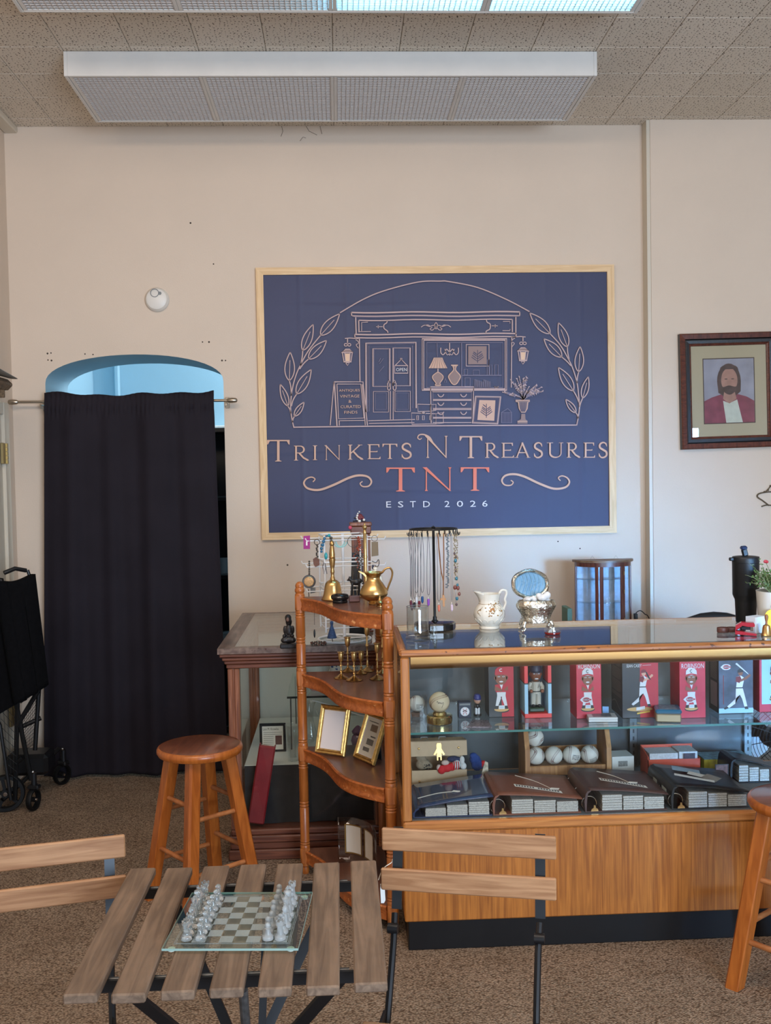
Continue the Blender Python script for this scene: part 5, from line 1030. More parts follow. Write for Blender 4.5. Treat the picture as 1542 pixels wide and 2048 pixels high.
mk = MB(); [mk.ball(jp(634+1.2*math.sin(i*2), 1090+i*3.3), 0.0042, 8) for i in range(9)]; mk.build('chain', MATS_J['steel'], kc)
plate_px(MB(), [(626, 1118), (632, 1114), (639, 1119), (639, 1130), (631, 1134), (627, 1128)], YJ, 0.008).build('pouch', MATS_J['brown'], kc)
bb = MB()
for i, (x, y, r_, mi) in enumerate([(658, 1071, 4, 1), (653, 1072, 3, 0), (649, 1077, 3.6, 0), (647, 1083, 4.2, 0), (645, 1090, 4.4, 0), (643, 1097, 4, 0), (643, 1103, 3.4, 0), (662, 1076, 4, 2), (663, 1083, 4, 2), (664, 1091, 3.4, 0), (664, 1098, 3, 2), (663, 1105, 3, 2)]): bb.ball(jp(x, y), r_*s*0.8, 10, mi)
bb.ball(jp(652, 1112), 0.012, 12, 1, (0.62, 0.5, 1.3))
one('bead_bracelet', bb, [MATS_J['blue'], MATS_J['teal'], MATS_J['steel']], 'blue and teal bead bracelet on the spinner rack behind the hand bell', 'bracelet', group=GRP)
md = MB(); pm0 = jp(618, 1163); md.lathe([(0, -0.004), (0.027, -0.004), (0.029, 0), (0.027, 0.004), (0, 0.004)], 28, M=Matrix.Translation(pm0) @ R90)
mo = one('round_pendant', md, MATS_J['steel'], 'round rose-gold medallion hanging on a chain left of the hand bell', 'pendant', group=GRP)
MB().lathe([(0, 0.0041), (0.022, 0.0041), (0.020, 0.006), (0, 0.0065)], 28, M=Matrix.Translation(pm0) @ R90).build('medallion_face', MATS_J['gold'], mo)
mk = MB(); [mk.ball(jp(618.5, 1123+i*4.1), 0.0042, 8) for i in range(7)]; mk.build('chain', MATS_J['steel'], mo); MB().tube([jp(617, 1178), jp(618, 1196)], 0.002, 6).build('tassel', MATS_J['steel'], mo)
bd = MB()
for dx in (0, 5): bd.tube([jp(678+dx+12*math.cos(i*math.pi/12), 1079+15*math.sin(i*math.pi/12), YJ+0.03) for i in range(1, 12)], 0.0032, 6)
one('cuff_bracelet', bd, MATS_J['ice'], 'pale aqua cuff bracelet on the spinner rack right of the hand bell', 'bracelet', group=GRP)
one('hoop_bracelet', MB().tube(ring_pts(706, 1083, 11, 20, YJ+0.02), 0.0013, 6, closed=True), MATS_J['steel'], 'thin wire hoop bracelet on the spinner rack beside the reddish tower', 'bracelet', group=GRP)
ns = MB(); rj = random.Random(4)
for i in range(70):
    t_ = i/69; w_ = 3+8*math.exp(-((t_-0.55)/0.16)**2); ns.ball(jp(718+rj.uniform(-w_, w_), 1074+t_*66, YJ-0.004+rj.uniform(-0.004, 0.004)), 0.0036, 6, 0 if t_ < 0.4 or i % 4 == 0 else 1)
one('bead_necklace', ns, [MATS_J['red'], MATS_J['steel']], 'bunched necklace of amber and metal beads on the spinner rack left of the brass column', 'necklace', group=GRP)
m = plate_px(MB(), [(743, 1084), (756, 1083.5), (757, 1111), (743, 1113)], YJ); m2 = MB().tube(ring_pts(749, 1077, 6), 0.0012, 6, closed=True)
ec = one('brooch_card', m, MATS_J['tan'], 'taupe brooch card on the upper right hook of the spinner rack', 'card', group=GRP); m2.build('ring', MATS_J['steel'], ec)
lp = MB().tube([jp(x, y) for x, y in spline([(744, 1122), (752, 1125), (757, 1119), (758, 1128), (754, 1134), (749, 1130)], 4)], 0.002, 6); lp.ball(jp(746, 1134), 0.009, 10, 1, (0.6, 0.6, 1.2))
one('charm_keyring', lp, [MATS_J['steel'], MATS_J['navy']], 'key ring with a navy charm on the middle right hook of the spinner rack', 'key ring', group=GRP)
one('leaf_earring', MB().tube([jp(x, y) for x, y in ((648, 1125), (645, 1133), (648, 1148), (652, 1134), (650, 1126), (654, 1148))], 0.0014, 6), MATS_J['navy'], 'dark pointed metal earring below the bead bracelet on the spinner rack', 'earring', group=GRP)
df = MB(); c0 = jp(664, 1276, p.y-0.125); k_ = s
df.lathe([(0, 0), (9.5*k_, 0), (8*k_, 6*k_), (5*k_, 16*k_), (2.4*k_, 24*k_), (2.8*k_, 27*k_), (3.6*k_, 31*k_), (1.2*k_, 34*k_), (0, 34*k_)], 16, c0); df.ball((c0.x, c0.y, c0.z+36*k_), 3.0*k_, 10, 1); df.tube([(c0.x, c0.y, c0.z+38*k_), (c0.x, c0.y+0.01, c0.z+62*k_)], 0.0009, 6, mi=2); df.tube([(c0.x, c0.y, c0.z), (c0.x+1.5*k_, c0.y, c0.z-7*k_)], 0.002, 6, mi=2)
one('doll_ornament', df, [mat('blue_doll_dress', (54, 78, 116), 0.6, noise=0.35, nscale=140), mat('painted_skin', (196, 148, 122), 0.5), MATS_J['steel']], 'little lady ornament in a blue dress hanging under the shelf top', 'ornament', group=GRP)
one('drop_earring', MB().ball(jp(629, 1267, p.y-0.1), 0.012, 10, 0, (0.36, 0.3, 1.6)).tube([jp(629, 1250, p.y-0.1), jp(628.5, 1222, p.y-0.1)], 0.0009, 6), BLACK, 'long black drop earring hanging left of the doll ornament', 'earring', group=GRP)
one('photo_charm', plate_px(MB(), [(621, 1176), (631, 1175), (631, 1185), (621, 1187)], YJ+0.01), GREYP, 'small grey photo charm on the lower left of the spinner rack', 'charm', group=GRP)
# reddish tower with rose, black display card, seated statue, bracelet
p, s = base(725, 1262, LT); s = p.y/F
tw_ = thing('jewellery_tower', 'narrow reddish wooden tower standing behind the spinner rack', 'tower', p)
MB().box(-18.5*s, 18.5*s, -0.04, 0.04, 0.012, 196*s, 0.003).build('body', MAHV, tw_); MB().box(-21.5*s, 21.5*s, -0.05, 0.05, 0, 0.0118, 0.003).build('foot', MAH, tw_)
MB().box(-20.5*s, 20.5*s, -0.046, 0.046, 196.2*s, 212*s, 0.004).build('crown', MAH, tw_); MB().box(-22*s, 22*s, -0.052, 0.052, 212.2*s, 219*s, 0.003).build('cap', MAHV, tw_)
for q_ in range(4): MB().box(-14*s, 14*s, -0.0425, -0.0402, (10+q_*46)*s, (50+q_*46)*s, 0.001).build('panel', MAH, tw_)
zt = LT+219*s; ro = thing('rose_ornament', 'small dark red rose ornament with white trim on top of the reddish tower', 'ornament', (p.x-2*s, p.y, zt+0.001))
RED = mat('dark_red_petal', (98, 18, 30), 0.45); m = MB(); rj = random.Random(3)
for i in range(16): a_ = i*2.4; r_ = 1.2+i*0.32; m.ball((r_*s*math.cos(a_)+1.5*s, r_*s*math.sin(a_)*0.7, (13-i*0.38)*s), 3.2*s, 8, 0, (1, 0.7, 1.1))
m.build('petals', RED, ro); m = MB()
for x, z, r_ in ((-4, 13, 2.2), (-5, 9, 2), (0, 20.5, 1.6), (9, 4.2, 2.6), (0, 2, 3.2), (-3, 17, 1.6), (-4, 5.5, 2)): m.ball((x*s, -0.008, z*s), r_*s, 8)
m.build('white_trim', TAGM, ro); m = MB()
for x, z in ((-10, 1.8), (10, 1.8), (-8, 8), (6, 2.5), (-5, 2.5)): m.ball((x*s, 0, z*s), 2.3*s, 8, 0, (1.4, 0.8, 0.7))
m.build('dark_leaf', BLACK, ro)
one('pink_flower', MB().ball((0, 0, 0), 0.0095, 10, 0, (0.9, 0.5, 1.0)).ball((0.001, 0.004, 0.012), 0.004, 8, 0, (0.6, 0.5, 1.4)), mat('pink_fabric', (196, 70, 96), 0.6), 'small pink fabric flower fixed to the left side of the reddish tower', 'flower', at(700.5, 1055, Y=p.y-0.047))
p2, s2 = base(708, 1264, LT)
dc = thing('necklace_display_board', 'black leaning display board with fine chains between spinner rack and tower', 'display board', (p2.x+0.012, p2.y-0.07, LT))
m = MB().plate([(-0.035, 0), (0.035, 0), (0.030, 0.36), (-0.016, 0.375)], -0.004, 0.0).build('board', BLACK, dc, smooth=0); m2 = MB()
for i in range(9): x = -0.016+i*0.005; m2.tube(spline([(x, -0.005, 0.32), (x-0.004*math.sin(i), -0.0052, 0.25), (x+0.006*math.cos(i*2), -0.0052, 0.17), (x+0.003, -0.005, 0.11+0.01*(i % 3))], 4), 0.0006, 4)
m2.build('fine_chains', SILV, dc)
p, s = base(577, 1297, LT)
st = thing('seated_statue', 'small dark seated robed statue on the front left of the showcase top', 'statue', (p.x, p.y+0.02, LT))
MB().box(-17*s, 17*s, -0.024, 0.024, 0, 9*s, 0.004).build('plinth', DKBR, st)
sb = MB(); q = lambda x, z, y=0: (x*s, y*s, (z+9)*s)
blob(sb, [(q(0, 8), 13*s, (1.1, 0.85, 0.62)), (q(-8, 7, -5), 7*s, (1.1, 1, 0.8)), (q(8, 7, -5), 7*s, (1.1, 1, 0.8)), (q(1, 24, 1), 9.5*s, (0.95, 0.75, 1.45)), (q(-7, 27), 4.5*s, (0.8, 0.8, 2.0)), (q(9, 27), 4.5*s, (0.8, 0.8, 2.0)), (q(-8, 16, -6), 4*s, (1, 1.2, 1)), (q(8, 16, -6), 4*s, (1, 1.2, 1)), (q(1, 41), 4*s, (1, 1, 1.2)), (q(0, 49, -1), 6.3*s, (0.95, 1, 1.15)), (q(0, 51, 1.6), 6.6*s, (1.05, 1, 1.15)), (q(1, 43, 3), 6*s, (1.1, 0.8, 1.6))])
fuse(sb.build('figure', DKBR, st), 0.0022, 4); MB().ball(q(-0.4, 48.5, -5.6), 4.0*s, 10, 0, (0.85, 0.5, 1.15)).build('face', mat('bronze_face', (104, 74, 62), 0.5), st)
rj = random.Random(9); m = MB()
pc = at(637, 1291, Z=LT)
for i in range(34): a_ = i*2*math.pi/17; r_ = 1+0.12*math.sin(a_*3+i); m.ball((0.030*r_*math.cos(a_), 0.020*r_*math.sin(a_), 0.0042+(0.005 if i > 16 else 0)), 0.0042, 8, i % 2)
one('chain_bracelet', m, [MATS_J['steel'], MATS_J['brown']], 'coiled brown and silver bead bracelet lying on the showcase top edge', 'bracelet', (pc.x, pc.y+0.02, LT))
# ------------------------------------------------------------------ inside the antique showcase
CLEAR = pane('vessel_glass', (0.93, 0.95, 0.95), 0.08); PINKG = mat('pink_glass', (190, 150, 158), 0.15, coat=0.4); VIO = mat('violet_glass', (96, 66, 92), 0.12, coat=0.5)
p = at(546, 1532, Y=4.9); PZ = PT+0.0015
cf = thing('framed_certificate', 'black-framed printed sheet leaning inside the antique showcase', 'certificate', (at(546, 1500, Y=4.66).x, 4.66, PZ)); hgt = at(546, 1447, Y=4.66).z-PZ; wd = 0.060
MB().box(-wd, wd, 0, 0.012, 0, hgt, 0.002).build('frame', BLACK, cf)
m = MB().flat([(-wd+0.012, 0.01), (wd-0.012, 0.01), (wd-0.012, hgt-0.012), (-wd+0.012, hgt-0.012)], -0.0006, 0)
text_poly(m, 'Lion M. Knowles', -wd+0.016, 0.028, hgt-0.031, hgt-0.019, -0.0009, 1); 
for i in range(9): m.flat([(-wd+0.018, hgt-0.042-i*0.009), ((0.045 if i < 2 else 0.004), hgt-0.042-i*0.009), ((0.045 if i < 2 else 0.004), hgt-0.0395-i*0.009), (-wd+0.018, hgt-0.0395-i*0.009)], -0.0009, 2)
m.flat([(0.012, hgt-0.098), (0.042, hgt-0.098), (0.042, hgt-0.056), (0.012, hgt-0.056)], -0.0009, 3)
m.build('printed_sheet', [mat('newsprint', (206, 202, 188), 0.8), mat('ink_black', (40, 38, 38), 0.8), mat('ink_grey', (140, 136, 128), 0.8), mat('photo_brown', (92, 60, 52), 0.7)], cf, smooth=0)
al = thing('red_album', 'tall dark red album leaning inside the antique showcase', 'album', (at(512, 1690, Y=4.43).x, 4.403, 0.1312))
REDL = mat('dark_red_leatherette', (122, 26, 32), 0.4, noise=0.12, nscale=20, bump=0.1, bscale=200)
top = at(535, 1490, Y=4.43); ang = math.atan2(top.x-at(512, 1690, Y=4.43).x, top.z-0.131); Hh = (top.z-0.131)/math.cos(ang)
Mx = Matrix.Translation((0.010, 0, 0.014)) @ Matrix.Rotation(ang, 4, 'Y')
MB().box(-0.042, 0.030, -0.018, 0.000, 0.0, Hh-0.01, 0.006, M=Mx).build('spine', REDL, al)
MB().box(-0.0415, -0.0355, 0.0002, 0.030, 0.0, Hh-0.01, 0.001, M=Mx).build('cover', REDL, al); MB().box(0.0235, 0.0295, 0.0002, 0.030, 0.0, Hh-0.01, 0.001, M=Mx).build('cover', REDL, al)
MB().box(-0.034, 0.022, 0.0004, 0.028, 0.004, Hh-0.016, M=Mx).build('pages', mat('aged_page_edges', (168, 142, 136), 0.8, noise=0.1, nscale=200), al)
def vessel(name, label, cat_, x, y, Y, Z, prof, m_, n=28, fn=None):
    p = at(x, y, Y=Y); s = Y/F; return one(name, lathe_px(MB(), prof, s, n, fn=fn), m_, label, cat_, (p.x, Y, Z))
rib = lambda a, z: 1+0.035*math.cos(14*a)
vessel('glass_vase', 'cut clear glass vase just left of the shelf post inside the showcase', 'vase', 587, 1530, 4.50, PZ, [(0, 0), (10, 0), (11, 2), (10, 6), (12, 40), (14.5, 72), (16, 74), (13.5, 72), (11, 40), (8, 8), (0, 6)], CLEAR, fn=rib)
vessel('glass_decanter', 'tall clear glass vase behind the left post of the corner shelf', 'vase', 622, 1530, 4.64, PZ, [(0, 0), (12, 0), (13, 3), (17, 20), (17, 34), (9, 52), (7, 70), (9, 92), (13, 102), (12, 102), (6, 84), (5, 74), (14, 34), (0, 6)], CLEAR)
vessel('cut_glass_bowl', 'clear cut-glass bowl standing behind the blank gold frame', 'bowl', 668, 1530, 4.80, PZ, [(0, 0), (14, 0), (15, 3), (8, 10), (10, 22), (28, 50), (34, 66), (33, 66), (26, 50), (6, 24), (0, 22)], CLEAR, fn=rib)
vessel('violet_jar', 'dark violet glass jar with silver band between the two gold frames', 'jar', 717, 1512, 4.60, PZ, [(0, 0), (9, 0), (10, 2), (6, 6), (13, 16), (15, 26), (12, 34), (9, 38), (12, 40), (13, 44), (8, 50), (4, 54), (0, 56)], VIO)
vessel('dark_figurine', 'small dark glass figurine at the foot of the violet jar', 'figurine', 700, 1512, 4.52, PZ, [(0, 0), (10, 0), (9, 6), (6, 14), (7, 18), (3, 24), (0, 26)], BLKST)
SZ = SH2+0.001
vessel('pink_bowl', 'pale pink bowl on the showcase shelf behind the second tier', 'bowl', 632, 1390, 4.78, SZ, [(0, 0), (10, 0), (12, 3), (18, 10), (22, 18), (23, 24), (22, 24), (20, 18), (0, 6)], PINKG)
CHINA = mat('china_white', (196, 204, 206), 0.2); BLUEP = mat('cobalt_print', (44, 74, 128), 0.25)
def china(name, label, x, Y, h, r_, z0):
    t = thing(name, label, 'dish', (at(x, 1380, Y=Y).x, Y, z0)); s = Y/F
    lathe_px(MB(), [(0, 0), (r_*0.6, 0), (r_*0.65, 2), (r_, h*0.5), (r_, h), (r_*0.96, h), (r_*0.94, h*0.55), (0, 4)], s, 32).build('bowl', CHINA, t)
    m = MB(); rj = random.Random(x)
    for i in range(26): a_ = rj.uniform(math.pi*1.0, 2*math.pi); z = rj.uniform(h*0.62, h*0.88)*s; m.ball((r_*1.0*s*math.cos(a_), r_*1.0*s*math.sin(a_), z), rj.uniform(1.4, 3.0)*s, 6, 0, (1, 0.3, 0.7))
    m.build('blue_pattern', BLUEP, t)
china('china_dish', 'white china dish with dark blue pattern on the showcase shelf, left of two', 636, 5.08, 56, 28, SZ); china('china_dish', 'white china dish covered in cobalt pattern on the showcase shelf, right of two', 690, 4.86, 60, 30, SZ)
vessel('glass_goblet', 'dark clear glass goblet on the showcase shelf below the candlesticks', 'goblet', 735, 1390, 4.9, SZ, [(0, 0), (9, 0), (9, 1.5), (2, 4), (2, 12), (8, 18), (11, 34), (10.4, 34), (7, 19), (0, 14)], CLEAR)
one('white_cable', MB().tube([at(x, y, Y=4.60) for x, y in spline([(624, 1401), (660, 1410), (700, 1424), (722, 1431), (744, 1434)], 4)], 0.0022, 6), WIRE, 'thin white cable sagging below the showcase shelf behind the gold frames', 'cable')
# ------------------------------------------------------------------ things on the display counter
CT = 1.0520
p, s = base(836, 1276, CT)
gj = thing('glass_candle_jar', 'clear glass cylinder jar with a ringed foot on the counter by the corner shelf', 'jar', p)
lathe_px(MB(), [(0, 4), (20, 4), (23, 2), (24.5, 0), (25, 2), (23, 5), (24.5, 8), (22.5, 11), (23, 14), (22.2, 17), (22.2, 64), (21.4, 64), (21.2, 18), (18, 15), (0, 14)], s, 40).build('glass_body', CLEAR, gj)
MB().tube([(22*s*math.cos(i*math.pi/20), 22*s*math.sin(i*math.pi/20), 64*s) for i in range(40)], 0.0011, 6, closed=True).build('rim', mat('grey_glass_rim', (110, 118, 120), 0.15), gj)
p, s = base(869, 1270, CT)
one('glass_vial', lathe_px(MB(), [(0, 0), (5.5, 0), (5.8, 2), (5.6, 15), (3, 18), (2.6, 21), (3.2, 22), (0, 22.5)], s, 16), CLEAR, 'tiny clear glass vial in front of the necklace stand base', 'vial', p)
# necklace stand
p, s = base(870, 1258, CT)
ns = thing('necklace_stand', 'black necklace stand with a round hook ring on a thick base on the counter', 'stand', p); GLB = mat('gloss_black', (12, 12, 14), 0.12, coat=0.5)
lathe_px(MB(), [(0, 0), (41, 0), (42, 2), (42, 12), (40, 15), (36, 16), (0, 16)], s, 10).build('base', GLB, ns, smooth=20)
lathe_px(MB(), [(0, 15.5), (7, 15.5), (7, 17), (4, 19), (4, 25), (2.7, 26), (2.7, 198), (4, 200), (3, 203), (4.5, 206), (0, 209)], s, 14).build('pole', STL, ns)
rz_ = 202*s; rr_ = 48*s
MB().tube([(rr_*math.cos(i*math.pi/24), rr_*math.sin(i*math.pi/24)*0.9, rz_) for i in range(48)], 0.0028, 8, closed=True).build('ring', STL, ns)
for a_ in (0.3, 0.3+math.pi/2): MB().tube([(-rr_*math.cos(a_), -rr_*math.sin(a_)*0.9, rz_), (rr_*math.cos(a_), rr_*math.sin(a_)*0.9, rz_)], 0.0024, 8).build('spoke', STL, ns)
NH = 26
for i in range(NH):
    a_ = 2*math.pi*i/NH+0.05; c, q_ = math.cos(a_), math.sin(a_)*0.9
    MB().tube([(rr_*c, rr_*q_, rz_), (rr_*c*1.01, rr_*q_*1.01, rz_-9*s), (rr_*c*1.05, rr_*q_*1.05, rz_-13*s), (rr_*c*1.10, rr_*q_*1.10, rz_-11*s), (rr_*c*1.11, rr_*q_*1.11, rz_-7*s)], 0.0015, 6).build('hook', STL, ns)
NG = 'necklaces hanging on the black necklace stand'; CORD = mat('black_cord', (44, 48, 52), 0.6); CHN = mat('silver_chain', (176, 178, 180), 0.3, 0.9); COP = mat('copper_chain', (170, 122, 84), 0.35, 0.8); GCH = mat('antique_gold_chain', (150, 130, 92), 0.4, 0.8)
def gem(n, c): return mat('crystal_'+n, c, 0.1, coat=0.5)
neck = [(817, 822, 1207, gem('maroon', (96, 44, 62)), CORD, 'black cord necklace with a maroon crystal, farthest left on the stand'), (823, 824, 1213, gem('plum', (84, 66, 88)), CORD, 'black cord necklace with a plum crystal, second from the left on the stand'),
        (828, 829, 1211, gem('black', (28, 26, 30)), CORD, 'black cord necklace with a black crystal point'), (834, 833, 1200, gem('clear', (196, 200, 206)), CORD, 'dark cord necklace with a clear crystal point'), (838, 838.5, 1208, gem('garnet', (112, 30, 46)), CORD, 'dark cord necklace with a deep red crystal point'),
        (844, 844.7, 1199, gem('blue', (22, 70, 124)), CORD, 'dark cord necklace with a royal blue crystal point'), (856, 857, 1204, gem('purple', (138, 74, 176)), CORD, 'dark cord necklace with a bright purple crystal point'),
        (873, 878, 1216, gem('salmon', (206, 120, 100)), CORD, 'dark cord necklace with a salmon pink crystal right of the pole'), (902, 903.7, 1215, gem('rose', (212, 190, 206)), CHN, 'silver chain necklace with a pale rose quartz point')]
Yn = p.y-rr_*0.99
def np_(x, y, dy=0.0): return at(x, y, Y=Yn+dy)
for i, (xt, xb_, yb, gm, cm_, lab) in enumerate(neck):
    w_ = 1.6 if i in (0, 1, 2, 8) else 3.0; dy = 0.002*(i % 3)
    t = one('necklace', MB().tube([np_(x, y, dy) for x, y in spline([(xt-0.6, 1066), (xb_-w_, 1120), (xb_-w_*0.95, yb-26), (xb_, yb-14), (xb_+w_*0.95, yb-26), (xb_+w_, 1120), (xt+0.8, 1066)], 5)], 0.00085, 6), cm_, lab, 'necklace', group=NG)
    c = np_(xb_, yb, dy); ss = Yn/F
    lathe_px(MB(), [(0, -9), (2.6, -5), (2.8, 4), (1.6, 7), (0, 8)], ss, 6, c).build('crystal', gm, t, smooth=0)
    lathe_px(MB(), [(0, 6.4), (2.2, 6.6), (1.6, 9), (0.7, 10), (0, 13)], ss, 8, c).build('cap', CHN, t)
t = one('necklace', MB().tube([np_(x, y) for x, y in spline([(876, 1066), (878, 1100), (882, 1140), (886.5, 1162), (886.5, 1190)], 5)], 0.0024, 6).tube([np_(x, y) for x, y in spline([(887, 1066), (887.5, 1110), (887.5, 1150), (886.5, 1162)], 5)], 0.0024, 6), COP, 'copper chain necklace with a tan wooden cross', 'necklace', group=NG)
m = plate_px(MB(), [(884.5, 1190), (888.8, 1190), (889.5, 1213), (886, 1213)], Yn-0.002, 0.004); plate_px(m, [(880.5, 1196), (891.5, 1196), (891.5, 1200), (880.5, 1200)], Yn-0.0025, 0.003); m.build('cross', mat('tan_wood_cross', (176, 124, 72), 0.5), t, smooth=0)
m = MB(); rj = random.Random(2)
for i in range(36): m.box(-0.004*(1+0.2*rj.random()), 0.004, -0.002, 0.002, -0.0022, 0.0022, 0, M=Matrix.Translation(np_(895+1.8*rj.uniform(-1, 1), 1068+i*3.05)) @ Matrix.Rotation(rj.uniform(-0.5, 0.5), 4, 'Y'))
one('necklace', m, BLACK, 'straight black lettered chip necklace on the stand', 'necklace', group=NG)
m = MB()
for i in range(150):
    t_ = rj.random(); m.ball(np_(911+3.2*math.sin(t_*9+i)*(0.7+rj.random()*0.6)+1.5*t_, 1068+t_*92, -0.002+rj.uniform(-0.006, 0.006)), 0.0021, 6)
t = one('necklace', m, GCH, 'tangle of antique gold chain necklaces at the right end of the stand', 'necklace', group=NG)
m = MB()
for x, y, r_, mi in ((911, 1121, 3.6, 0), (909, 1107, 2.6, 2), (912, 1114, 2.2, 2), (911, 1135, 2.2, 2), (911.5, 1142, 2, 2), (913, 1157, 3.4, 0), (915, 1170, 3, 0), (910, 1175, 4.2, 1), (916, 1176, 4.0, 1), (918.5, 1188, 3.4, 1), (914, 1197, 3.4, 0), (913, 1209, 2.8, 2)): m.ball(np_(x, y, -0.010), r_*s, 10, mi, (0.85, 0.6, 1.15))
m.tube([np_(x, y, -0.010) for x, y in ((911, 1180), (911, 1196), (912, 1206))], 0.0007, 5, mi=2); m.build('stones', [gem('turquoise', (36, 104, 124)), gem('mahogany', (112, 54, 46)), gem('brown', (84, 62, 66))], t)
# porcelain pitcher
p, s = base(979, 1256, CT)
pj_ = thing('porcelain_pitcher', 'ivory porcelain pitcher with gold floral relief on the glass counter', 'pitcher', p)
lathe_px(MB(), [(0, 0), (20, 0), (20.5, 3), (19, 5), (22, 9), (29, 18), (31.5, 27), (31, 34), (27, 43), (21.5, 50), (20.5, 53), (21, 60), (23, 68), (23.5, 70), (22.5, 70), (20, 61), (19, 53), (0, 48)], s, 40, fn=lambda a, z: 1+0.012*math.cos(12*a)).build('body', PORC, pj_)
def spf(u, v): 
    a_ = math.pi-1.05+2.1*u; ex = max(0, math.cos(a_-math.pi))**2; r_ = (20.5+3*v+ex*9.5*v*v)*s; return (r_*math.cos(a_), r_*math.sin(a_)*0.9, (54+16*v+ex*6.0*v)*s)
o = MB().grid(spf, 16, 8).build('spout', PORC, pj_); o.modifiers.new('t', 'SOLIDIFY').thickness = 0.0016
MB().tube(spline([(x*s, 0, z*s) for x, z in ((20, 62), (21, 70), (26, 76), (34, 75), (35.5, 68), (32, 58), (34, 50), (30, 40), (28.5, 34))], 5), 2.5*s, 10).build('handle', PORC, pj_)
m = MB(); rj = random.Random(5)
def onpot(a_, z):
    pr = [(20.5, 3), (22, 9), (29, 18), (31.5, 27), (31, 34), (27, 43), (21.5, 50), (20.8, 55), (22, 64)]
    for (r0_, z0), (r1, z1) in zip(pr, pr[1:]):
        if z0 <= z <= z1: r_ = r0_+(r1-r0_)*(z-z0)/(z1-z0); break
    else: r_ = 22
    return (r_*1.012*s*math.cos(a_), r_*1.012*s*math.sin(a_), z*s)
for i in range(9):
    a0, z0 = -math.pi/2+rj.uniform(-0.9, 0.9), rj.uniform(30, 48); m.tube([onpot(a0+0.16*math.sin(j*0.9+i), z0+j*2.2-6) for j in range(7)], 0.0007, 5)
for i in range(26): m.ball(onpot(-math.pi/2+rj.gauss(0, 0.4), rj.uniform(28, 58)), rj.uniform(0.9, 1.8)*s, 6, 0, (1, 0.4, 0.8))
for i in range(7): m.ball(onpot(-math.pi/2+0.05+0.12*math.cos(i), 40+2.5*math.sin(i*1.4)), 2.2*s, 8, 1, (1, 0.5, 1))
m.tube([onpot(a_, 50.5) for a_ in [-math.pi+i*math.pi/20 for i in range(21)]], 0.0007, 5); m.build('gold_decoration', [GOLDL, mat('amber_flower_print', (176, 120, 62), 0.4)], pj_)
m = MB()
for k in range(7): m.tube([onpot(-math.pi*0.95+k*math.pi*0.15+0.2*math.cos(t_), 12+9*math.sin(t_)) for t_ in [j*math.pi/8 for j in range(9)]], 0.0011, 6)
m.build('scroll_relief', PORC, pj_)
# silver casket
p, s = base(1073, 1261, CT)
ck = thing('jewellery_casket', 'ornate silver casket with open lid and blue satin lining on the counter', 'casket', p)
emb = lambda a, z: 1+0.02*math.cos(16*a)+0.012*math.cos(29*a+z*900)
EMB = mat('embossed_silver', (226, 212, 198), 0.25, 1.0, noise=0.5, nscale=70, bump=0.9, bscale=130)
lathe_px(MB(), [(0, 17), (29, 17), (30, 20), (28.5, 24), (31, 34), (37, 44), (40, 50), (40, 55), (37, 60), (35, 62), (33, 60), (30, 40), (0, 30)], s, 56, fn=emb, sy=0.72).build('bowl', EMB, ck, smooth=50)
for sx_, sy2 in ((-1, -1), (1, -1), (-1, 1), (1, 1)):
    m = MB().tube(spline([(sx_*26*s, sy2*16*s, 21*s), (sx_*29*s, sy2*18*s, 13*s), (sx_*27*s, sy2*18*s, 6*s), (sx_*31*s, sy2*20*s, 2.2*s)], 5), 3.4*s, 8, taper=lambda u: 1.2-0.5*u); m.ball((sx_*32*s, sy2*20*s, 2.6*s), 2.6*s, 8); m.build('scroll_foot', EMB, ck)
lid = lambda t_: (1+0.035*abs(math.sin(3*t_)))
def lidp(t_, k=1.0, y=0.0): x = 37*lid(t_)*k*math.cos(t_)*s; z = 28*lid(t_)*k*math.sin(t_)*s; return (x-7*s, 0.046+z*0.26+y, 92*s+z)
N_ = 48
o = MB().grid(lambda u, v: lidp(2*math.pi*u, 0.86+0.14*v, -0.006*math.sin(math.pi*v)), 48, 4).build('lid_rim', EMB, ck); o.modifiers.new('t', 'SOLIDIFY').thickness = 0.004
o = MB().grid(lambda u, v: lidp(2*math.pi*u, v, 0.012*(1-v*v)), 48, 6).build('lid_shell', EMB, ck)
def sat(u, v): x, y, z = lidp(2*math.pi*u, 0.88*v, 0.004*(1-v*v)); return (x, y-0.0040*math.sin(x*420+3*math.sin(z*60))*(1-v**4)-0.001, z)
MB().grid(sat, 120, 14).build('satin_lining', mat('blue_satin', (112, 156, 186), 0.35, sheen=0.3), ck, smooth=80)
m = MB(); rj = random.Random(6)
for i in range(14): m.ball((rj.uniform(-20, 26)*s, rj.uniform(-8, 8)*s, (59+rj.uniform(0, 8))*s), rj.uniform(4, 7)*s, 10, 0, (1, 0.8, 0.8))
for i in range(6): m.ball((rj.uniform(4, 22)*s, rj.uniform(-8, 6)*s, (66+rj.uniform(0, 6))*s), rj.uniform(5, 8)*s, 10)
fuse(one('tissue_paper', m, mat('white_tissue', (226, 222, 218), 0.8, bump=0.8, bscale=90), 'crumpled white tissue paper filling the open silver casket', 'tissue', p), 0.0025, 2)
p, s = base(1105, 1268, CT)
rd = thing('crystal_dish', 'little cut crystal dish with a red base beside the silver casket', 'dish', p)
lathe_px(MB(), [(0, 0), (15, 0), (16.5, 2), (16.5, 4.5), (0, 4.5)], s, 30).build('red_base', mat('ruby_glass', (120, 26, 24), 0.12, coat=0.5), rd)
lathe_px(MB(), [(0, 4.8), (16, 4.8), (16.4, 8), (14, 14), (13, 16), (12, 15), (13, 9), (0, 8)], s, 30, fn=rib).build('crystal_bowl', CLEAR, rd)
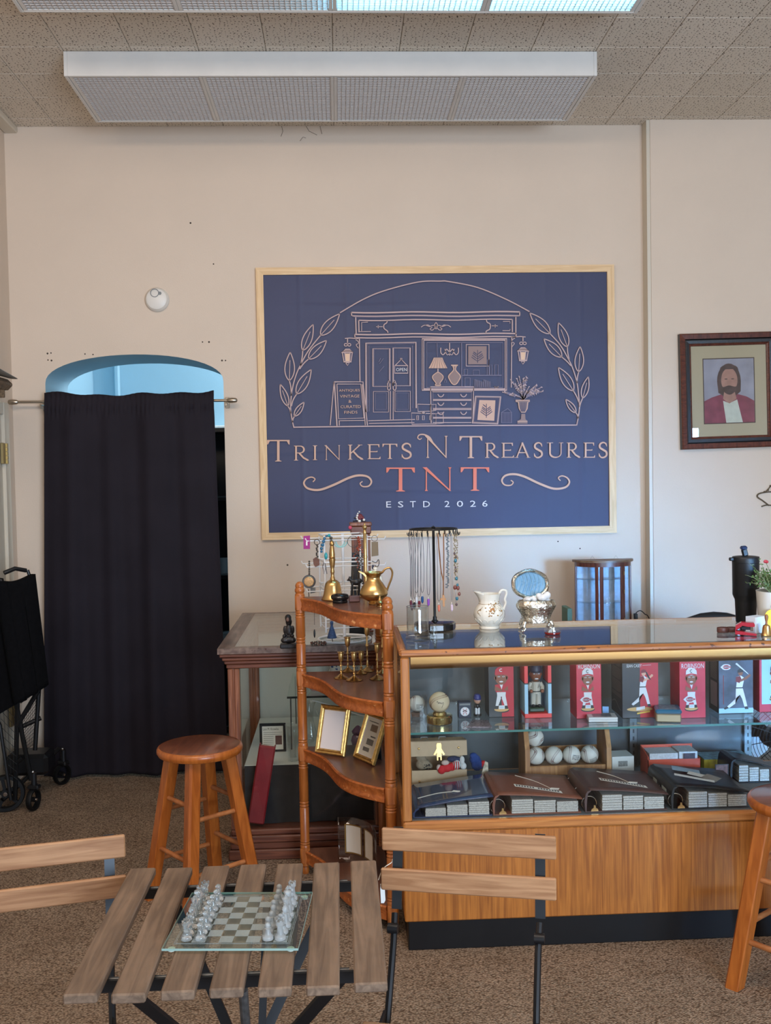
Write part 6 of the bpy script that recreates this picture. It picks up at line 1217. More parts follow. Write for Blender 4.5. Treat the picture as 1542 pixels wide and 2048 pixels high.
# bracelets, stapler, white box, bell, yellow card, plant, tumbler
LEA = mat('brown_leather_strap', (88, 50, 42), 0.45, noise=0.2, nscale=60)
p, s = base(1455, 1264, CT)
bl = thing('leather_belt', 'coiled brown leather strap with a metal buckle lying on the counter', 'strap', p)
for dx, rr2, z0 in ((-9, 12, 0.0), (8, 10, 0.0)):
    m = MB(); m.lathe([(rr2*s, 0), (rr2*1.06*s, 1*s), (rr2*1.06*s, 9*s), (rr2*s, 10*s), (rr2*0.90*s, 9*s), (rr2*0.90*s, 1*s), (rr2*s, 0)], 24, (dx*s, 0.0, z0), sy=0.75); m.build('coil', LEA, bl)
m = MB().box(17*s, 23*s, -0.012, -0.009, 0, 8*s, 0.001).box(17*s, 18.3*s, -0.013, -0.008, 0, 8*s).box(21.7*s, 23*s, -0.013, -0.008, 0, 8*s); m.build('buckle', CHR, bl)
p, s = base(1491, 1270, CT)
sp = thing('stapler', 'red stapler standing on the counter beside the coiled strap', 'stapler', p, math.radians(-20)); REDP = mat('red_plastic', (166, 22, 38), 0.3, coat=0.3)
MB().plate([(-20*s, 2*s), (20*s, 0), (22*s, 2*s), (20*s, 4*s), (-6*s, 8*s), (-20*s, 9*s)], -0.015, 0.015).build('base', REDP, sp, smooth=20)
MB().plate([(-20*s, 8.8*s), (-19*s, 20*s), (-8*s, 27*s), (16*s, 26*s), (18*s, 22*s), (17*s, 18*s), (4*s, 18*s), (-6*s, 20*s), (-14*s, 14*s)], -0.014, 0.014).build('arm', REDP, sp, smooth=20)
MB().box(-8*s, 14*s, -0.006, 0.006, 11*s, 17.5*s, 0.001).build('magazine', STL, sp); MB().box(9*s, 15*s, -0.0075, 0.0075, 9*s, 17.9*s, 0.001).build('chrome_tip', CHR, sp)
p, s = base(1513, 1263, CT)
one('white_box', MB().box(-17*s, 17*s, -0.022, 0.022, 0, 33*s, 0.001), mat('white_card_box', (222, 226, 232), 0.6), 'small plain white box behind the red stapler', 'box', (p.x-0.008, p.y-0.016, CT), math.radians(28))
p, s = base(1533, 1271, CT)
hb_ = thing('desk_bell', 'little brass bell with a wooden handle at the right edge of the counter', 'bell', p)
lathe_px(MB(), [(0, 14), (8, 4), (11, 0), (11.5, 1), (9, 6), (8, 16), (6.5, 21), (3, 23), (0, 23.5)], s, 24).build('bell_body', BRASS, hb_); lathe_px(MB(), [(0, 23), (2.4, 23.2), (2, 28), (3.6, 36), (3.6, 40), (2, 43), (0, 44)], s, 14).build('handle', wood('bell_handle_wood', (120, 70, 36), (160, 100, 56), 2, 30, 6), hb_)
p, s = base(1556, 1264, CT)
po = thing('flower_pot', 'white ceramic pot with painted blue flowers holding a green plant', 'pot', (p.x+0.034, p.y+0.080, CT)); s = po.location.y/F
lathe_px(MB(), [(0, 0), (36, 0), (37, 2), (42, 74), (42.5, 78), (40.5, 78), (38, 70), (0, 68)], s, 40).build('pot', mat('glazed_white_pot', (226, 220, 208), 0.25, coat=0.3), po)
lathe_px(MB(), [(0, 68.5), (38, 70.5), (0, 73)], s, 24).build('soil', mat('dark_soil', (52, 42, 34), 0.9), po); m = MB(); rj = random.Random(8)
for (ax_, z, n_) in ((-2.22, 50, 9), (-1.95, 62, 9), (-2.1, 40, 5), (-1.7, 44, 6)):
    for i in range(n_): b2 = i*2*math.pi/n_; a_ = ax_+0.055*math.cos(b2); r_ = (37+5*(z+3.4*math.sin(b2))/76)*s*1.004; m.ball((r_*math.cos(a_), r_*math.sin(a_), (z+3.4*math.sin(b2))*s), 1.4*s, 6, 0, (1, 0.5, 1))
m.build('painted_flowers', mat('blue_flower_paint', (58, 84, 142), 0.3), po)
GRN = mat('herb_green', (98, 128, 62), 0.6, noise=0.3, nscale=40); GRN2 = mat('grey_green_leaf', (132, 148, 104), 0.6); STEM = mat('pale_stem', (128, 132, 86), 0.7)
m = MB(); st_ = MB(); rj = random.Random(12)
def frond(base_, tip, n_, size):
    b0, t0_ = Vector(base_), Vector(tip); pts = [b0.lerp(t0_, i/8)+Vector((0, 0, 0.015*math.sin(math.pi*i/8))) for i in range(9)]; st_.tube(pts, 0.0011, 5, taper=lambda u: 1.2-0.8*u)
    for i in range(n_):
        u = 0.2+0.8*rj.random(); c = b0.lerp(t0_, u)+Vector((0, 0, 0.015*math.sin(math.pi*u))); d = Vector((rj.gauss(0, 1), rj.gauss(0, 1), rj.gauss(0.3, 0.8))).normalized(); l = size*rj.uniform(0.7, 1.4); w_ = d.cross(Vector((rj.random(), rj.random(), 1))).normalized()*l*0.26
        m.add([c, c+d*l*0.5+w_, c+d*l, c+d*l*0.5-w_], [(0, 1, 2), (0, 2, 3)], rj.choice((0, 0, 1)))
top = po.location+Vector((0, 0, 72*s)); lo = []
for i in range(95): a_ = rj.uniform(0, 6.28); r_ = rj.uniform(0.3, 1)**0.6; frond((0.02*math.cos(a_), 0.02*math.sin(a_), 72*s), (0.105*r_*math.cos(a_), 0.085*r_*math.sin(a_), 72*s+rj.uniform(0.02, 0.125)*(1.15-0.5*r_)), 34, 0.0085)
for tipx, tipz in ((-0.135, 0.075), (-0.12, 0.118), (-0.085, 0.135), (-0.13, 0.045)): frond((-0.03, -0.02, 72*s), (tipx, -0.03, 72*s+tipz), 10, 0.009)
st_.build('stems', STEM, po)['kind'] = 'stuff'; m.build('foliage', [GRN, GRN2], po, smooth=0)['kind'] = 'stuff'
fl_ = at(1531, 1123, Y=po.location.y-0.05)-po.location; MB().tube([(0.0, -0.02, 72*s), tuple(fl_*0.6+Vector((0, -0.008, 72*s*0.4))), tuple(fl_)], 0.0011, 5).build('flower_stem', STEM, po); MB().ball(fl_, 0.008, 8, 0, (1, 0.7, 0.8)).ball(fl_+Vector((0.004, -0.003, -0.001)), 0.006, 8).build('red_flower', mat('red_bloom', (186, 52, 64), 0.5), po)
p, s = base(1541, 1262, CT)
yc = one('yellow_card', MB().plate([(x*s, z*s) for x, z in [(-17, 0), (17, 0), (17, 30)]+[(17*math.cos(t_), 30+16*math.sin(t_)) for t_ in [0.2+i*0.27 for i in range(11)]]+[(-17, 30)]], -0.001, 0.001), mat('yellow_card', (240, 200, 30), 0.6), 'bright yellow rounded card leaning on the flower pot', 'card', (p.x+0.002, p.y-0.022, CT)); yc.rotation_euler = (-0.10, 0, 0)
p, s = base(1492, 1244, CT)
tb = thing('tumbler', 'large black insulated tumbler with a flip straw lid on the counter', 'tumbler', p); MBK = mat('matte_black_steel', (14, 15, 18), 0.45)
lathe_px(MB(), [(0, 0), (19, 0), (20, 1.5), (21.5, 42), (22, 47), (25.5, 55), (26.2, 58), (26.6, 122), (0, 122)], s, 40).build('body', MBK, tb)
lathe_px(MB(), [(0, 122.4), (26.8, 122.4), (27, 132), (26, 134), (22, 135), (0, 136)], s, 40).build('lid', MBK, tb)
MB().box(-34*s, -25*s, -0.008, 0.008, 126*s, 133*s, 0.003).build('carry_lug', MBK, tb); MB().box(23*s, 28*s, -0.006, 0.006, 128*s, 134*s, 0.002).build('lid_tab', MBK, tb)
MB().bar((0, 0, 135*s), (-4*s, 0, 150*s), 0.021, 0.016, (0, 1, 0), b=0.004).build('straw_base', MBK, tb); MB().bar((-4*s, 0, 148*s), (-4.5*s, -0.002, 156*s), 0.026, 0.02, (0, 1, 0), b=0.005).build('mouthpiece', mat('navy_silicone', (26, 40, 70), 0.3), tb)
# ------------------------------------------------------------------ behind the counter
DZ = 0.76
dk = thing('back_desk', 'plain brown desk against the wall behind the counter', 'desk', (1.12, 5.42, 0))
MB().box(-0.45, 0.62, -0.26, 0.26, DZ-0.03, DZ, 0.004).build('desk_top', MAH, dk)
for x in (-0.43, 0.57):
    for y in (-0.24, 0.2): MB().box(x, x+0.04, y, y+0.04, 0, DZ-0.0305, 0.003).build('leg', MAH, dk)
Yc = 5.47; s = Yc/F; pa, pb_ = at(1150, 1200, Y=Yc), at(1262, 1200, Y=Yc); cxm = (pa.x+pb_.x)/2; hw = (pb_.x-pa.x)/2; ztop = at(1205, 1118, Y=Yc).z
cc = thing('curio_cabinet', 'small bow-front wooden curio cabinet with glass shelves behind the counter', 'cabinet', (cxm, Yc, DZ+0.001)); Hc = ztop-DZ-0.001; dep = 0.11
bow = lambda k=1.0, n=20: [(hw*k*math.cos(math.pi+math.pi*i/n), dep*k*math.sin(math.pi+math.pi*i/n)) for i in range(n+1)]
CAB = wood('cabinet_mahogany', (72, 32, 24), (104, 52, 36), 2, 24, 12, 0.3, 0.1, 0.3)
def bowslab(k, z0, z1): return MB().slab(bow(k)+[(hw*k, 0.012), (-hw*k, 0.012)], z0, z1)
bowslab(1.0, 0, 0.03).build('base', CAB, cc); bowslab(0.99, Hc-0.035, Hc-0.012).build('top_rail', CAB, cc); bowslab(1.07, Hc-0.0118, Hc).build('cap', wood('cabinet_cap', (92, 66, 46), (124, 92, 66), 0, 20, 8, 0.4), cc)
def bp(a_, k=0.97): return (hw*k*math.cos(a_), dep*k*math.sin(a_))
for a_, w_ in ((math.pi+0.02, 0.007), (math.pi*1.372, 0.0085), (math.pi*1.428, 0.0095), (math.pi*1.69, 0.015), (2*math.pi-0.02, 0.007)):
    x, y = bp(a_); MB().box(-w_, w_, -0.005, 0.005, 0.0302, Hc-0.0352, 0.002, M=Matrix.Translation((x, y, 0)) @ Matrix.Rotation(a_+math.pi/2, 4, 'Z')).build('stile', CAB, cc)
for z in (0.179, 0.305): bowslab(0.93, z, z+0.004).build('glass_shelf', pane('curio_shelf_glass', (0.80, 0.90, 0.95), 0.10), cc)
o = MB().grid(lambda u, v: (*bp(math.pi+math.pi*u, 0.95), 0.031+(Hc-0.067)*v), 24, 1).build('curved_glass', GLASS, cc)
MB().box(-hw*0.95, hw*0.95, 0.004, 0.008, 0.031, Hc-0.036).build('mirror_back', mat('painted_mirror_reflection', (150, 168, 190), 0.3, noise=0.12, nscale=40), cc); MB().box(-hw*0.97, hw*0.97, 0.0082, 0.0118, 0.0302, Hc-0.0355).build('back_board', CAB, cc)  # the mirror's blue-grey reflection is put into its base colour
for x in (-0.055, 0.075): MB().tube([(x-0.012, 0.006, Hc), (x, 0.006, Hc+0.018), (x+0.012, 0.006, Hc)], 0.001, 5).build('hanging_hook', NICK, cc)
for z in (0.09, 0.24, 0.34): x, y = bp(math.pi*1.69, 1.04); MB().lathe([(0, -0.01), (0.0025, -0.01), (0.0025, 0.01), (0, 0.01)], 8, (x, y-0.002, z)).build('hinge', BRASSD, cc)
pq = at(1268, 1245, Y=5.45)
pw = thing('power_brick', 'black adapter with a curved cable beside the curio cabinet', 'adapter', (pq.x, 5.40, DZ+0.001)); MB().box(-0.009, 0.009, -0.012, 0.012, 0, 0.118, 0.003, M=Matrix.Rotation(-0.05, 4, 'Y')).build('adapter', MBK, pw)
MB().tube(spline([(-0.004, 0, 0.118), (0.004, 0, 0.126), (0.018, 0, 0.132), (0.032, 0, 0.126), (0.046, 0, 0.112), (0.058, 0, 0.106), (0.075, 0.02, 0.08), (0.09, 0.05, 0.004)], 5), 0.0028, 8).build('cable', MBK, pw)
pg_ = at(1134, 1240, Y=5.45); one('green_book', MB().box(-0.013, 0.013, -0.07, 0.07, 0, 0.155, 0.002), mat('green_cloth_cover', (92, 122, 104), 0.7), 'pale green book standing upright left of the curio cabinet', 'book', (pg_.x, 5.45, DZ+0.001))
ch = thing('office_chair', 'black office chair whose rounded back shows above the counter', 'chair', (1.86, 5.0, 0)); OFF = mat('black_leatherette', (18, 19, 21), 0.4)
fz = at(1440, 1230, Y=5.0).z
MB().ball((0, 0, 0.82), 0.20, 24, 0, (1.0, 0.20, 1.0), M=Matrix.Translation((0, 0, 0.82*(1-1.0)))).build('backrest', OFF, ch)
ob_ = ch.children[0]; ob_.scale = (1.35, 1, 1.0); ob_.location = (0, 0, fz+0.018-1.02)
MB().slab([(x*0.25, y*0.24-0.22) for x, y in arc(0, 0, 1, 1, 0, 350, 30)], 0.42, 0.50).build('seat', OFF, ch); MB().tube([(0, -0.2, 0.08), (0, -0.2, 0.4195)], 0.025, 12).build('gas_column', STL, ch); MB().bar((0, -0.03, 0.46), (0, 0.0, 0.75), 0.05, 0.012).build('back_bar', STL, ch)
for k in range(5): a_ = k*1.2566; e = (0.26*math.cos(a_), -0.2+0.26*math.sin(a_)); MB().bar((0, -0.2, 0.085), (e[0], e[1], 0.07), 0.035, 0.025).build('base_arm', STL, ch); MB().ball((e[0], e[1], 0.028), 0.028, 12, 0, (1, 0.7, 1)).build('caster', TYRE, ch)
# floor fan and added bright white bin seen through the open end of the counter
fc = at(1556, 1470, Y=4.45)
fa = thing('floor_fan', 'round black wire floor fan behind the counter, seen through the glass at the right edge', 'fan', (fc.x, 4.45, 0)); zf = fc.z; Rf = 0.285
FW_ = mat('black_fan_wire', (24, 30, 38), 0.4, 0.4)
for j, rr3 in enumerate([0.06+0.0141*i for i in range(17)]):
    yy = -0.085+0.07*(rr3/Rf)**2.5; MB().tube([(rr3*math.cos(i*math.pi/24), yy, zf+rr3*math.sin(i*math.pi/24)) for i in range(48)], 0.0013 if j < 16 else 0.004, 5, closed=True).build('wire_ring', FW_, fa)
for k in range(12): a_ = k*math.pi/6; MB().tube([(r_*math.cos(a_+0.9*r_), -0.0865+0.07*(r_/Rf)**2.5, zf+r_*math.sin(a_+0.9*r_)) for r_ in [0.05+0.0235*i for i in range(11)]], 0.0018, 5).build('wire_spoke', FW_, fa)
MB().lathe([(0, 0.078), (0.055, 0.082), (0.06, 0.088), (0.055, 0.094), (0, 0.095)], 28, M=Matrix.Translation((0, 0, zf)) @ R90).build('hub_badge', mat('slate_plastic', (58, 70, 84), 0.4), fa)
for k in range(3):
    a_ = k*2.094; m = MB(); m.grid(lambda u, v: ((0.05+0.19*u)*math.cos(a_+0.75*(v-0.5)), -0.02+0.05*(v-0.5), zf+(0.05+0.19*u)*math.sin(a_+0.75*(v-0.5))), 6, 6).build('blade', mat('pale_blade', (206, 214, 218), 0.4), fa)
MB().lathe([(0, -0.10), (0.05, -0.10), (0.07, -0.05), (0.06, 0.0), (0, 0.02)], 20, M=Matrix.Translation((0, 0, zf)) @ R90).build('motor', STL, fa); MB().tube([(Rf*math.cos(i*math.pi/24), 0.0, zf+Rf*math.sin(i*math.pi/24)) for i in range(48)], 0.005, 6, closed=True).build('rim', FW_, fa)
MB().tube([(-0.22, 0, 0.01), (-0.22, 0, 0.03), (0, 0.05, zf-0.06)], 0.012, 8).build('stand_leg', STL, fa); MB().tube([(0.22, 0, 0.01), (0.22, 0, 0.03), (0, 0.05, zf-0.06)], 0.012, 8).build('stand_leg', STL, fa)
wbn = thing('added_backdrop', 'added bright white bin standing behind the floor fan', 'bin', (2.22, 5.32, 0)); MB().lathe([(0, 0), (0.24, 0), (0.29, 0.78), (0.30, 0.79), (0.28, 0.79), (0, 0.70)], 32).build('backdrop_body', mat('bright_backdrop_white', (236, 242, 246), 0.4), wbn)  # added to give the fan a bright background
# ------------------------------------------------------------------ inside the counter, glass shelf
def bx(x0, x1, yb, Z): p0, p1 = at(x0, yb, Z=Z), at(x1, yb, Z=Z); return p0, p1
BALL = mat('white_baseball_leather', (214, 208, 196), 0.5, noise=0.04, nscale=30); STITCH = mat('red_stitching', (120, 52, 48), 0.7); INK = mat('dark_ink', (40, 42, 54), 0.6)
def baseball(label, c, r, rot, prints=0, leather=None, group='loose baseballs in the wooden rack'):
    t = thing('baseball', label, 'baseball', c, 0, group); t.rotation_euler = rot
    MB().ball((0, 0, 0), r, 28).build('ball', leather or BALL, t, smooth=80)
    m = MB()
    for i in range(108):
        a_ = 2*math.pi*i/108; f = lambda q: (Vector((math.cos(q)*(1+0.0)-0.42*math.cos(3*q)*0+0, math.sin(q), 0)))
        def seam(q):
            B = 0.44; A = math.pi/2-(math.pi/2-B)*math.cos(q); Bq = q/2+B*math.sin(2*q); A2 = math.pi/2-(math.pi/2-0.44)*math.cos(2*q); th = q+0.44*math.sin(2*(2*q))*0.5
            return Vector((math.sin(A2)*math.cos(th), math.sin(A2)*math.sin(th), math.cos(A2)))
        s0 = seam(a_); s1 = seam(a_+0.03); d = (s1-s0).normalized(); sd_ = s0.cross(d).normalized()
        for e in (-1, 1):
            p0 = (s0+sd_*0.035*e).normalized()*r*1.004; p1 = (s0+sd_*0.15*e+d*0.06).normalized()*r*1.006; w_ = d*r*0.021
            m.add([p0-w_, p0+w_, p1+w_, p1-w_], [(0, 1, 2, 3), (3, 2, 1, 0)])
    m.build('stitching', STITCH, t, smooth=0)
    if prints:
        m = MB(); rj = random.Random(prints)
        for j in range(4):
            for i in range(9):
                a_, b2 = -0.42+i*0.1+rj.uniform(-0.01, 0.01), 0.24-j*0.15
                p = Vector((math.sin(a_)*math.cos(b2), -math.cos(a_)*math.cos(b2), math.sin(b2)))*r*1.006; x = Vector((math.cos(a_), math.sin(a_), 0))*r*0.035; z = Vector((0, 0, 1))*r*rj.uniform(0.02, 0.05)
                m.add([p-x-z, p+x-z, p+x+z, p-x+z], [(0, 1, 2, 3), (3, 2, 1, 0)])
        m.build('ink_print', INK, t, smooth=0)
    return t
# ball in a clear cube
p0, p1 = bx(817, 855, 1437, SHT); wq = p1.x-p0.x; pc = (p0+p1)/2; pc.y += wq/2
cb = thing('ball_cube', 'clear acrylic cube holding a printed baseball at the left end of the glass shelf', 'display cube', (pc.x, pc.y, SHT+0.0005)); ACR = pane('acrylic_cube', (0.93, 0.95, 0.96), 0.06)
MB().box(-wq/2, wq/2, -wq/2, wq/2, 0, wq*1.25).build('cube', ACR, cb, smooth=0); MB().lathe([(0, 0.002), (0.022, 0.002), (0.024, 0.012), (0.018, 0.016), (0, 0.012)], 20).build('cup', mat('brown_cup', (92, 70, 60), 0.5), cb)
baseball('printed white baseball inside the clear acrylic cube', (pc.x, pc.y, SHT+0.0005+0.016+0.032), 0.030, (0.2, 0, 0.3), 3, group=None)
# ball on brass stand
p, s = base(881, 1449, SHT); p.y += 0.03; s = p.y/F
bs = thing('brass_ball_stand', 'round polished brass stand under the signed baseball on the glass shelf', 'stand', (p.x, p.y, SHT+0.0005))
lathe_px(MB(), [(0, 0), (25, 0), (26, 2), (26, 14), (24.5, 16), (15, 17), (14, 19), (13, 22), (10, 22.5), (8, 20), (0, 18)], s, 40).build('stand', mat('pale_brass', (206, 190, 136), 0.2, 1.0), bs)
t = baseball('aged cream baseball with a signature on the brass stand', (p.x, p.y, SHT+22*s+0.0355), 0.0375, (0.5, 1.2, 0.4), 0, mat('aged_baseball_leather', (206, 188, 156), 0.5, noise=0.08, nscale=20), None)
m = MB().tube([(x*0.001, -math.sqrt(0.0378**2-(x*0.001)**2-(z*0.001)**2), z*0.001) for x, z in spline([(-13, 6), (-10, 11), (-7, 2), (-4, 8), (-1, 2), (2, 7), (5, 1), (9, 6), (12, 4), (8, -6), (5, -14)], 5)], 0.0006, 4)
o = m.build('signature', INK, t); o.rotation_euler = t.rotation_euler.to_matrix().inverted().to_euler()
# navy ball box, mini figure, cards
def cardbox(name, label, x0, x1, yb, Z, hpx, dep, mats, cat_='box', yaw=0.0, group=None):
    p0, p1 = bx(x0, x1, yb, Z); w_ = (p1.x-p0.x); s = p0.y/F; t = thing(name, label, cat_, ((p0.x+p1.x)/2, p0.y+dep/2, Z+0.0006), yaw, group)
    MB().box(-w_/2, w_/2, -dep/2, dep/2, 0, hpx*s, 0.0008).build('carton', mats, t, smooth=0); return t, w_, hpx*s, s
NAVYC = mat('navy_card', (34, 42, 62), 0.5); REDC = mat('crimson_card', (188, 16, 50), 0.35, noise=0.08, nscale=20); BLKC = mat('black_card', (26, 26, 28), 0.4); SCAR = mat('scarlet_card', (214, 38, 34), 0.35); SKYC = mat('light_blue_card', (150, 190, 214), 0.4)
PWH = mat('print_white_uniform', (206, 208, 212), 0.6); PSK = mat('print_brown_skin', (128, 76, 52), 0.5); PSK2 = mat('print_light_skin', (206, 156, 130), 0.5); PRED = mat('print_red', (176, 24, 42), 0.5); PBLK = mat('print_black', (24, 22, 24), 0.5); PWOOD = mat('print_bat_wood', (196, 156, 96), 0.5); PGOLD = mat('print_yellow', (216, 178, 70), 0.5); PGREY = mat('print_grey', (120, 124, 126), 0.6); PDRED = mat('print_dark_red', (112, 22, 34), 0.5)
PP = [PWH, PSK, PRED, PBLK, PWOOD, PGOLD, PGREY, PSK2, PDRED, SKYC]
def E2(cx_, cz, rx, rz_, n=16): return [(cx_+rx*math.cos(2*math.pi*i/n), cz+rz_*math.sin(2*math.pi*i/n)) for i in range(n)]
t, w_, h_, s = cardbox('ball_box', 'small navy box printed with a baseball, right of the brass stand', 917.5, 943, 1437, SHT, 32, 0.04, NAVYC)
m = MB().flat(E2(0, h_*0.42, w_*0.36, w_*0.36), -0.0206, 0); m.flat([(-w_*0.42, h_*0.82), (w_*0.42, h_*0.82), (w_*0.42, h_*0.93), (-w_*0.42, h_*0.93)], -0.0206, 6)
m.line(arc(-w_*0.36, h_*0.42, w_*0.3, w_*0.3, -50, 50), 0.0018, -0.0209, 2); m.line(arc(w_*0.36, h_*0.42, w_*0.3, w_*0.3, 130, 230), 0.0018, -0.0209, 2); m.line([(-0.008, h_*0.42), (0, h_*0.5), (0.008, h_*0.42)], 0.003, -0.0209, 3); m.build('printed_front', PP, t, smooth=0)
p, s = base(955, 1431, SHT)
mf = thing('mini_figurine', 'tiny ballplayer figurine in a blue cap standing on the glass shelf', 'figurine', (p.x, p.y, SHT+0.0005))
k_ = s; lathe_px(MB(), [(0, 0), (8, 0), (8, 3), (0, 3)], s, 16).build('stand', BLKC, mf)
m = MB(); 
for x in (-2.6, 2.6): m.tube([(x*k_, 0, 3*k_), (x*k_, 0, 16*k_)], 2.4*k_, 8)
m.build('trousers', PWH, mf); blob(MB(), [((0, 0, 19*k_), 5*k_, (0.9, 0.7, 1.1)), ((-5*k_, -2*k_, 19*k_), 2*k_, (1, 1, 1.8)), ((5*k_, -2*k_, 19*k_), 2*k_, (1, 1, 1.8))]).build('shirt', BLKC, mf)
m = MB().ball((0, 0, 31*k_), 7*k_, 14, 0, (1, 1, 1.05)); m.ball((0, -7*k_, 30*k_), 1.2*k_, 6); m.build('head', PSK2, mf)
m = MB().lathe([(7.6*k_, 34*k_), (7.4*k_, 39*k_), (5*k_, 43*k_), (0, 44.5*k_)], 18); m.slab([(x*k_, y*k_) for x, y in arc(0, -6, 7, 7, 180, 360, 12)], 33.6*k_, 35*k_); m.build('cap', mat('royal_blue_cap', (40, 48, 110), 0.5), mf)
q4 = [at(x, y, Z=SHT+0.0012) for x, y in ((945, 1442), (976, 1443), (984, 1456), (934, 1456))]
one('card_slab', MB().slab([(v.x, v.y) for v in q4], SHT+0.0006, SHT+0.0066), mat('card_slab_print', (112, 104, 110), 0.25, noise=0.5, nscale=120), 'clear-cased trading card lying flat at the front of the shelf, under the mini figurine', 'card')
def logo(m, cx_, cz, w_, y, txt='REDS'):
    m.flat(spline([(cx_-w_/2, cz), (cx_-w_*0.2, cz+w_*0.25), (cx_+w_*0.2, cz+w_*0.27), (cx_+w_*0.45, cz+w_*0.14), (cx_+w_*0.45, cz-w_*0.14), (cx_+w_*0.2, cz-w_*0.27), (cx_-w_*0.2, cz-w_*0.25), (cx_-w_/2, cz)], 4), y, 0)
    m.flat(E2(cx_+w_*0.06, cz, w_*0.33, w_*0.20), y-0.0002, 2); m.flat([(cx_+w_*0.2, cz-w_*0.06), (cx_+w_*0.5, cz-w_*0.06), (cx_+w_*0.5, cz+w_*0.06), (cx_+w_*0.2, cz+w_*0.06)], y-0.0003, 2)
    m.flat(E2(cx_+w_*0.06, cz, w_*0.27, w_*0.14), y-0.0004, 8); text_poly(m, txt, cx_-w_*0.2, cx_+w_*0.34, cz-w_*0.08, cz+w_*0.08, y-0.0006, 0)
def bobble(m, w_, h_, y, cap, skin, shirt, two=False):
    k = h_/110.0; X = lambda x: x*k; Z = lambda z: z*k
    F_ = lambda pts, mi, dy=0.0: m.flat([(X(a_), Z(b2)) for a_, b2 in pts], y-dy, mi)
    F_(E2(0, 12, 17, 5.5), 3 if not two else 0); F_(E2(0, 14, 16, 5), 4, 0.0002)
    for sx_ in (-1, 1): F_([(sx_*2, 46), (sx_*9, 45), (sx_*13, 22), (sx_*7, 22), (sx_*1, 38)], 0, 0.0004); F_([(sx_*7, 22), (sx_*13, 22), (sx_*15, 15), (sx_*7, 15)], 3, 0.0005)
    F_([(-11, 66), (11, 66), (9, 42), (-9, 42)], 0, 0.0006); F_([(-14, 68), (-4, 70), (4, 70), (14, 68), (12, 52), (-12, 52)], shirt, 0.0007); F_([(-4, 70), (4, 70), (1, 58)], 0, 0.0008)
    F_([(-14, 66), (-15, 56), (2, 53), (2, 57)], skin, 0.0009); F_([(14, 66), (15, 56), (4, 55)], skin, 0.0009)
    F_(E2(0, 84, 13.5, 16), skin, 0.001); F_(E2(-13, 83, 2.5, 4), skin, 0.001); F_(E2(13, 83, 2.5, 4), skin, 0.001)
    for sx_ in (-1, 1): F_(E2(sx_*5, 86, 2.6, 1.4, 10), 0, 0.0012); F_(E2(sx_*5, 86, 1.1, 1.2, 8), 3, 0.0013); F_([(sx_*2, 89), (sx_*8, 90), (sx_*8, 91.2), (sx_*2, 90.2)], 3, 0.0012)
    F_(E2(0, 80.5, 2.4, 2.6, 10), 8 if skin == 7 else 1, 0.0012); F_(E2(0, 75, 4.5, 1.7, 12), 0, 0.0012)
    F_([(-14, 90), (-13, 101), (-8, 106), (0, 108), (8, 106), (13, 101), (14, 90)], cap, 0.0014); F_([(-14, 92), (-12, 89), (0, 91.5), (12, 89), (14, 92), (0, 95)], 2, 0.0015)
    m.line([(X(a_), Z(b2)) for a_, b2 in arc(0, 100, 3.2, 3.0, 50, 310, 10)], X(1.5), y-0.0016, 3 if cap == 0 else 0)
    F_([(-6, 15), (7, 15), (7, 23), (-6, 23)], 0, 0.0018); F_([(-4, 18), (5, 18), (5, 20), (-4, 20)], 9, 0.0019)
HP = 128; DB = 0.105
t, w_, h_, s = cardbox('bobblehead_box', 'half black half red figurine box printed with a crossed-arm ballplayer, leftmost of the figurine boxes', 978, 1029.5, 1435, SHT, HP, DB, BLKC)
m = MB().flat([(0.001, 0.0006), (w_/2-0.0005, 0.0006), (w_/2-0.0005, h_-0.0006), (0.001, h_-0.0006)], -DB/2-0.0004, 2); o0 = m
b0 = MB(); bobble(b0, w_, h_*0.80, 0, 2, 1, 2); m.add([(x, y-DB/2-0.0008, z+h_*0.02) for x, y, z in b0.v], b0.f); m.m[-len(b0.f):] = b0.m; m.build('printed_front', PP, t, smooth=0)
# open-front box with a real figure inside
p0, p1 = bx(1050, 1105, 1437, SHT); w_ = p1.x-p0.x; s = p0.y/F; h_ = HP*s
t = thing('figure_box', 'red and pale blue window box with a pinstriped ballplayer figure inside', 'box', ((p0.x+p1.x)/2, p0.y+0.05, SHT+0.0006)); fr = 0.0125
m = MB().box(-w_/2, w_/2, -0.05, 0.05, 0, 0.016, 0.0006).box(-w_/2, w_/2, -0.05, 0.05, h_-0.004, h_)
for sx_ in (-1, 1): m.box(min(sx_*w_/2, sx_*(w_/2-fr)), max(sx_*w_/2, sx_*(w_/2-fr)), -0.05, 0.05, h_*0.56, h_-0.004); m.box(min(sx_*w_/2, sx_*(w_/2-fr)), max(sx_*w_/2, sx_*(w_/2-fr)), -0.05, 0.05, 0.016, h_*0.54, 0, 1); m.box(min(sx_*w_/2, sx_*(w_/2-fr)), max(sx_*w_/2, sx_*(w_/2-fr)), -0.05, 0.05, h_*0.54, h_*0.56, 0, 2)
m.box(-w_/2+fr, w_/2-fr, 0.044, 0.05, 0.016, h_-0.004, 0, 3); m.build('carton', [SCAR, SKYC, BLKC, mat('steel_blue_backing', (66, 100, 122), 0.5, noise=0.25, nscale=60)], t, smooth=0)
ft = thing('bobblehead_figure', 'smiling ballplayer figure in pinstripes and a navy cap inside the window box', 'figurine', (t.location.x, t.location.y-0.004, SHT+0.0175)); k = h_*0.79/110
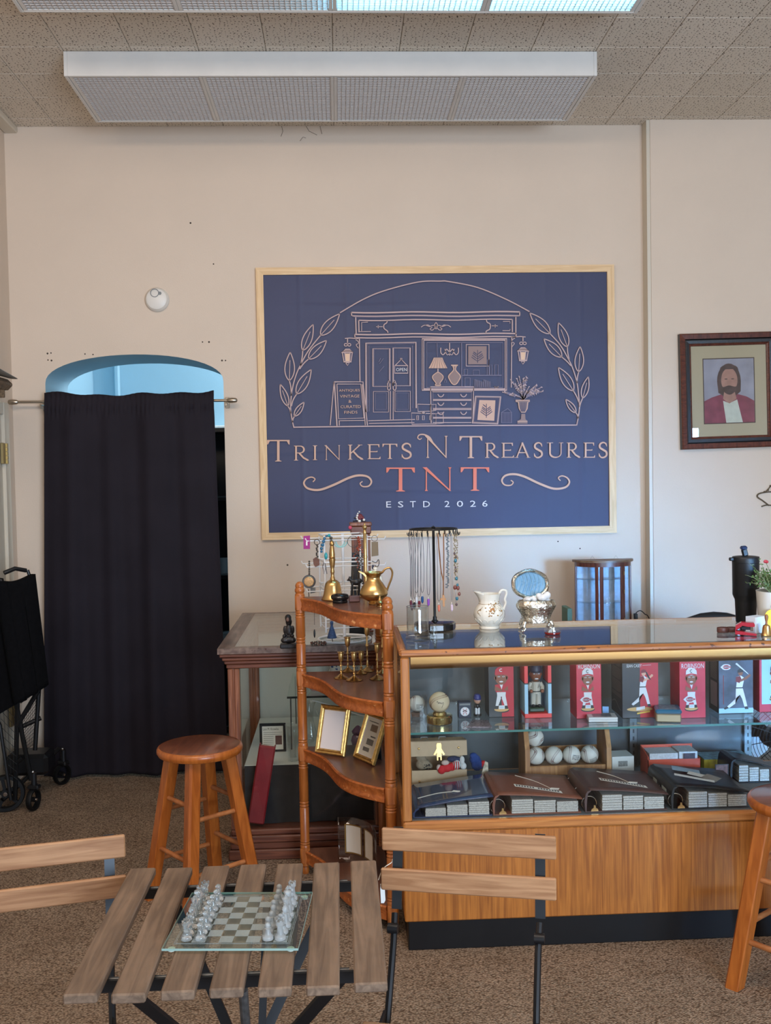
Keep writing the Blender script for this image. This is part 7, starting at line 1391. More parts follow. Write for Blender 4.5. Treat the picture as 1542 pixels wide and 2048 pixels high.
def pin_material():
    m, n_, b = nt('pinstripe_cloth'); N, L = n_.nodes, n_.links; tc = N.new('ShaderNodeTexCoord'); wv = N.new('ShaderNodeTexWave'); wv.inputs['Scale'].default_value = 95; wv.bands_direction = 'X'; L.new(tc.outputs['Object'], wv.inputs['Vector'])
    r = N.new('ShaderNodeValToRGB'); r.color_ramp.elements[0].position = 0.12; r.color_ramp.elements[1].position = 0.3; r.color_ramp.elements[0].color = C(110, 104, 100); r.color_ramp.elements[1].color = C(196, 190, 174); L.new(wv.outputs['Fac'], r.inputs[0]); L.new(r.outputs[0], b.inputs['Base Color']); b.inputs['Roughness'].default_value = 0.6; return m
PIN_ = pin_material()
MB().box(-17*k, 17*k, -15*k, 15*k, 0, 9*k, 2*k).build('green_base', mat('dark_green_base', (26, 58, 38), 0.4), ft)
m = MB()
for sx_ in (-1, 1): m.tube([(sx_*6*k, 0, 14*k), (sx_*5.5*k, 0, 30*k), (sx_*5*k, 0, 44*k)], 6.2*k, 12, taper=lambda u: 0.95+0.15*u)
m.tube([(0, 0, 40*k), (0, 0, 52*k), (0, 0, 66*k)], 11.5*k, 16, taper=lambda u: 1-0.12*u); 
for sx_ in (-1, 1): m.tube([(sx_*10*k, 0, 63*k), (sx_*15*k, -2*k, 54*k), (sx_*13*k, -8*k, 48*k)], 4.6*k, 10)
o = m.build('uniform', PIN_, ft); m = MB()
for sx_ in (-1, 1): m.ball((sx_*6.5*k, -4*k, 12*k), 5*k, 10, 0, (0.9, 1.5, 0.8))
m.lathe([(11.9*k, 44*k), (11.9*k, 46*k)], 20); m.build('shoes_and_belt', BLKC, ft)
m = MB(); m.ball((13*k, -11*k, 46*k), 4.2*k, 10); m.ball((-12*k, -11*k, 46*k), 4.0*k, 10); m.ball((0, -1*k, 82*k), 14*k, 20, 0, (0.92, 0.92, 1.12)); m.ball((0, -14*k, 80*k), 2.4*k, 8); m.ball((-13*k, 0, 82*k), 3*k, 8, 0, (0.6, 0.8, 1.2)); m.ball((13*k, 0, 82*k), 3*k, 8, 0, (0.6, 0.8, 1.2)); m.tube([(0, 0, 62*k), (0, 0, 72*k)], 4*k, 10); m.build('head_and_hands', PSK, ft)
m = MB()
for sx_ in (-1, 1): m.ball((sx_*5*k, -12.2*k, 85*k), 2.2*k, 8, 0, (1, 0.4, 0.6))
m.ball((0, -13.0*k, 74*k), 4.6*k, 10, 0, (1, 0.35, 0.35)); m.build('eyes_and_teeth', PWH, ft)
m = MB().lathe([(13.8*k, 89*k), (13.9*k, 95*k), (11*k, 102*k), (5*k, 105*k), (0, 105.5*k)], 24); m.slab([(x*k, y*k) for x, y in arc(0, -8, 12, 14, 180, 360, 14)], 88*k, 90*k); m.build('cap', mat('navy_cap', (26, 34, 58), 0.5), ft)
m = MB().line([(-3*k, 0), (0, 8*k), (3*k, 0)], 1.2*k, 0, 0, Matrix.Translation((6*k, -11.6*k, 53*k))); m.build('chest_letter', BLKC, ft, smooth=0)
# printed boxes to the right
def rbox_print(t, w_, h_, dep, title, num):
    m = MB(); text_poly(m, title, -w_*0.42, w_*0.44, h_*0.785, h_*0.862, -dep/2-0.0005, 0)
    b0 = MB(); bobble(b0, w_, h_*0.785, 0, 0, 1, 2); k0 = len(m.f); m.add([(x*0.9-w_*0.05, y-dep/2-0.0008, z*0.96+h_*0.06) for x, y, z in b0.v], b0.f); m.m[k0:] = b0.m
    logo(m, -w_*0.14, h_*0.30, w_*0.46, -dep/2-0.0032); m.build('printed_front', PP, t, smooth=0)
    sd_ = MB()
    for i in range(9): sd_.flat([(-dep*0.36, h_*(0.10+i*0.016)), (dep*0.3*(1-0.05*(i % 3)), h_*(0.10+i*0.016)), (dep*0.3*(1-0.05*(i % 3)), h_*(0.105+i*0.016)), (-dep*0.36, h_*(0.105+i*0.016))], 0, 0, Matrix.Translation((-w_/2-0.0006, 0, 0)) @ Matrix.Rotation(math.radians(-90), 4, 'Z'))
    sd_.build('side_print', mat('print_dark_pink', (146, 70, 84), 0.6), t, smooth=0)
for x0, x1, yb, lab in ((1153.5, 1204.8, 1438, 'red figurine box with a white-capped player and large player name, left of the two alike'), (1359.5, 1413.7, 1437, 'red figurine box with a white-capped player and large player name, right of the two alike')):
    t, w_, h_, s = cardbox('bobblehead_box', lab, x0, x1, yb, SHT, HP+2, DB, REDC, group='red boxes with a white-capped player'); rbox_print(t, w_, h_, DB, 'ROBINSON', 0)
t, w_, h_, s = cardbox('bobblehead_box', 'wide half black half red figurine box printed with a batter holding a bat', 1245, 1320, 1437, SHT, HP, 0.15, BLKC)
def batter(m, k, ox, oz, y, shirt, capc, skin, grey=0, bat=3):
    F_ = lambda pts, mi, dy=0.0: m.flat([(ox+a_*k, oz+b2*k) for a_, b2 in pts], y-dy, mi)
    F_([(-8, 62), (10, 62), (6, 44), (-20, 20), (-34, 8), (-28, 4), (-10, 16)], grey); F_([(-6, 60), (11, 60), (18, 34), (24, 8), (16, 6), (9, 30), (0, 46)], grey, 0.0002)
    F_([(-34, 9), (-28, 4), (-40, 0), (-44, 4)], 3, 0.0003); F_([(16, 7), (24, 8), (28, 0), (17, 0)], 3, 0.0003)
    F_([(-8, 60), (10, 60), (16, 88), (6, 95), (-8, 92), (-6, 76)], grey, 0.0004); F_([(-8, 92), (-9, 78), (2, 74), (8, 84), (4, 94)], shirt, 0.0005); F_([(-9, 62), (11, 62), (11, 59), (-9, 59)], 3, 0.0005)
    F_([(2, 76), (22, 84), (32, 92), (30, 98), (20, 92), (6, 84)], skin, 0.0006); F_(E2(5, 103, 7, 8.5), skin, 0.0006); F_([(-4, 103), (-3, 111), (4, 115), (12, 112), (13, 105)], capc, 0.0007); F_(E2(30, 95, 4, 4), skin, 0.0007)
t_m = MB().flat([(-0.001, 0.0006), (w_/2-0.0005, 0.0006), (w_/2-0.0005, h_-0.0006), (-0.001, h_-0.0006)], -0.0754, 2)
batter(t_m, h_*0.60/115, w_*0.05, h_*0.18, -0.0758, 8, 8, 7, 0); t_m.flat([(w_*0.22, h_*0.63), (w_*0.30, h_*0.60), (w_*0.18, h_*0.735), (w_*0.14, h_*0.735)], -0.0768, 3)
t_m.flat(E2(-w_*0.02, h_*0.14, w_*0.36, h_*0.035), -0.0757, 4); t_m.flat([(-w_*0.12, h_*0.12), (w_*0.12, h_*0.14), (w_*0.12, h_*0.19), (-w_*0.12, h_*0.17)], -0.0770, 0); t_m.flat([(-w_*0.1, h_*0.06), (w_*0.26, h_*0.09), (w_*0.26, h_*0.115), (-w_*0.1, h_*0.085)], -0.0770, 5)
text_poly(t_m, 'SEAN CASEY', -w_*0.38, w_*0.04, h_*0.812, h_*0.862, -0.0758, 0); t_m.flat([(w_*0.06, h_*0.838), (w_*0.3, h_*0.843), (w_*0.3, h_*0.848), (w_*0.06, h_*0.843)], -0.0758, 0); t_m.build('printed_front', PP, t, smooth=0)
LM = lambda w_: Matrix.Translation((-w_/2-0.0006, 0, 0)) @ Matrix.Rotation(math.radians(-90), 4, 'Z')
m = MB(); rj = random.Random(1)
for i in range(30):
    if i in (6, 16, 26): continue
    z = h_*(0.90-i*0.0205); m.flat([(-0.060, z), (0.060-0.02*(i in (5, 15, 25))-rj.uniform(0, 0.006), z), (0.060-0.02*(i in (5, 15, 25)), z+h_*0.008), (-0.060, z+h_*0.008)], 0, 0, LM(w_))
m.line([(0.06*(-1+2*u), h_*(0.16+0.05*math.sin(5*u))) for u in [i/16 for i in range(17)]], 0.004, 0, 0, LM(w_)); m.build('side_text', mat('print_side_grey', (128, 122, 118), 0.6), t, smooth=0)
t, w_, h_, s = cardbox('bobblehead_box', 'dark grey action-photo box with a white-uniformed batter in mid swing', 1438, 1510, 1428, SHT, 120, 0.10, [mat('stadium_blur_print', (66, 76, 92), 0.5, noise=0.55, nscale=14)])
m = MB(); batter(m, h_*0.70/115, w_*0.08, h_*0.07, -0.0505, 8, 3, 1, 0); m.flat([(w_*0.37, h_*0.66), (w_*0.34, h_*0.69), (w_*0.02, h_*0.87), (-w_*0.02, h_*0.85)], -0.0516, 0); logo(m, -w_*0.30, h_*0.80, w_*0.30, -0.0508)
m.flat([(-w_*0.38, h_*0.16), (-w_*0.355, h_*0.16), (-w_*0.355, h_*0.66), (-w_*0.38, h_*0.66)], -0.0506, 8); m.flat([(-w_*0.5, 0.001), (w_*0.5, 0.001), (w_*0.5, h_*0.09), (-w_*0.5, h_*0.09)], -0.0504, 9); m.build('printed_front', PP, t, smooth=0)
m = MB().flat([(-0.050, 0.001), (0.050, 0.001), (0.050, h_-0.001), (-0.050, h_-0.001)], 0, 0, LM(w_)); m.flat([(-0.032, h_*0.1), (0.034, h_*0.1), (0.034, h_*0.52), (-0.032, h_*0.52)], -0.0002, 1, LM(w_))
for i in range(16): m.flat([(-0.032, h_*(0.57+i*0.02)), (0.034, h_*(0.57+i*0.02)), (0.034, h_*(0.577+i*0.02)), (-0.032, h_*(0.577+i*0.02))], -0.0002, 2, LM(w_))
m.build('side_text', [BLKC, mat('print_grey_lilac_block', (150, 138, 136), 0.6), mat('print_side_grey2', (150, 142, 136), 0.6)], t, smooth=0)
t, w_, h_, s = cardbox('bobblehead_box', 'red-bordered light blue figurine box cut by the right edge of the photo', 1519, 1580, 1425, SHT, 118, 0.10, [REDC])
m = MB().flat([(-w_*0.42, h_*0.14), (w_*0.42, h_*0.14), (w_*0.42, h_*0.95), (-w_*0.42, h_*0.95)], -0.0504, 9); b0 = MB(); bobble(b0, w_, h_*0.70, 0, 3, 1, 0); k0 = len(m.f); m.add([(x*0.85+w_*0.02, y-0.0508, z+h_*0.15) for x, y, z in b0.v], b0.f); m.m[k0:] = b0.m; m.build('printed_front', PP, t, smooth=0)
p0, p1 = bx(1325, 1372, 1447, SHT); w_ = 0.088
tn = thing('blue_tin', 'small tin with a blue lid lying at an angle in front of the red boxes', 'tin', ((p0.x+p1.x)/2-0.006, p0.y+0.052, SHT+0.0006), math.radians(-12)); TINM = mat('pale_tin', (176, 160, 132), 0.35, 0.7)
MB().box(-w_/2, w_/2, -0.045, 0.045, 0, 0.030, 0.004).build('tin_body', TINM, tn); MB().box(-w_/2-0.002, w_/2+0.002, -0.047, 0.047, 0.0305, 0.046, 0.005).build('blue_lid', mat('teal_blue_enamel', (24, 92, 122), 0.3, coat=0.3), tn); MB().box(-w_/2*0.7, w_/2*0.7, -0.034, 0.034, 0.0462, 0.0468, 0.0).build('lid_label', mat('blue_grey_print', (112, 124, 138), 0.5, noise=0.4, nscale=90), tn)
p0, p1 = bx(1180, 1234, 1445, SHT)
cs2 = thing('card_case', 'stack of clear-cased trading cards lying in front of the left red box', 'card case', ((p0.x+p1.x)/2+0.004, p0.y+0.034, SHT+0.0006), math.radians(-6))
for q in range(2): MB().box(-0.052, 0.052, -0.036, 0.036, q*0.0085, q*0.0085+0.008, 0.001).build('slab', mat('milky_case', (196, 200, 200), 0.2), cs2)
MB().box(-0.034, 0.034, -0.026, 0.026, 0.0166, 0.0169).build('card_face', mat('grey_card_print', (98, 104, 108), 0.3, noise=0.5, nscale=80), cs2)
p, s = base(1211, 1428, SHT)
one('price_label', MB().plate([(-0.011, 0), (0.012, 0), (0.012, 0.027), (-0.011, 0.028)], -0.0006, 0.0006), mat('pale_blue_paper', (136, 180, 226), 0.7), 'little pale blue price label standing behind the clear card cases', 'label', (p.x, p.y, SHT+0.0006))
# ------------------------------------------------------------------ deck of the counter
DKZ = 0.4600
def onw2(x, y, Y): return at(x, y, Y=Y)
# wooden ball rack and balls
Yr = 3.86; s = Yr/F; xl, xr = at(1048, 1500, Y=Yr).x, at(1208, 1500, Y=Yr).x; RK = wood('rack_oak', (150, 100, 56), (186, 136, 84), 2, 18, 10, 0.45)
wr = thing('ball_rack', 'low wooden rack with rounded ends holding baseballs', 'rack', ((xl+xr)/2, Yr, DKZ+0.0005)); hw = (xr-xl)/2
for sx_ in (-1, 1):
    prof = [(-0.075, 0), (0.075, 0), (0.075, 0.195)]+[(0.075-0.10*(1-math.cos(t_)), 0.195+0.03*math.sin(t_)) for t_ in [i*math.pi/16 for i in range(1, 9)]]+[(-0.045, 0.20), (-0.075, 0.14)]
    MB().plate([(a_, b2) for a_, b2 in prof], -0.009, 0.009, M=Matrix.Translation((sx_*hw, 0, 0)) @ Matrix.Rotation(math.radians(90), 4, 'Z')).build('end_board', RK, wr, smooth=0)
MB().box(-hw+0.0092, hw-0.0092, -0.05, 0.06, 0.050, 0.060, 0.002).build('shelf_board', RK, wr); MB().box(-hw+0.0092, hw-0.0092, -0.062, -0.0505, 0.036, 0.072, 0.002).build('front_rail', RK, wr); MB().box(-hw+0.0092, hw-0.0092, 0.0605, 0.071, 0.09, 0.115, 0.002).build('back_rail', RK, wr)
R_ = 0.0346; zb = DKZ+0.0605+R_+0.0003
by = Yr+0.002
xs = [xl+0.0105+R_+i*(2*R_+0.0008) for i in range(4)]
labs = ['white baseball at the bottom left of the wooden rack', 'white baseball second from the left in the rack', 'ink-printed baseball third from the left in the rack', 'baseball with a dark printed block at the right end of the rack']
prev = None
for i, x in enumerate(xs):
    if prev and x-prev < 2*R_+0.001: x = prev+2*R_+0.001
    prev = x; xs[i] = x; baseball(labs[i], (x, by, zb), R_, ((0.9, 0.3, 0.2), (0.2, 1.1, 0.9), (0.1, 0.2, 0.35), (0.5, -0.4, 0.1))[i], (0, 0, 5, 6)[i])
baseball('white baseball resting on top of the two left balls in the rack', (xs[0]+0.0015, by+0.018, zb+2*R_*0.970), R_, (1.3, 0.8, 0.1))
# white cube box
p0, p1 = bx(1221, 1267, 1557, DKZ); w_ = p1.x-p0.x; cbx = thing('white_cube_box', 'plain white card cube box with a grey label right of the ball rack', 'box', ((p0.x+p1.x)/2+0.004, p0.y+w_/2, DKZ+0.0006), math.radians(3))
MB().box(-w_/2, w_/2, -w_/2, w_/2, 0, w_*0.96, 0.001).build('carton', mat('white_carton', (216, 214, 206), 0.6), cbx, smooth=0); MB().box(-w_*0.22, w_*0.2, -w_/2-0.0008, -w_/2-0.0002, w_*0.52, w_*0.76).build('grey_label', mat('grey_label', (132, 132, 128), 0.7, noise=0.4, nscale=160), cbx)
# orange card box, yellow tin, picture card
Yo = 3.80
p0, p1 = at(1296, 1538, Y=Yo), at(1402, 1538, Y=Yo); ob2 = thing('card_storage_box', 'open orange trading-card box filled with white card stacks', 'box', ((p0.x+p1.x)/2, Yo+0.05, DKZ+0.0006)); w_ = (p1.x-p0.x); hh = at(1296, 1514, Y=Yo).z-DKZ
ORG = mat('orange_red_card', (206, 78, 48), 0.45); m = MB()
m.box(-w_/2, w_/2, -0.05, 0.05, 0, 0.003).box(-w_/2, w_/2, -0.05, -0.047, 0, hh-0.012).box(-w_/2, w_/2, 0.047, 0.05, 0, hh+0.02).plate([(-0.05, 0), (0.05, 0), (0.05, hh+0.02), (-0.05, hh)], -0.0015, 0.0015, 0, Matrix.Translation((-w_/2+0.0015, 0, 0)) @ Matrix.Rotation(math.radians(90), 4, 'Z')).box(w_/2-0.003, w_/2, -0.05, 0.05, 0, hh-0.012); m.build('tray', ORG, ob2, smooth=0)
for x0, x1, z in ((-0.094, 0.016, hh+0.010), (0.020, 0.092, hh+0.014)):
    x1 = min(x1, w_/2-0.004); m = MB().box(max(x0, -w_/2+0.004), x1, -0.044, 0.044, 0.004, z, 0.001); m.build('card_stack', mat('card_edges', (204, 206, 208), 0.6, noise=0.15, nscale=150), ob2)
m = MB().flat([(0.036, hh-0.012), (0.08, hh-0.012), (0.08, hh+0.009), (0.036, hh+0.009)], -0.0503, 0); m.build('printed_card', mat('dark_card_print', (70, 54, 60), 0.5, noise=0.6, nscale=90), ob2, smooth=0)
Yy = 3.90; p0, p1 = at(1408, 1545, Y=Yy), at(1503, 1545, Y=Yy); w_ = p1.x-p0.x; hh = at(1408, 1520, Y=Yy).z-DKZ
yb_ = thing('yellow_box', 'yellow-sided box with a printed blue top behind the black binders', 'box', ((p0.x+p1.x)/2, Yy+0.05, DKZ+0.0006)); MB().box(-w_/2, w_/2, -0.05, 0.05, 0, hh, 0.001).build('carton', mat('yellow_print', (196, 176, 58), 0.5, noise=0.3, nscale=50), yb_); MB().box(-w_/2, w_/2, -0.05, 0.05, hh+0.0001, hh+0.004, 0.001).build('printed_lid', mat('blue_photo_print', (112, 146, 160), 0.4, noise=0.5, nscale=60), yb_)
Yp = 3.735; v4 = [at(x, y, Y=Yp) for x, y in ((1430, 1529), (1457, 1526), (1458, 1556), (1431, 1558))]; pcx = (v4[0].x+v4[1].x)/2
pct = thing('picture_card', 'dark photo card standing in front of the yellow box', 'card', (pcx, Yp, DKZ+0.0006)); hh = v4[0].z-DKZ; MB().box(-0.026, 0.026, -0.001, 0.001, 0, hh).build('card', BLKC, pct); MB().flat([(-0.022, hh*0.4), (0.022, hh*0.4), (0.022, hh*0.97), (-0.022, hh*0.97)], -0.0013).build('photo', mat('portrait_photo_print', (108, 72, 66), 0.5, noise=0.6, nscale=70), pct, smooth=0)
# ring binders
PG = mat('card_page_edges', (172, 168, 160), 0.5, noise=0.3, nscale=260); PLS = pane('page_sleeve', (0.9, 0.92, 0.92), 0.08)
def binder(label, xs0, xf0, xf1, yf, cover, spine_h, right_h, dep=0.275, tag_=True, strip=True, name='ring_binder', Y0=3.472, lab2=None, rings=True):
    a_, b2 = at(xs0, yf, Y=Y0).x, at(xf1, yf, Y=Y0).x; w_ = b2-a_; t = thing(name, label, 'binder', (a_, Y0, DKZ+0.0006))
    MB().box(0.004, w_, 0, dep, 0, 0.004, 0.001).build('bottom_cover', cover, t)
    sp_ = [(0.0, 0.0), (0.004, 0.0), (0.006, spine_h*0.55), (0.010, spine_h-0.012), (0.020, spine_h-0.004), (0.020, spine_h), (0.008, spine_h-0.004), (0.002, spine_h-0.014), (-0.003, spine_h*0.5)]
    o = MB().plate(sp_, 0, dep).build('spine', cover, t, smooth=30)
    def cov(u, v): return (0.018+(w_+0.004-0.018)*u, dep*v, spine_h-0.002+(right_h-spine_h)*u+0.004*math.sin(math.pi*u)*(1-v)-0.003*math.sin(math.pi*v))
    o = MB().grid(cov, 12, 6).build('front_cover', cover, t, smooth=60); mm = o.modifiers.new('t', 'SOLIDIFY'); mm.thickness = 0.0035; mm.offset = 1
    x0 = at(xf0, yf, Y=Y0).x-a_; n_ = 3; pw_ = (w_-0.008-x0)/n_; ph_ = min(right_h, spine_h)-0.012
    for i in range(n_):
        xa_, xb_ = x0+i*pw_+0.002, x0+(i+1)*pw_-0.002
        ph_ = min(spine_h+(right_h-spine_h)*q_/w_ for q_ in (xa_, xb_))-0.008
        for q in range(6): MB().box(xa_+0.0006*((q*7+i) % 3), xb_-0.0006*((q*5+i) % 2), 0.004+0.0008*((q*3+i) % 3), dep-0.006, 0.0045+q*(ph_-0.005)/6, 0.0045+(q+0.86)*(ph_-0.005)/6).build('card_page', PG, t, smooth=0)
    if rings:
        m = MB()
        for yy in (0.012, 0.13, 0.25): m.tube([(0.016+0.026*math.cos(q), yy, 0.030+0.024*math.sin(q)) for q in [i*math.pi/10 for i in range(-3, 14)]], 0.0013, 6)
        m.build('ring', CHR, t); MB().plate([(0.020, 0.0045), (0.046, 0.0045), (0.044, 0.012), (0.037, 0.016), (0.036, 0.024), (0.030, 0.026), (0.029, 0.016), (0.022, 0.012)], -0.0005, 0.003).build('ring_lever', BRASS, t, smooth=0)
    def onc(u, v, dz=0.0045): x, y, z = cov(u, v); return (x, y, z+dz)
    if strip:
        u0, u1, v0, v1 = strip; m = MB().grid(lambda u, v: onc(u0+(u1-u0)*u, v0+(v1-v0)*u+(0.115)*v, 0.0042), 6, 1); m.build('label_tape', TAGM, t, smooth=0)
        m = MB(); 
        for i in range(16):
            if i == 7 and lab2 is None: continue
            f_ = (i+0.6)/17.2; m.grid(lambda u, v: onc(u0+(u1-u0)*(f_+0.036*u), v0+(v1-v0)*f_+0.03+0.055*v, 0.0047), 1, 1)
        m.build('label_lettering', INK, t, smooth=0)
    if tag_:
        (ua, va), (ub, vb) = tag_; mid = ((ua+ub)/2+0.03, (va+vb)/2+0.05)
        MB().tube(spline([onc(ua, va), onc(*mid), onc(ub, vb, 0.005)], 8), 0.0011, 5).build('tag_string', STRING, t); c = onc(ub, vb, 0.0055)
        MB().slab([(c[0]-0.008, c[1]-0.004), (c[0]+0.022, c[1]-0.014), (c[0]+0.028, c[1]+0.0), (c[0]+0.000, c[1]+0.010)], c[2], c[2]+0.0008).build('price_tag', TAGM, t, smooth=0)
    return t
BRC = mat('brown_binder_cover', (118, 70, 52), 0.4, noise=0.08, nscale=30, bump=0.08, bscale=240); DBC = mat('dark_brown_binder_cover', (76, 52, 48), 0.4, noise=0.1, nscale=30, bump=0.08, bscale=240); BLB = mat('black_binder_cover', (22, 25, 29), 0.35, bump=0.08, bscale=240); NVB = mat('navy_binder_cover', (44, 58, 88), 0.15, noise=0.05, nscale=10, coat=0.5)
binder('brown ring binder with a label tape, second from the left of the open binders', 987, 1023, 1163, 1634, BRC, 0.073, 0.049, strip=(0.26, 0.80, 0.38, 0.16), tag_=((0.34, 0.88), (0.70, 0.34)))
binder('dark brown ring binder with a label tape, third from the left of the open binders', 1171, 1204, 1335, 1627, DBC, 0.079, 0.055, strip=(0.25, 0.80, 0.46, 0.20), tag_=((0.30, 0.86), (0.62, 0.40)), lab2=1)
bb_ = binder('black ring binder with papers on its cover, rightmost of the open binders', 1344, 1377, 1500, 1618, BLB, 0.083, 0.053, strip=None, tag_=None)
sp_ = MB().box(-0.0038, -0.0032, 0.05, 0.10, 0.018, 0.058).box(-0.0038, -0.0032, 0.16, 0.20, 0.018, 0.058); sp_.build('spine_label', mat('grey_white_label', (176, 176, 168), 0.6), bb_)
bq = bb_.location
# loose papers lie on the black binder
SLOPE = Matrix.Rotation(math.atan2(0.083-0.053, 0.24), 4, 'Y')
for i, (x, y, rz_, w_, d_, m_, lab) in enumerate(((0.120, 0.205, -0.25, 0.10, 0.05, 'pale_blue_note', 'pale blue note paper at the back of the black binder cover'), (0.145, 0.150, -0.5, 0.07, 0.035, 'white_note', 'white slip of paper in the middle of the black binder cover'), (0.115, 0.100, -0.3, 0.14, 0.022, 'white_note', 'long white label strip across the front of the black binder cover'), (0.185, 0.120, -0.75, 0.055, 0.055, 'card_back', 'grey printed card near the right side of the black binder cover'))):
    zz = bq.z+0.083+(0.053-0.083)*(x-0.018)/0.232+0.0075+0.0008*i
    o = one('loose_paper', MB().box(-w_/2, w_/2, -d_/2, d_/2, 0, 0.0007), mat(m_, {'pale_blue_note': (150, 176, 200), 'white_note': (206, 210, 212), 'card_back': (130, 128, 126)}[m_], 0.6, noise=0.12, nscale=90), lab, 'paper', (bq.x+x, bq.y+y, zz)); o.rotation_euler = (0, math.atan2(0.032, 0.232), rz_)
nb_ = binder('navy glossy binder at the left end of the counter, leftmost of the open binders', 827, 850, 985, 1637, NVB, 0.036, 0.068, dep=0.265, strip=None, tag_=((0.02, 0.40), (0.52, 0.42)), rings=False)
b2_ = binder('second black binder behind the papers, partly hidden at the right end', 1462, 1478, 1545, 1600, BLB, 0.092, 0.055, dep=0.13, strip=None, tag_=None, Y0=3.745, rings=False)
# tan chest with plush toys
Yk = 3.80; p0, p1 = at(824, 1560, Y=Yk), at(934, 1560, Y=Yk); w_ = p1.x-p0.x; TAN = mat('tan_kraft_card', (186, 158, 124), 0.6, noise=0.05, nscale=30)
kc_ = thing('tan_chest', 'small tan card chest with brass latch, its lid propped open over plush toys', 'chest', ((p0.x+p1.x)/2, Yk, DKZ+0.0006)); hb2 = 0.070; dp_ = 0.135
m = MB().box(-w_/2, w_/2, 0, 0.003, 0, hb2).box(-w_/2, w_/2, dp_-0.003, dp_, 0, hb2+0.03).box(-w_/2, -w_/2+0.003, 0.003, dp_-0.003, 0, hb2).box(w_/2-0.003, w_/2, 0.003, dp_-0.003, 0, hb2).box(-w_/2, w_/2, 0, dp_, 0, 0.003); m.build('chest_body', TAN, kc_, smooth=0)
zl0, zl1 = at(880, 1512, Y=Yk).z-DKZ, at(880, 1482, Y=Yk).z-DKZ; lid = MB(); ML = Matrix.Translation((0, dp_, hb2+0.03)) @ Matrix.Rotation(-math.atan2(zl0-hb2-0.03, dp_), 4, 'X')
lh = zl1-zl0; L_ = math.hypot(dp_, zl0-hb2-0.03); lid.box(-w_/2-0.002, w_/2+0.002, -L_-0.002, -L_+0.001, 0, lh, 0, 0, ML).box(-w_/2-0.002, w_/2+0.002, -L_-0.002, 0.002, lh-0.003, lh, 0, 0, ML).box(-w_/2-0.002, -w_/2+0.001, -L_, 0, 0, lh, 0, 0, ML).box(w_/2-0.001, w_/2+0.002, -L_, 0, 0, lh, 0, 0, ML)
lo_ = lid.build('lid', TAN, kc_, smooth=0)
MB().plate([(x*0.001, z*0.001) for x, z in ((-7, 48), (7, 48), (10, 40), (9, 28), (18, 12), (22, 6), (16, 3), (9, 12), (9, -16), (4, -16), (4, -4), (-4, -4), (-4, -16), (-9, -16), (-9, 12), (-16, 3), (-22, 6), (-18, 12), (-9, 28), (-10, 40))], -L_-0.0045, -L_-0.0025, 0, ML).build('latch', BRASSD, lo_, smooth=0)
m = MB()
for x in (-w_/2+0.028, w_/2-0.03): m.ball((x, -L_-0.003, lh*0.5), 0.0042, 8, 0, (1, 0.6, 1), ML)
m.build('stud', BRASS, lo_); m = MB(); m.ball((-w_/2+0.028, -0.001, hb2*0.4), 0.0042, 8); m.build('stud', BRASS, kc_)
for x in (-0.05, 0.02): MB().tube([ML @ Vector((x-0.014, -L_*0.5, lh)), ML @ Vector((x-0.012, -L_*0.5, lh+0.008)), ML @ Vector((x+0.012, -L_*0.5, lh+0.008)), ML @ Vector((x+0.014, -L_*0.5, lh))], 0.002, 6).build('handle_staple', STEEL, lo_)
def plush(name, label, x, y, Y, parts, mats, vox=0.0025):
    p = at(x, y, Y=Y); t = thing(name, label, 'plush toy', (p.x, Y, p.z))
    for nm, ps, m_ in parts:
        o = blob(MB(), [((a_*0.001, b2*0.001, c*0.001), r_*0.001, sc) for (a_, b2, c), r_, sc in ps]).build(nm, m_, t)
        if len(ps) > 1: fuse(o, vox, 3)
    return t
SAC = mat('beige_plush', (150, 132, 108), 0.9, noise=0.15, nscale=60, bump=0.5, bscale=300)
plush('beige_plush', 'beige printed plush toy in the left of the tan chest', 846, 1528, 3.845, [('body', [((0, 0, 0), 26, (1.1, 0.8, 0.9)), ((-8, 0, 26), 17, (1.2, 0.8, 0.8)), ((24, 0, -8), 13, (1.1, 0.9, 0.9))], SAC)], None)
o = [c for c in bpy.data.objects if c.name.startswith('beige_plush')][0]; m = MB(); rj = random.Random(2)
for i in range(14): m.ball((0.014+rj.uniform(-0.011, 0.011), -0.0215+rj.uniform(0, 0.002), -0.004+rj.uniform(-0.012, 0.012)), 0.0028, 6, 0, (1, 0.4, 0.7))
m.build('black_print', BLKC, o)
REDF = mat('red_plush', (190, 24, 34), 0.85, bump=0.4, bscale=300); WHF = mat('white_plush', (206, 204, 200), 0.9, bump=0.6, bscale=250); NVF = mat('navy_star_fabric', (38, 44, 74), 0.8, noise=0.6, nscale=160)
t = plush('flag_plush', 'plush toy in red shorts and a starry striped top in the tan chest', 902, 1530, 3.795, [('red_shorts', [((-16, 0, -10), 19, (1.1, 0.8, 0.9)), ((-36, -2, -16), 16, (1.0, 0.8, 1.1)), ((4, 0, -6), 17, (0.9, 0.8, 1))], REDF), ('striped_top', [((20, 0, 2), 18, (0.9, 0.85, 1.1))], WHF), ('navy_hood', [((10, 4, 22), 17, (1.5, 0.8, 0.7)), ((28, 4, 20), 12, (1, 0.8, 0.9))], NVF), ('paws', [((46, -4, -4), 13, (1, 0.9, 1.05)), ((42, 2, 18), 12, (0.9, 0.9, 1.3))], WHF), ('arm', [((-22, -2, 10), 13, (1.2, 0.8, 0.8)), ((-46, 0, -8), 11, (0.9, 0.8, 1.1))], mat('pale_pink_plush', (196, 172, 160), 0.9))], None)
m = MB()
for i in range(3): m.tube([(0.010+i*0.008+0.002*math.sin(q), -0.0158-0.0006*math.cos(q), 0.018-0.010*q) for q in [j*0.4 for j in range(9)]], 0.0017, 5)
m.build('red_stripes', REDF, t)
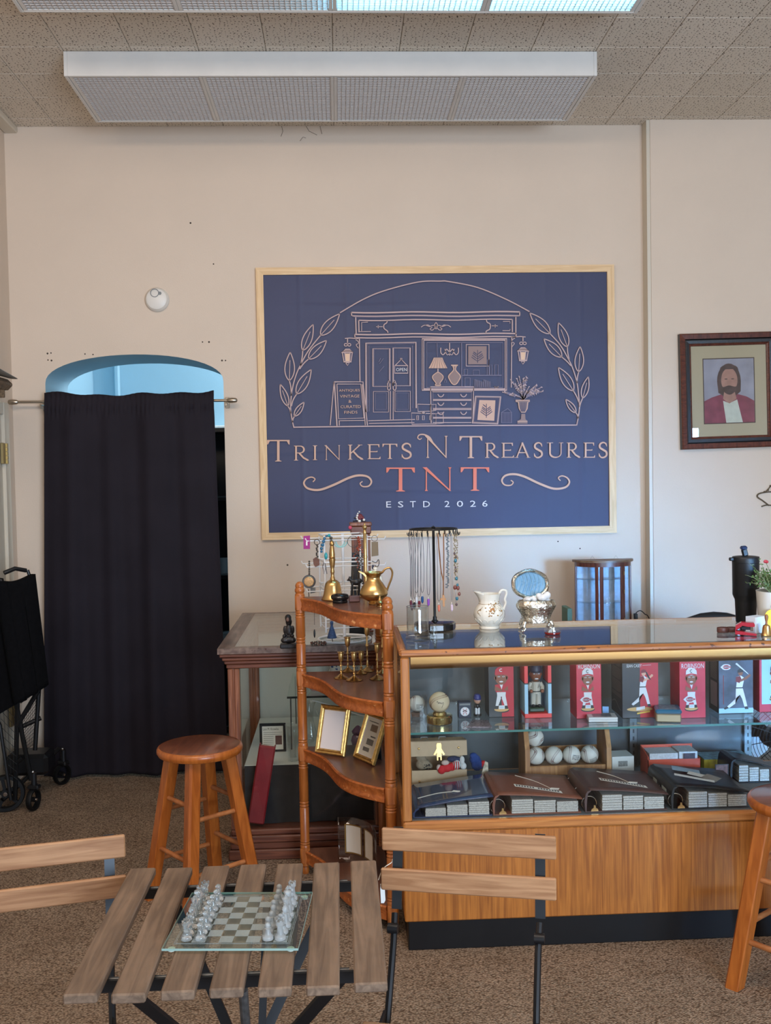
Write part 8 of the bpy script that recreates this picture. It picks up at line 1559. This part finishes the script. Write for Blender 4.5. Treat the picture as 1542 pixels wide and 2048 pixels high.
plush('blue_plush', 'blue plush toy with a red brim beside the tan chest', 950, 1522, 3.86, [('blue_body', [((0, 0, 6), 22, (1, 0.8, 0.9)), ((8, 0, -14), 24, (1, 0.8, 1.0)), ((-6, 0, 22), 14, (1.1, 0.8, 0.8))], mat('royal_blue_plush', (24, 62, 128), 0.85, bump=0.4, bscale=280)), ('red_brim', [((31, -4, -6), 11, (1.1, 0.9, 0.8)), ((22, -6, -16), 9, (1, 0.9, 1))], REDF)], None)
v4 = [at(x, y, Y=3.77) for x, y in ((963, 1548), (970, 1522), (976, 1525), (977, 1555), (970, 1566))]
one('paper_card', MB().plate([(v.x, v.z) for v in v4]+[(at(968, 1580, Y=3.77).x, DKZ+0.0008), (at(962, 1580, Y=3.77).x, DKZ+0.0008)], 3.769, 3.771), mat('floral_card_print', (188, 174, 152), 0.6, noise=0.5, nscale=60), 'printed cream card wedged between the navy binder and the brown binder', 'card')
# ------------------------------------------------------------------ chess set
CB = thing('chess_board', 'square clear glass chess board with frosted squares on the slatted table', 'chess board', (0, 0, 0))
zt = tz+0.0205-0.018+0.0065; q0, q1, q2, q3 = [at(x, y, Z=zt+0.006) for x, y in ((330, 1893), (605, 1887), (617, 1783), (378, 1780))]
ce_ = (q0+q1+q2+q3)/4; ex = ((q1-q0)+(q2-q3)); brz = math.atan2(ex.y, ex.x); bw = 0.268
CB.location = (ce_.x, ce_.y, tz+0.0005); CB.rotation_euler = (0, 0, brz)
CGL = mat('clear_glass', (0.93, 0.97, 0.96), 0.04, trans=0.86, ior=1.45); FGL = mat('frosted_glass', (0.90, 0.93, 0.92), 0.32, trans=0.75, ior=1.4); BGL = pane('board_glass', (0.86, 0.93, 0.90), 0.06)
ft_h = 0.005; bt = 0.0045; zt_ = ft_h+bt
for sx_ in (-1, 1):
    for sy_ in (-1, 1): MB().lathe([(0, 0), (0.0068, 0), (0.0074, 0.001), (0.0074, ft_h-0.0004), (0, ft_h-0.0002)], 16, (sx_*(bw/2-0.016), sy_*(bw/2-0.012), 0)).build('rubber_foot', mat('milky_rubber', (206, 214, 200), 0.4), CB)
MB().box(-bw/2, bw/2, -bw/2, bw/2, ft_h, zt_).build('glass_plate', BGL, CB, smooth=0)
m = MB()
for (x0, x1, y0, y1) in ((-bw/2, bw/2, -bw/2-0.0006, -bw/2-0.0001), (-bw/2, bw/2, bw/2+0.0001, bw/2+0.0006), (-bw/2-0.0006, -bw/2-0.0001, -bw/2, bw/2), (bw/2+0.0001, bw/2+0.0006, -bw/2, bw/2)): m.box(x0, x1, y0, y1, ft_h, zt_)
m.build('glass_edge', mat('pale_green_edge', (150, 178, 168), 0.2), CB, smooth=0)
sq = 0.0272; FRS = pane('frosted_square', (0.70, 0.80, 0.82), 0.05, 0.2, 0.20)
for i in range(8):
    for j in range(8):
        if (i+j) % 2: MB().box(-4*sq+i*sq, -4*sq+(i+1)*sq, -4*sq+j*sq, -4*sq+(j+1)*sq, zt_+0.00005, zt_+0.0004).build('frosted_square', FRS, CB, smooth=0)
m = MB()
for o_ in (4*sq+0.003, 4*sq+0.006):
    for (x0, x1, y0, y1) in ((-o_, o_, -o_-0.0004, -o_+0.0004), (-o_, o_, o_-0.0004, o_+0.0004), (-o_-0.0004, -o_+0.0004, -o_, o_), (o_-0.0004, o_+0.0004, -o_, o_)): m.box(x0, x1, y0, y1, zt_+0.0001, zt_+0.0004)
m.build('border_line', FRS, CB, smooth=0)
BA = [(0, 0), (0.0112, 0), (0.0116, 0.001), (0.0116, 0.006), (0.0105, 0.0078), (0.0082, 0.009)]
shapes = {'pawn': BA+[(0.0068, 0.012), (0.0052, 0.0175), (0.0048, 0.021), (0.0066, 0.0225), (0.0048, 0.024), (0.0056, 0.0265), (0.0058, 0.029), (0.0045, 0.032), (0.002, 0.0337), (0, 0.034)],
 'rook': BA+[(0.0072, 0.013), (0.0062, 0.020), (0.0060, 0.026), (0.0082, 0.029), (0.0086, 0.030), (0.0086, 0.037), (0.0062, 0.037), (0.006, 0.033), (0, 0.033)],
 'bishop': BA+[(0.0070, 0.014), (0.0054, 0.024), (0.0050, 0.027), (0.0072, 0.0285), (0.0052, 0.030), (0.0068, 0.035), (0.0060, 0.040), (0.003, 0.0445), (0.0022, 0.0455), (0.0028, 0.047), (0.0014, 0.049), (0, 0.0492)],
 'queen': BA+[(0.0074, 0.015), (0.0056, 0.028), (0.0052, 0.032), (0.0078, 0.034), (0.0055, 0.036), (0.0066, 0.042), (0.0086, 0.048), (0.0074, 0.0485), (0.005, 0.049), (0.0026, 0.0505), (0.0030, 0.053), (0, 0.0545)],
 'king': BA+[(0.0078, 0.016), (0.0060, 0.030), (0.0056, 0.034), (0.0084, 0.036), (0.0060, 0.038), (0.0072, 0.045), (0.0090, 0.051), (0.0080, 0.053), (0.003, 0.0545), (0, 0.055)]}
protos = {}
def chessman(kind, mat_, mname):
    if (kind, mname) in protos: return protos[(kind, mname)].copy()
    if kind == 'knight':
        m = MB().lathe(BA+[(0.0072, 0.013), (0.0066, 0.017), (0, 0.0175)], 20)
        blob(m, [((0, 0, 0.022), 0.0068, (0.8, 1.0, 1.1)), ((0, 0.001, 0.029), 0.0062, (0.75, 0.95, 1.2)), ((0, -0.003, 0.035), 0.0056, (0.7, 1.2, 0.9)), ((0, -0.0085, 0.0325), 0.0038, (0.75, 1.25, 0.85)), ((0.0018, 0.002, 0.0405), 0.0017, (0.8, 0.8, 1.8)), ((-0.0018, 0.002, 0.0405), 0.0017, (0.8, 0.8, 1.8))])
    else:
        m = MB().lathe(shapes[kind], 22)
        if kind == 'rook':
            for q in range(4): a_ = q*math.pi/2+0.4; m.box(-0.0022, 0.0022, -0.0013, 0.0013, 0.0371, 0.0395, 0, 0, Matrix.Rotation(a_, 4, 'Z') @ Matrix.Translation((0, -0.0072, 0)))
        if kind == 'king': m.box(-0.0014, 0.0014, -0.0011, 0.0011, 0.0545, 0.0635).box(-0.0036, 0.0036, -0.0011, 0.0011, 0.0580, 0.0605)
    o = m.build('chess_'+kind, mat_, smooth=50); protos[(kind, mname)] = o; return o
Mb = CB.matrix_basis.copy(); back = ['rook', 'knight', 'bishop', 'queen', 'king', 'bishop', 'knight', 'rook']; ordn = ['nearest', 'second nearest', 'third nearest', 'fourth nearest', 'fourth farthest', 'third farthest', 'second farthest', 'farthest']
Mb = Matrix.Translation(CB.location) @ Matrix.Rotation(brz, 4, 'Z')
for side, u_back, u_pawn, mt, nm in (('left', 0, 1, CGL, 'clear'), ('right', 7, 6, FGL, 'frosted')):
    for j in range(8):
        for kind, u in ((back[j], u_back), ('pawn', u_pawn)):
            o = chessman(kind, mt, nm)
            if o.name not in COL.objects: COL.objects.link(o)
            o.location = Mb @ Vector((-4*sq+(u+0.5)*sq, -4*sq+(j+0.5)*sq, zt_+0.0006)); rr = random.Random(j*9+u); o.rotation_euler = (0, 0, (math.pi/2 if side == 'right' else -math.pi/2)*-1*(kind == 'knight')+rr.uniform(-0.2, 0.2)); o.location.x += rr.uniform(-0.002, 0.002); o.location.y += rr.uniform(-0.002, 0.002)
            tag(o, '%s glass %s, %s in the %s row on the %s of the board' % (nm, kind, ordn[j], 'outer' if kind != 'pawn' else 'pawn', side), 'chess piece', '%s glass chess pieces' % nm)
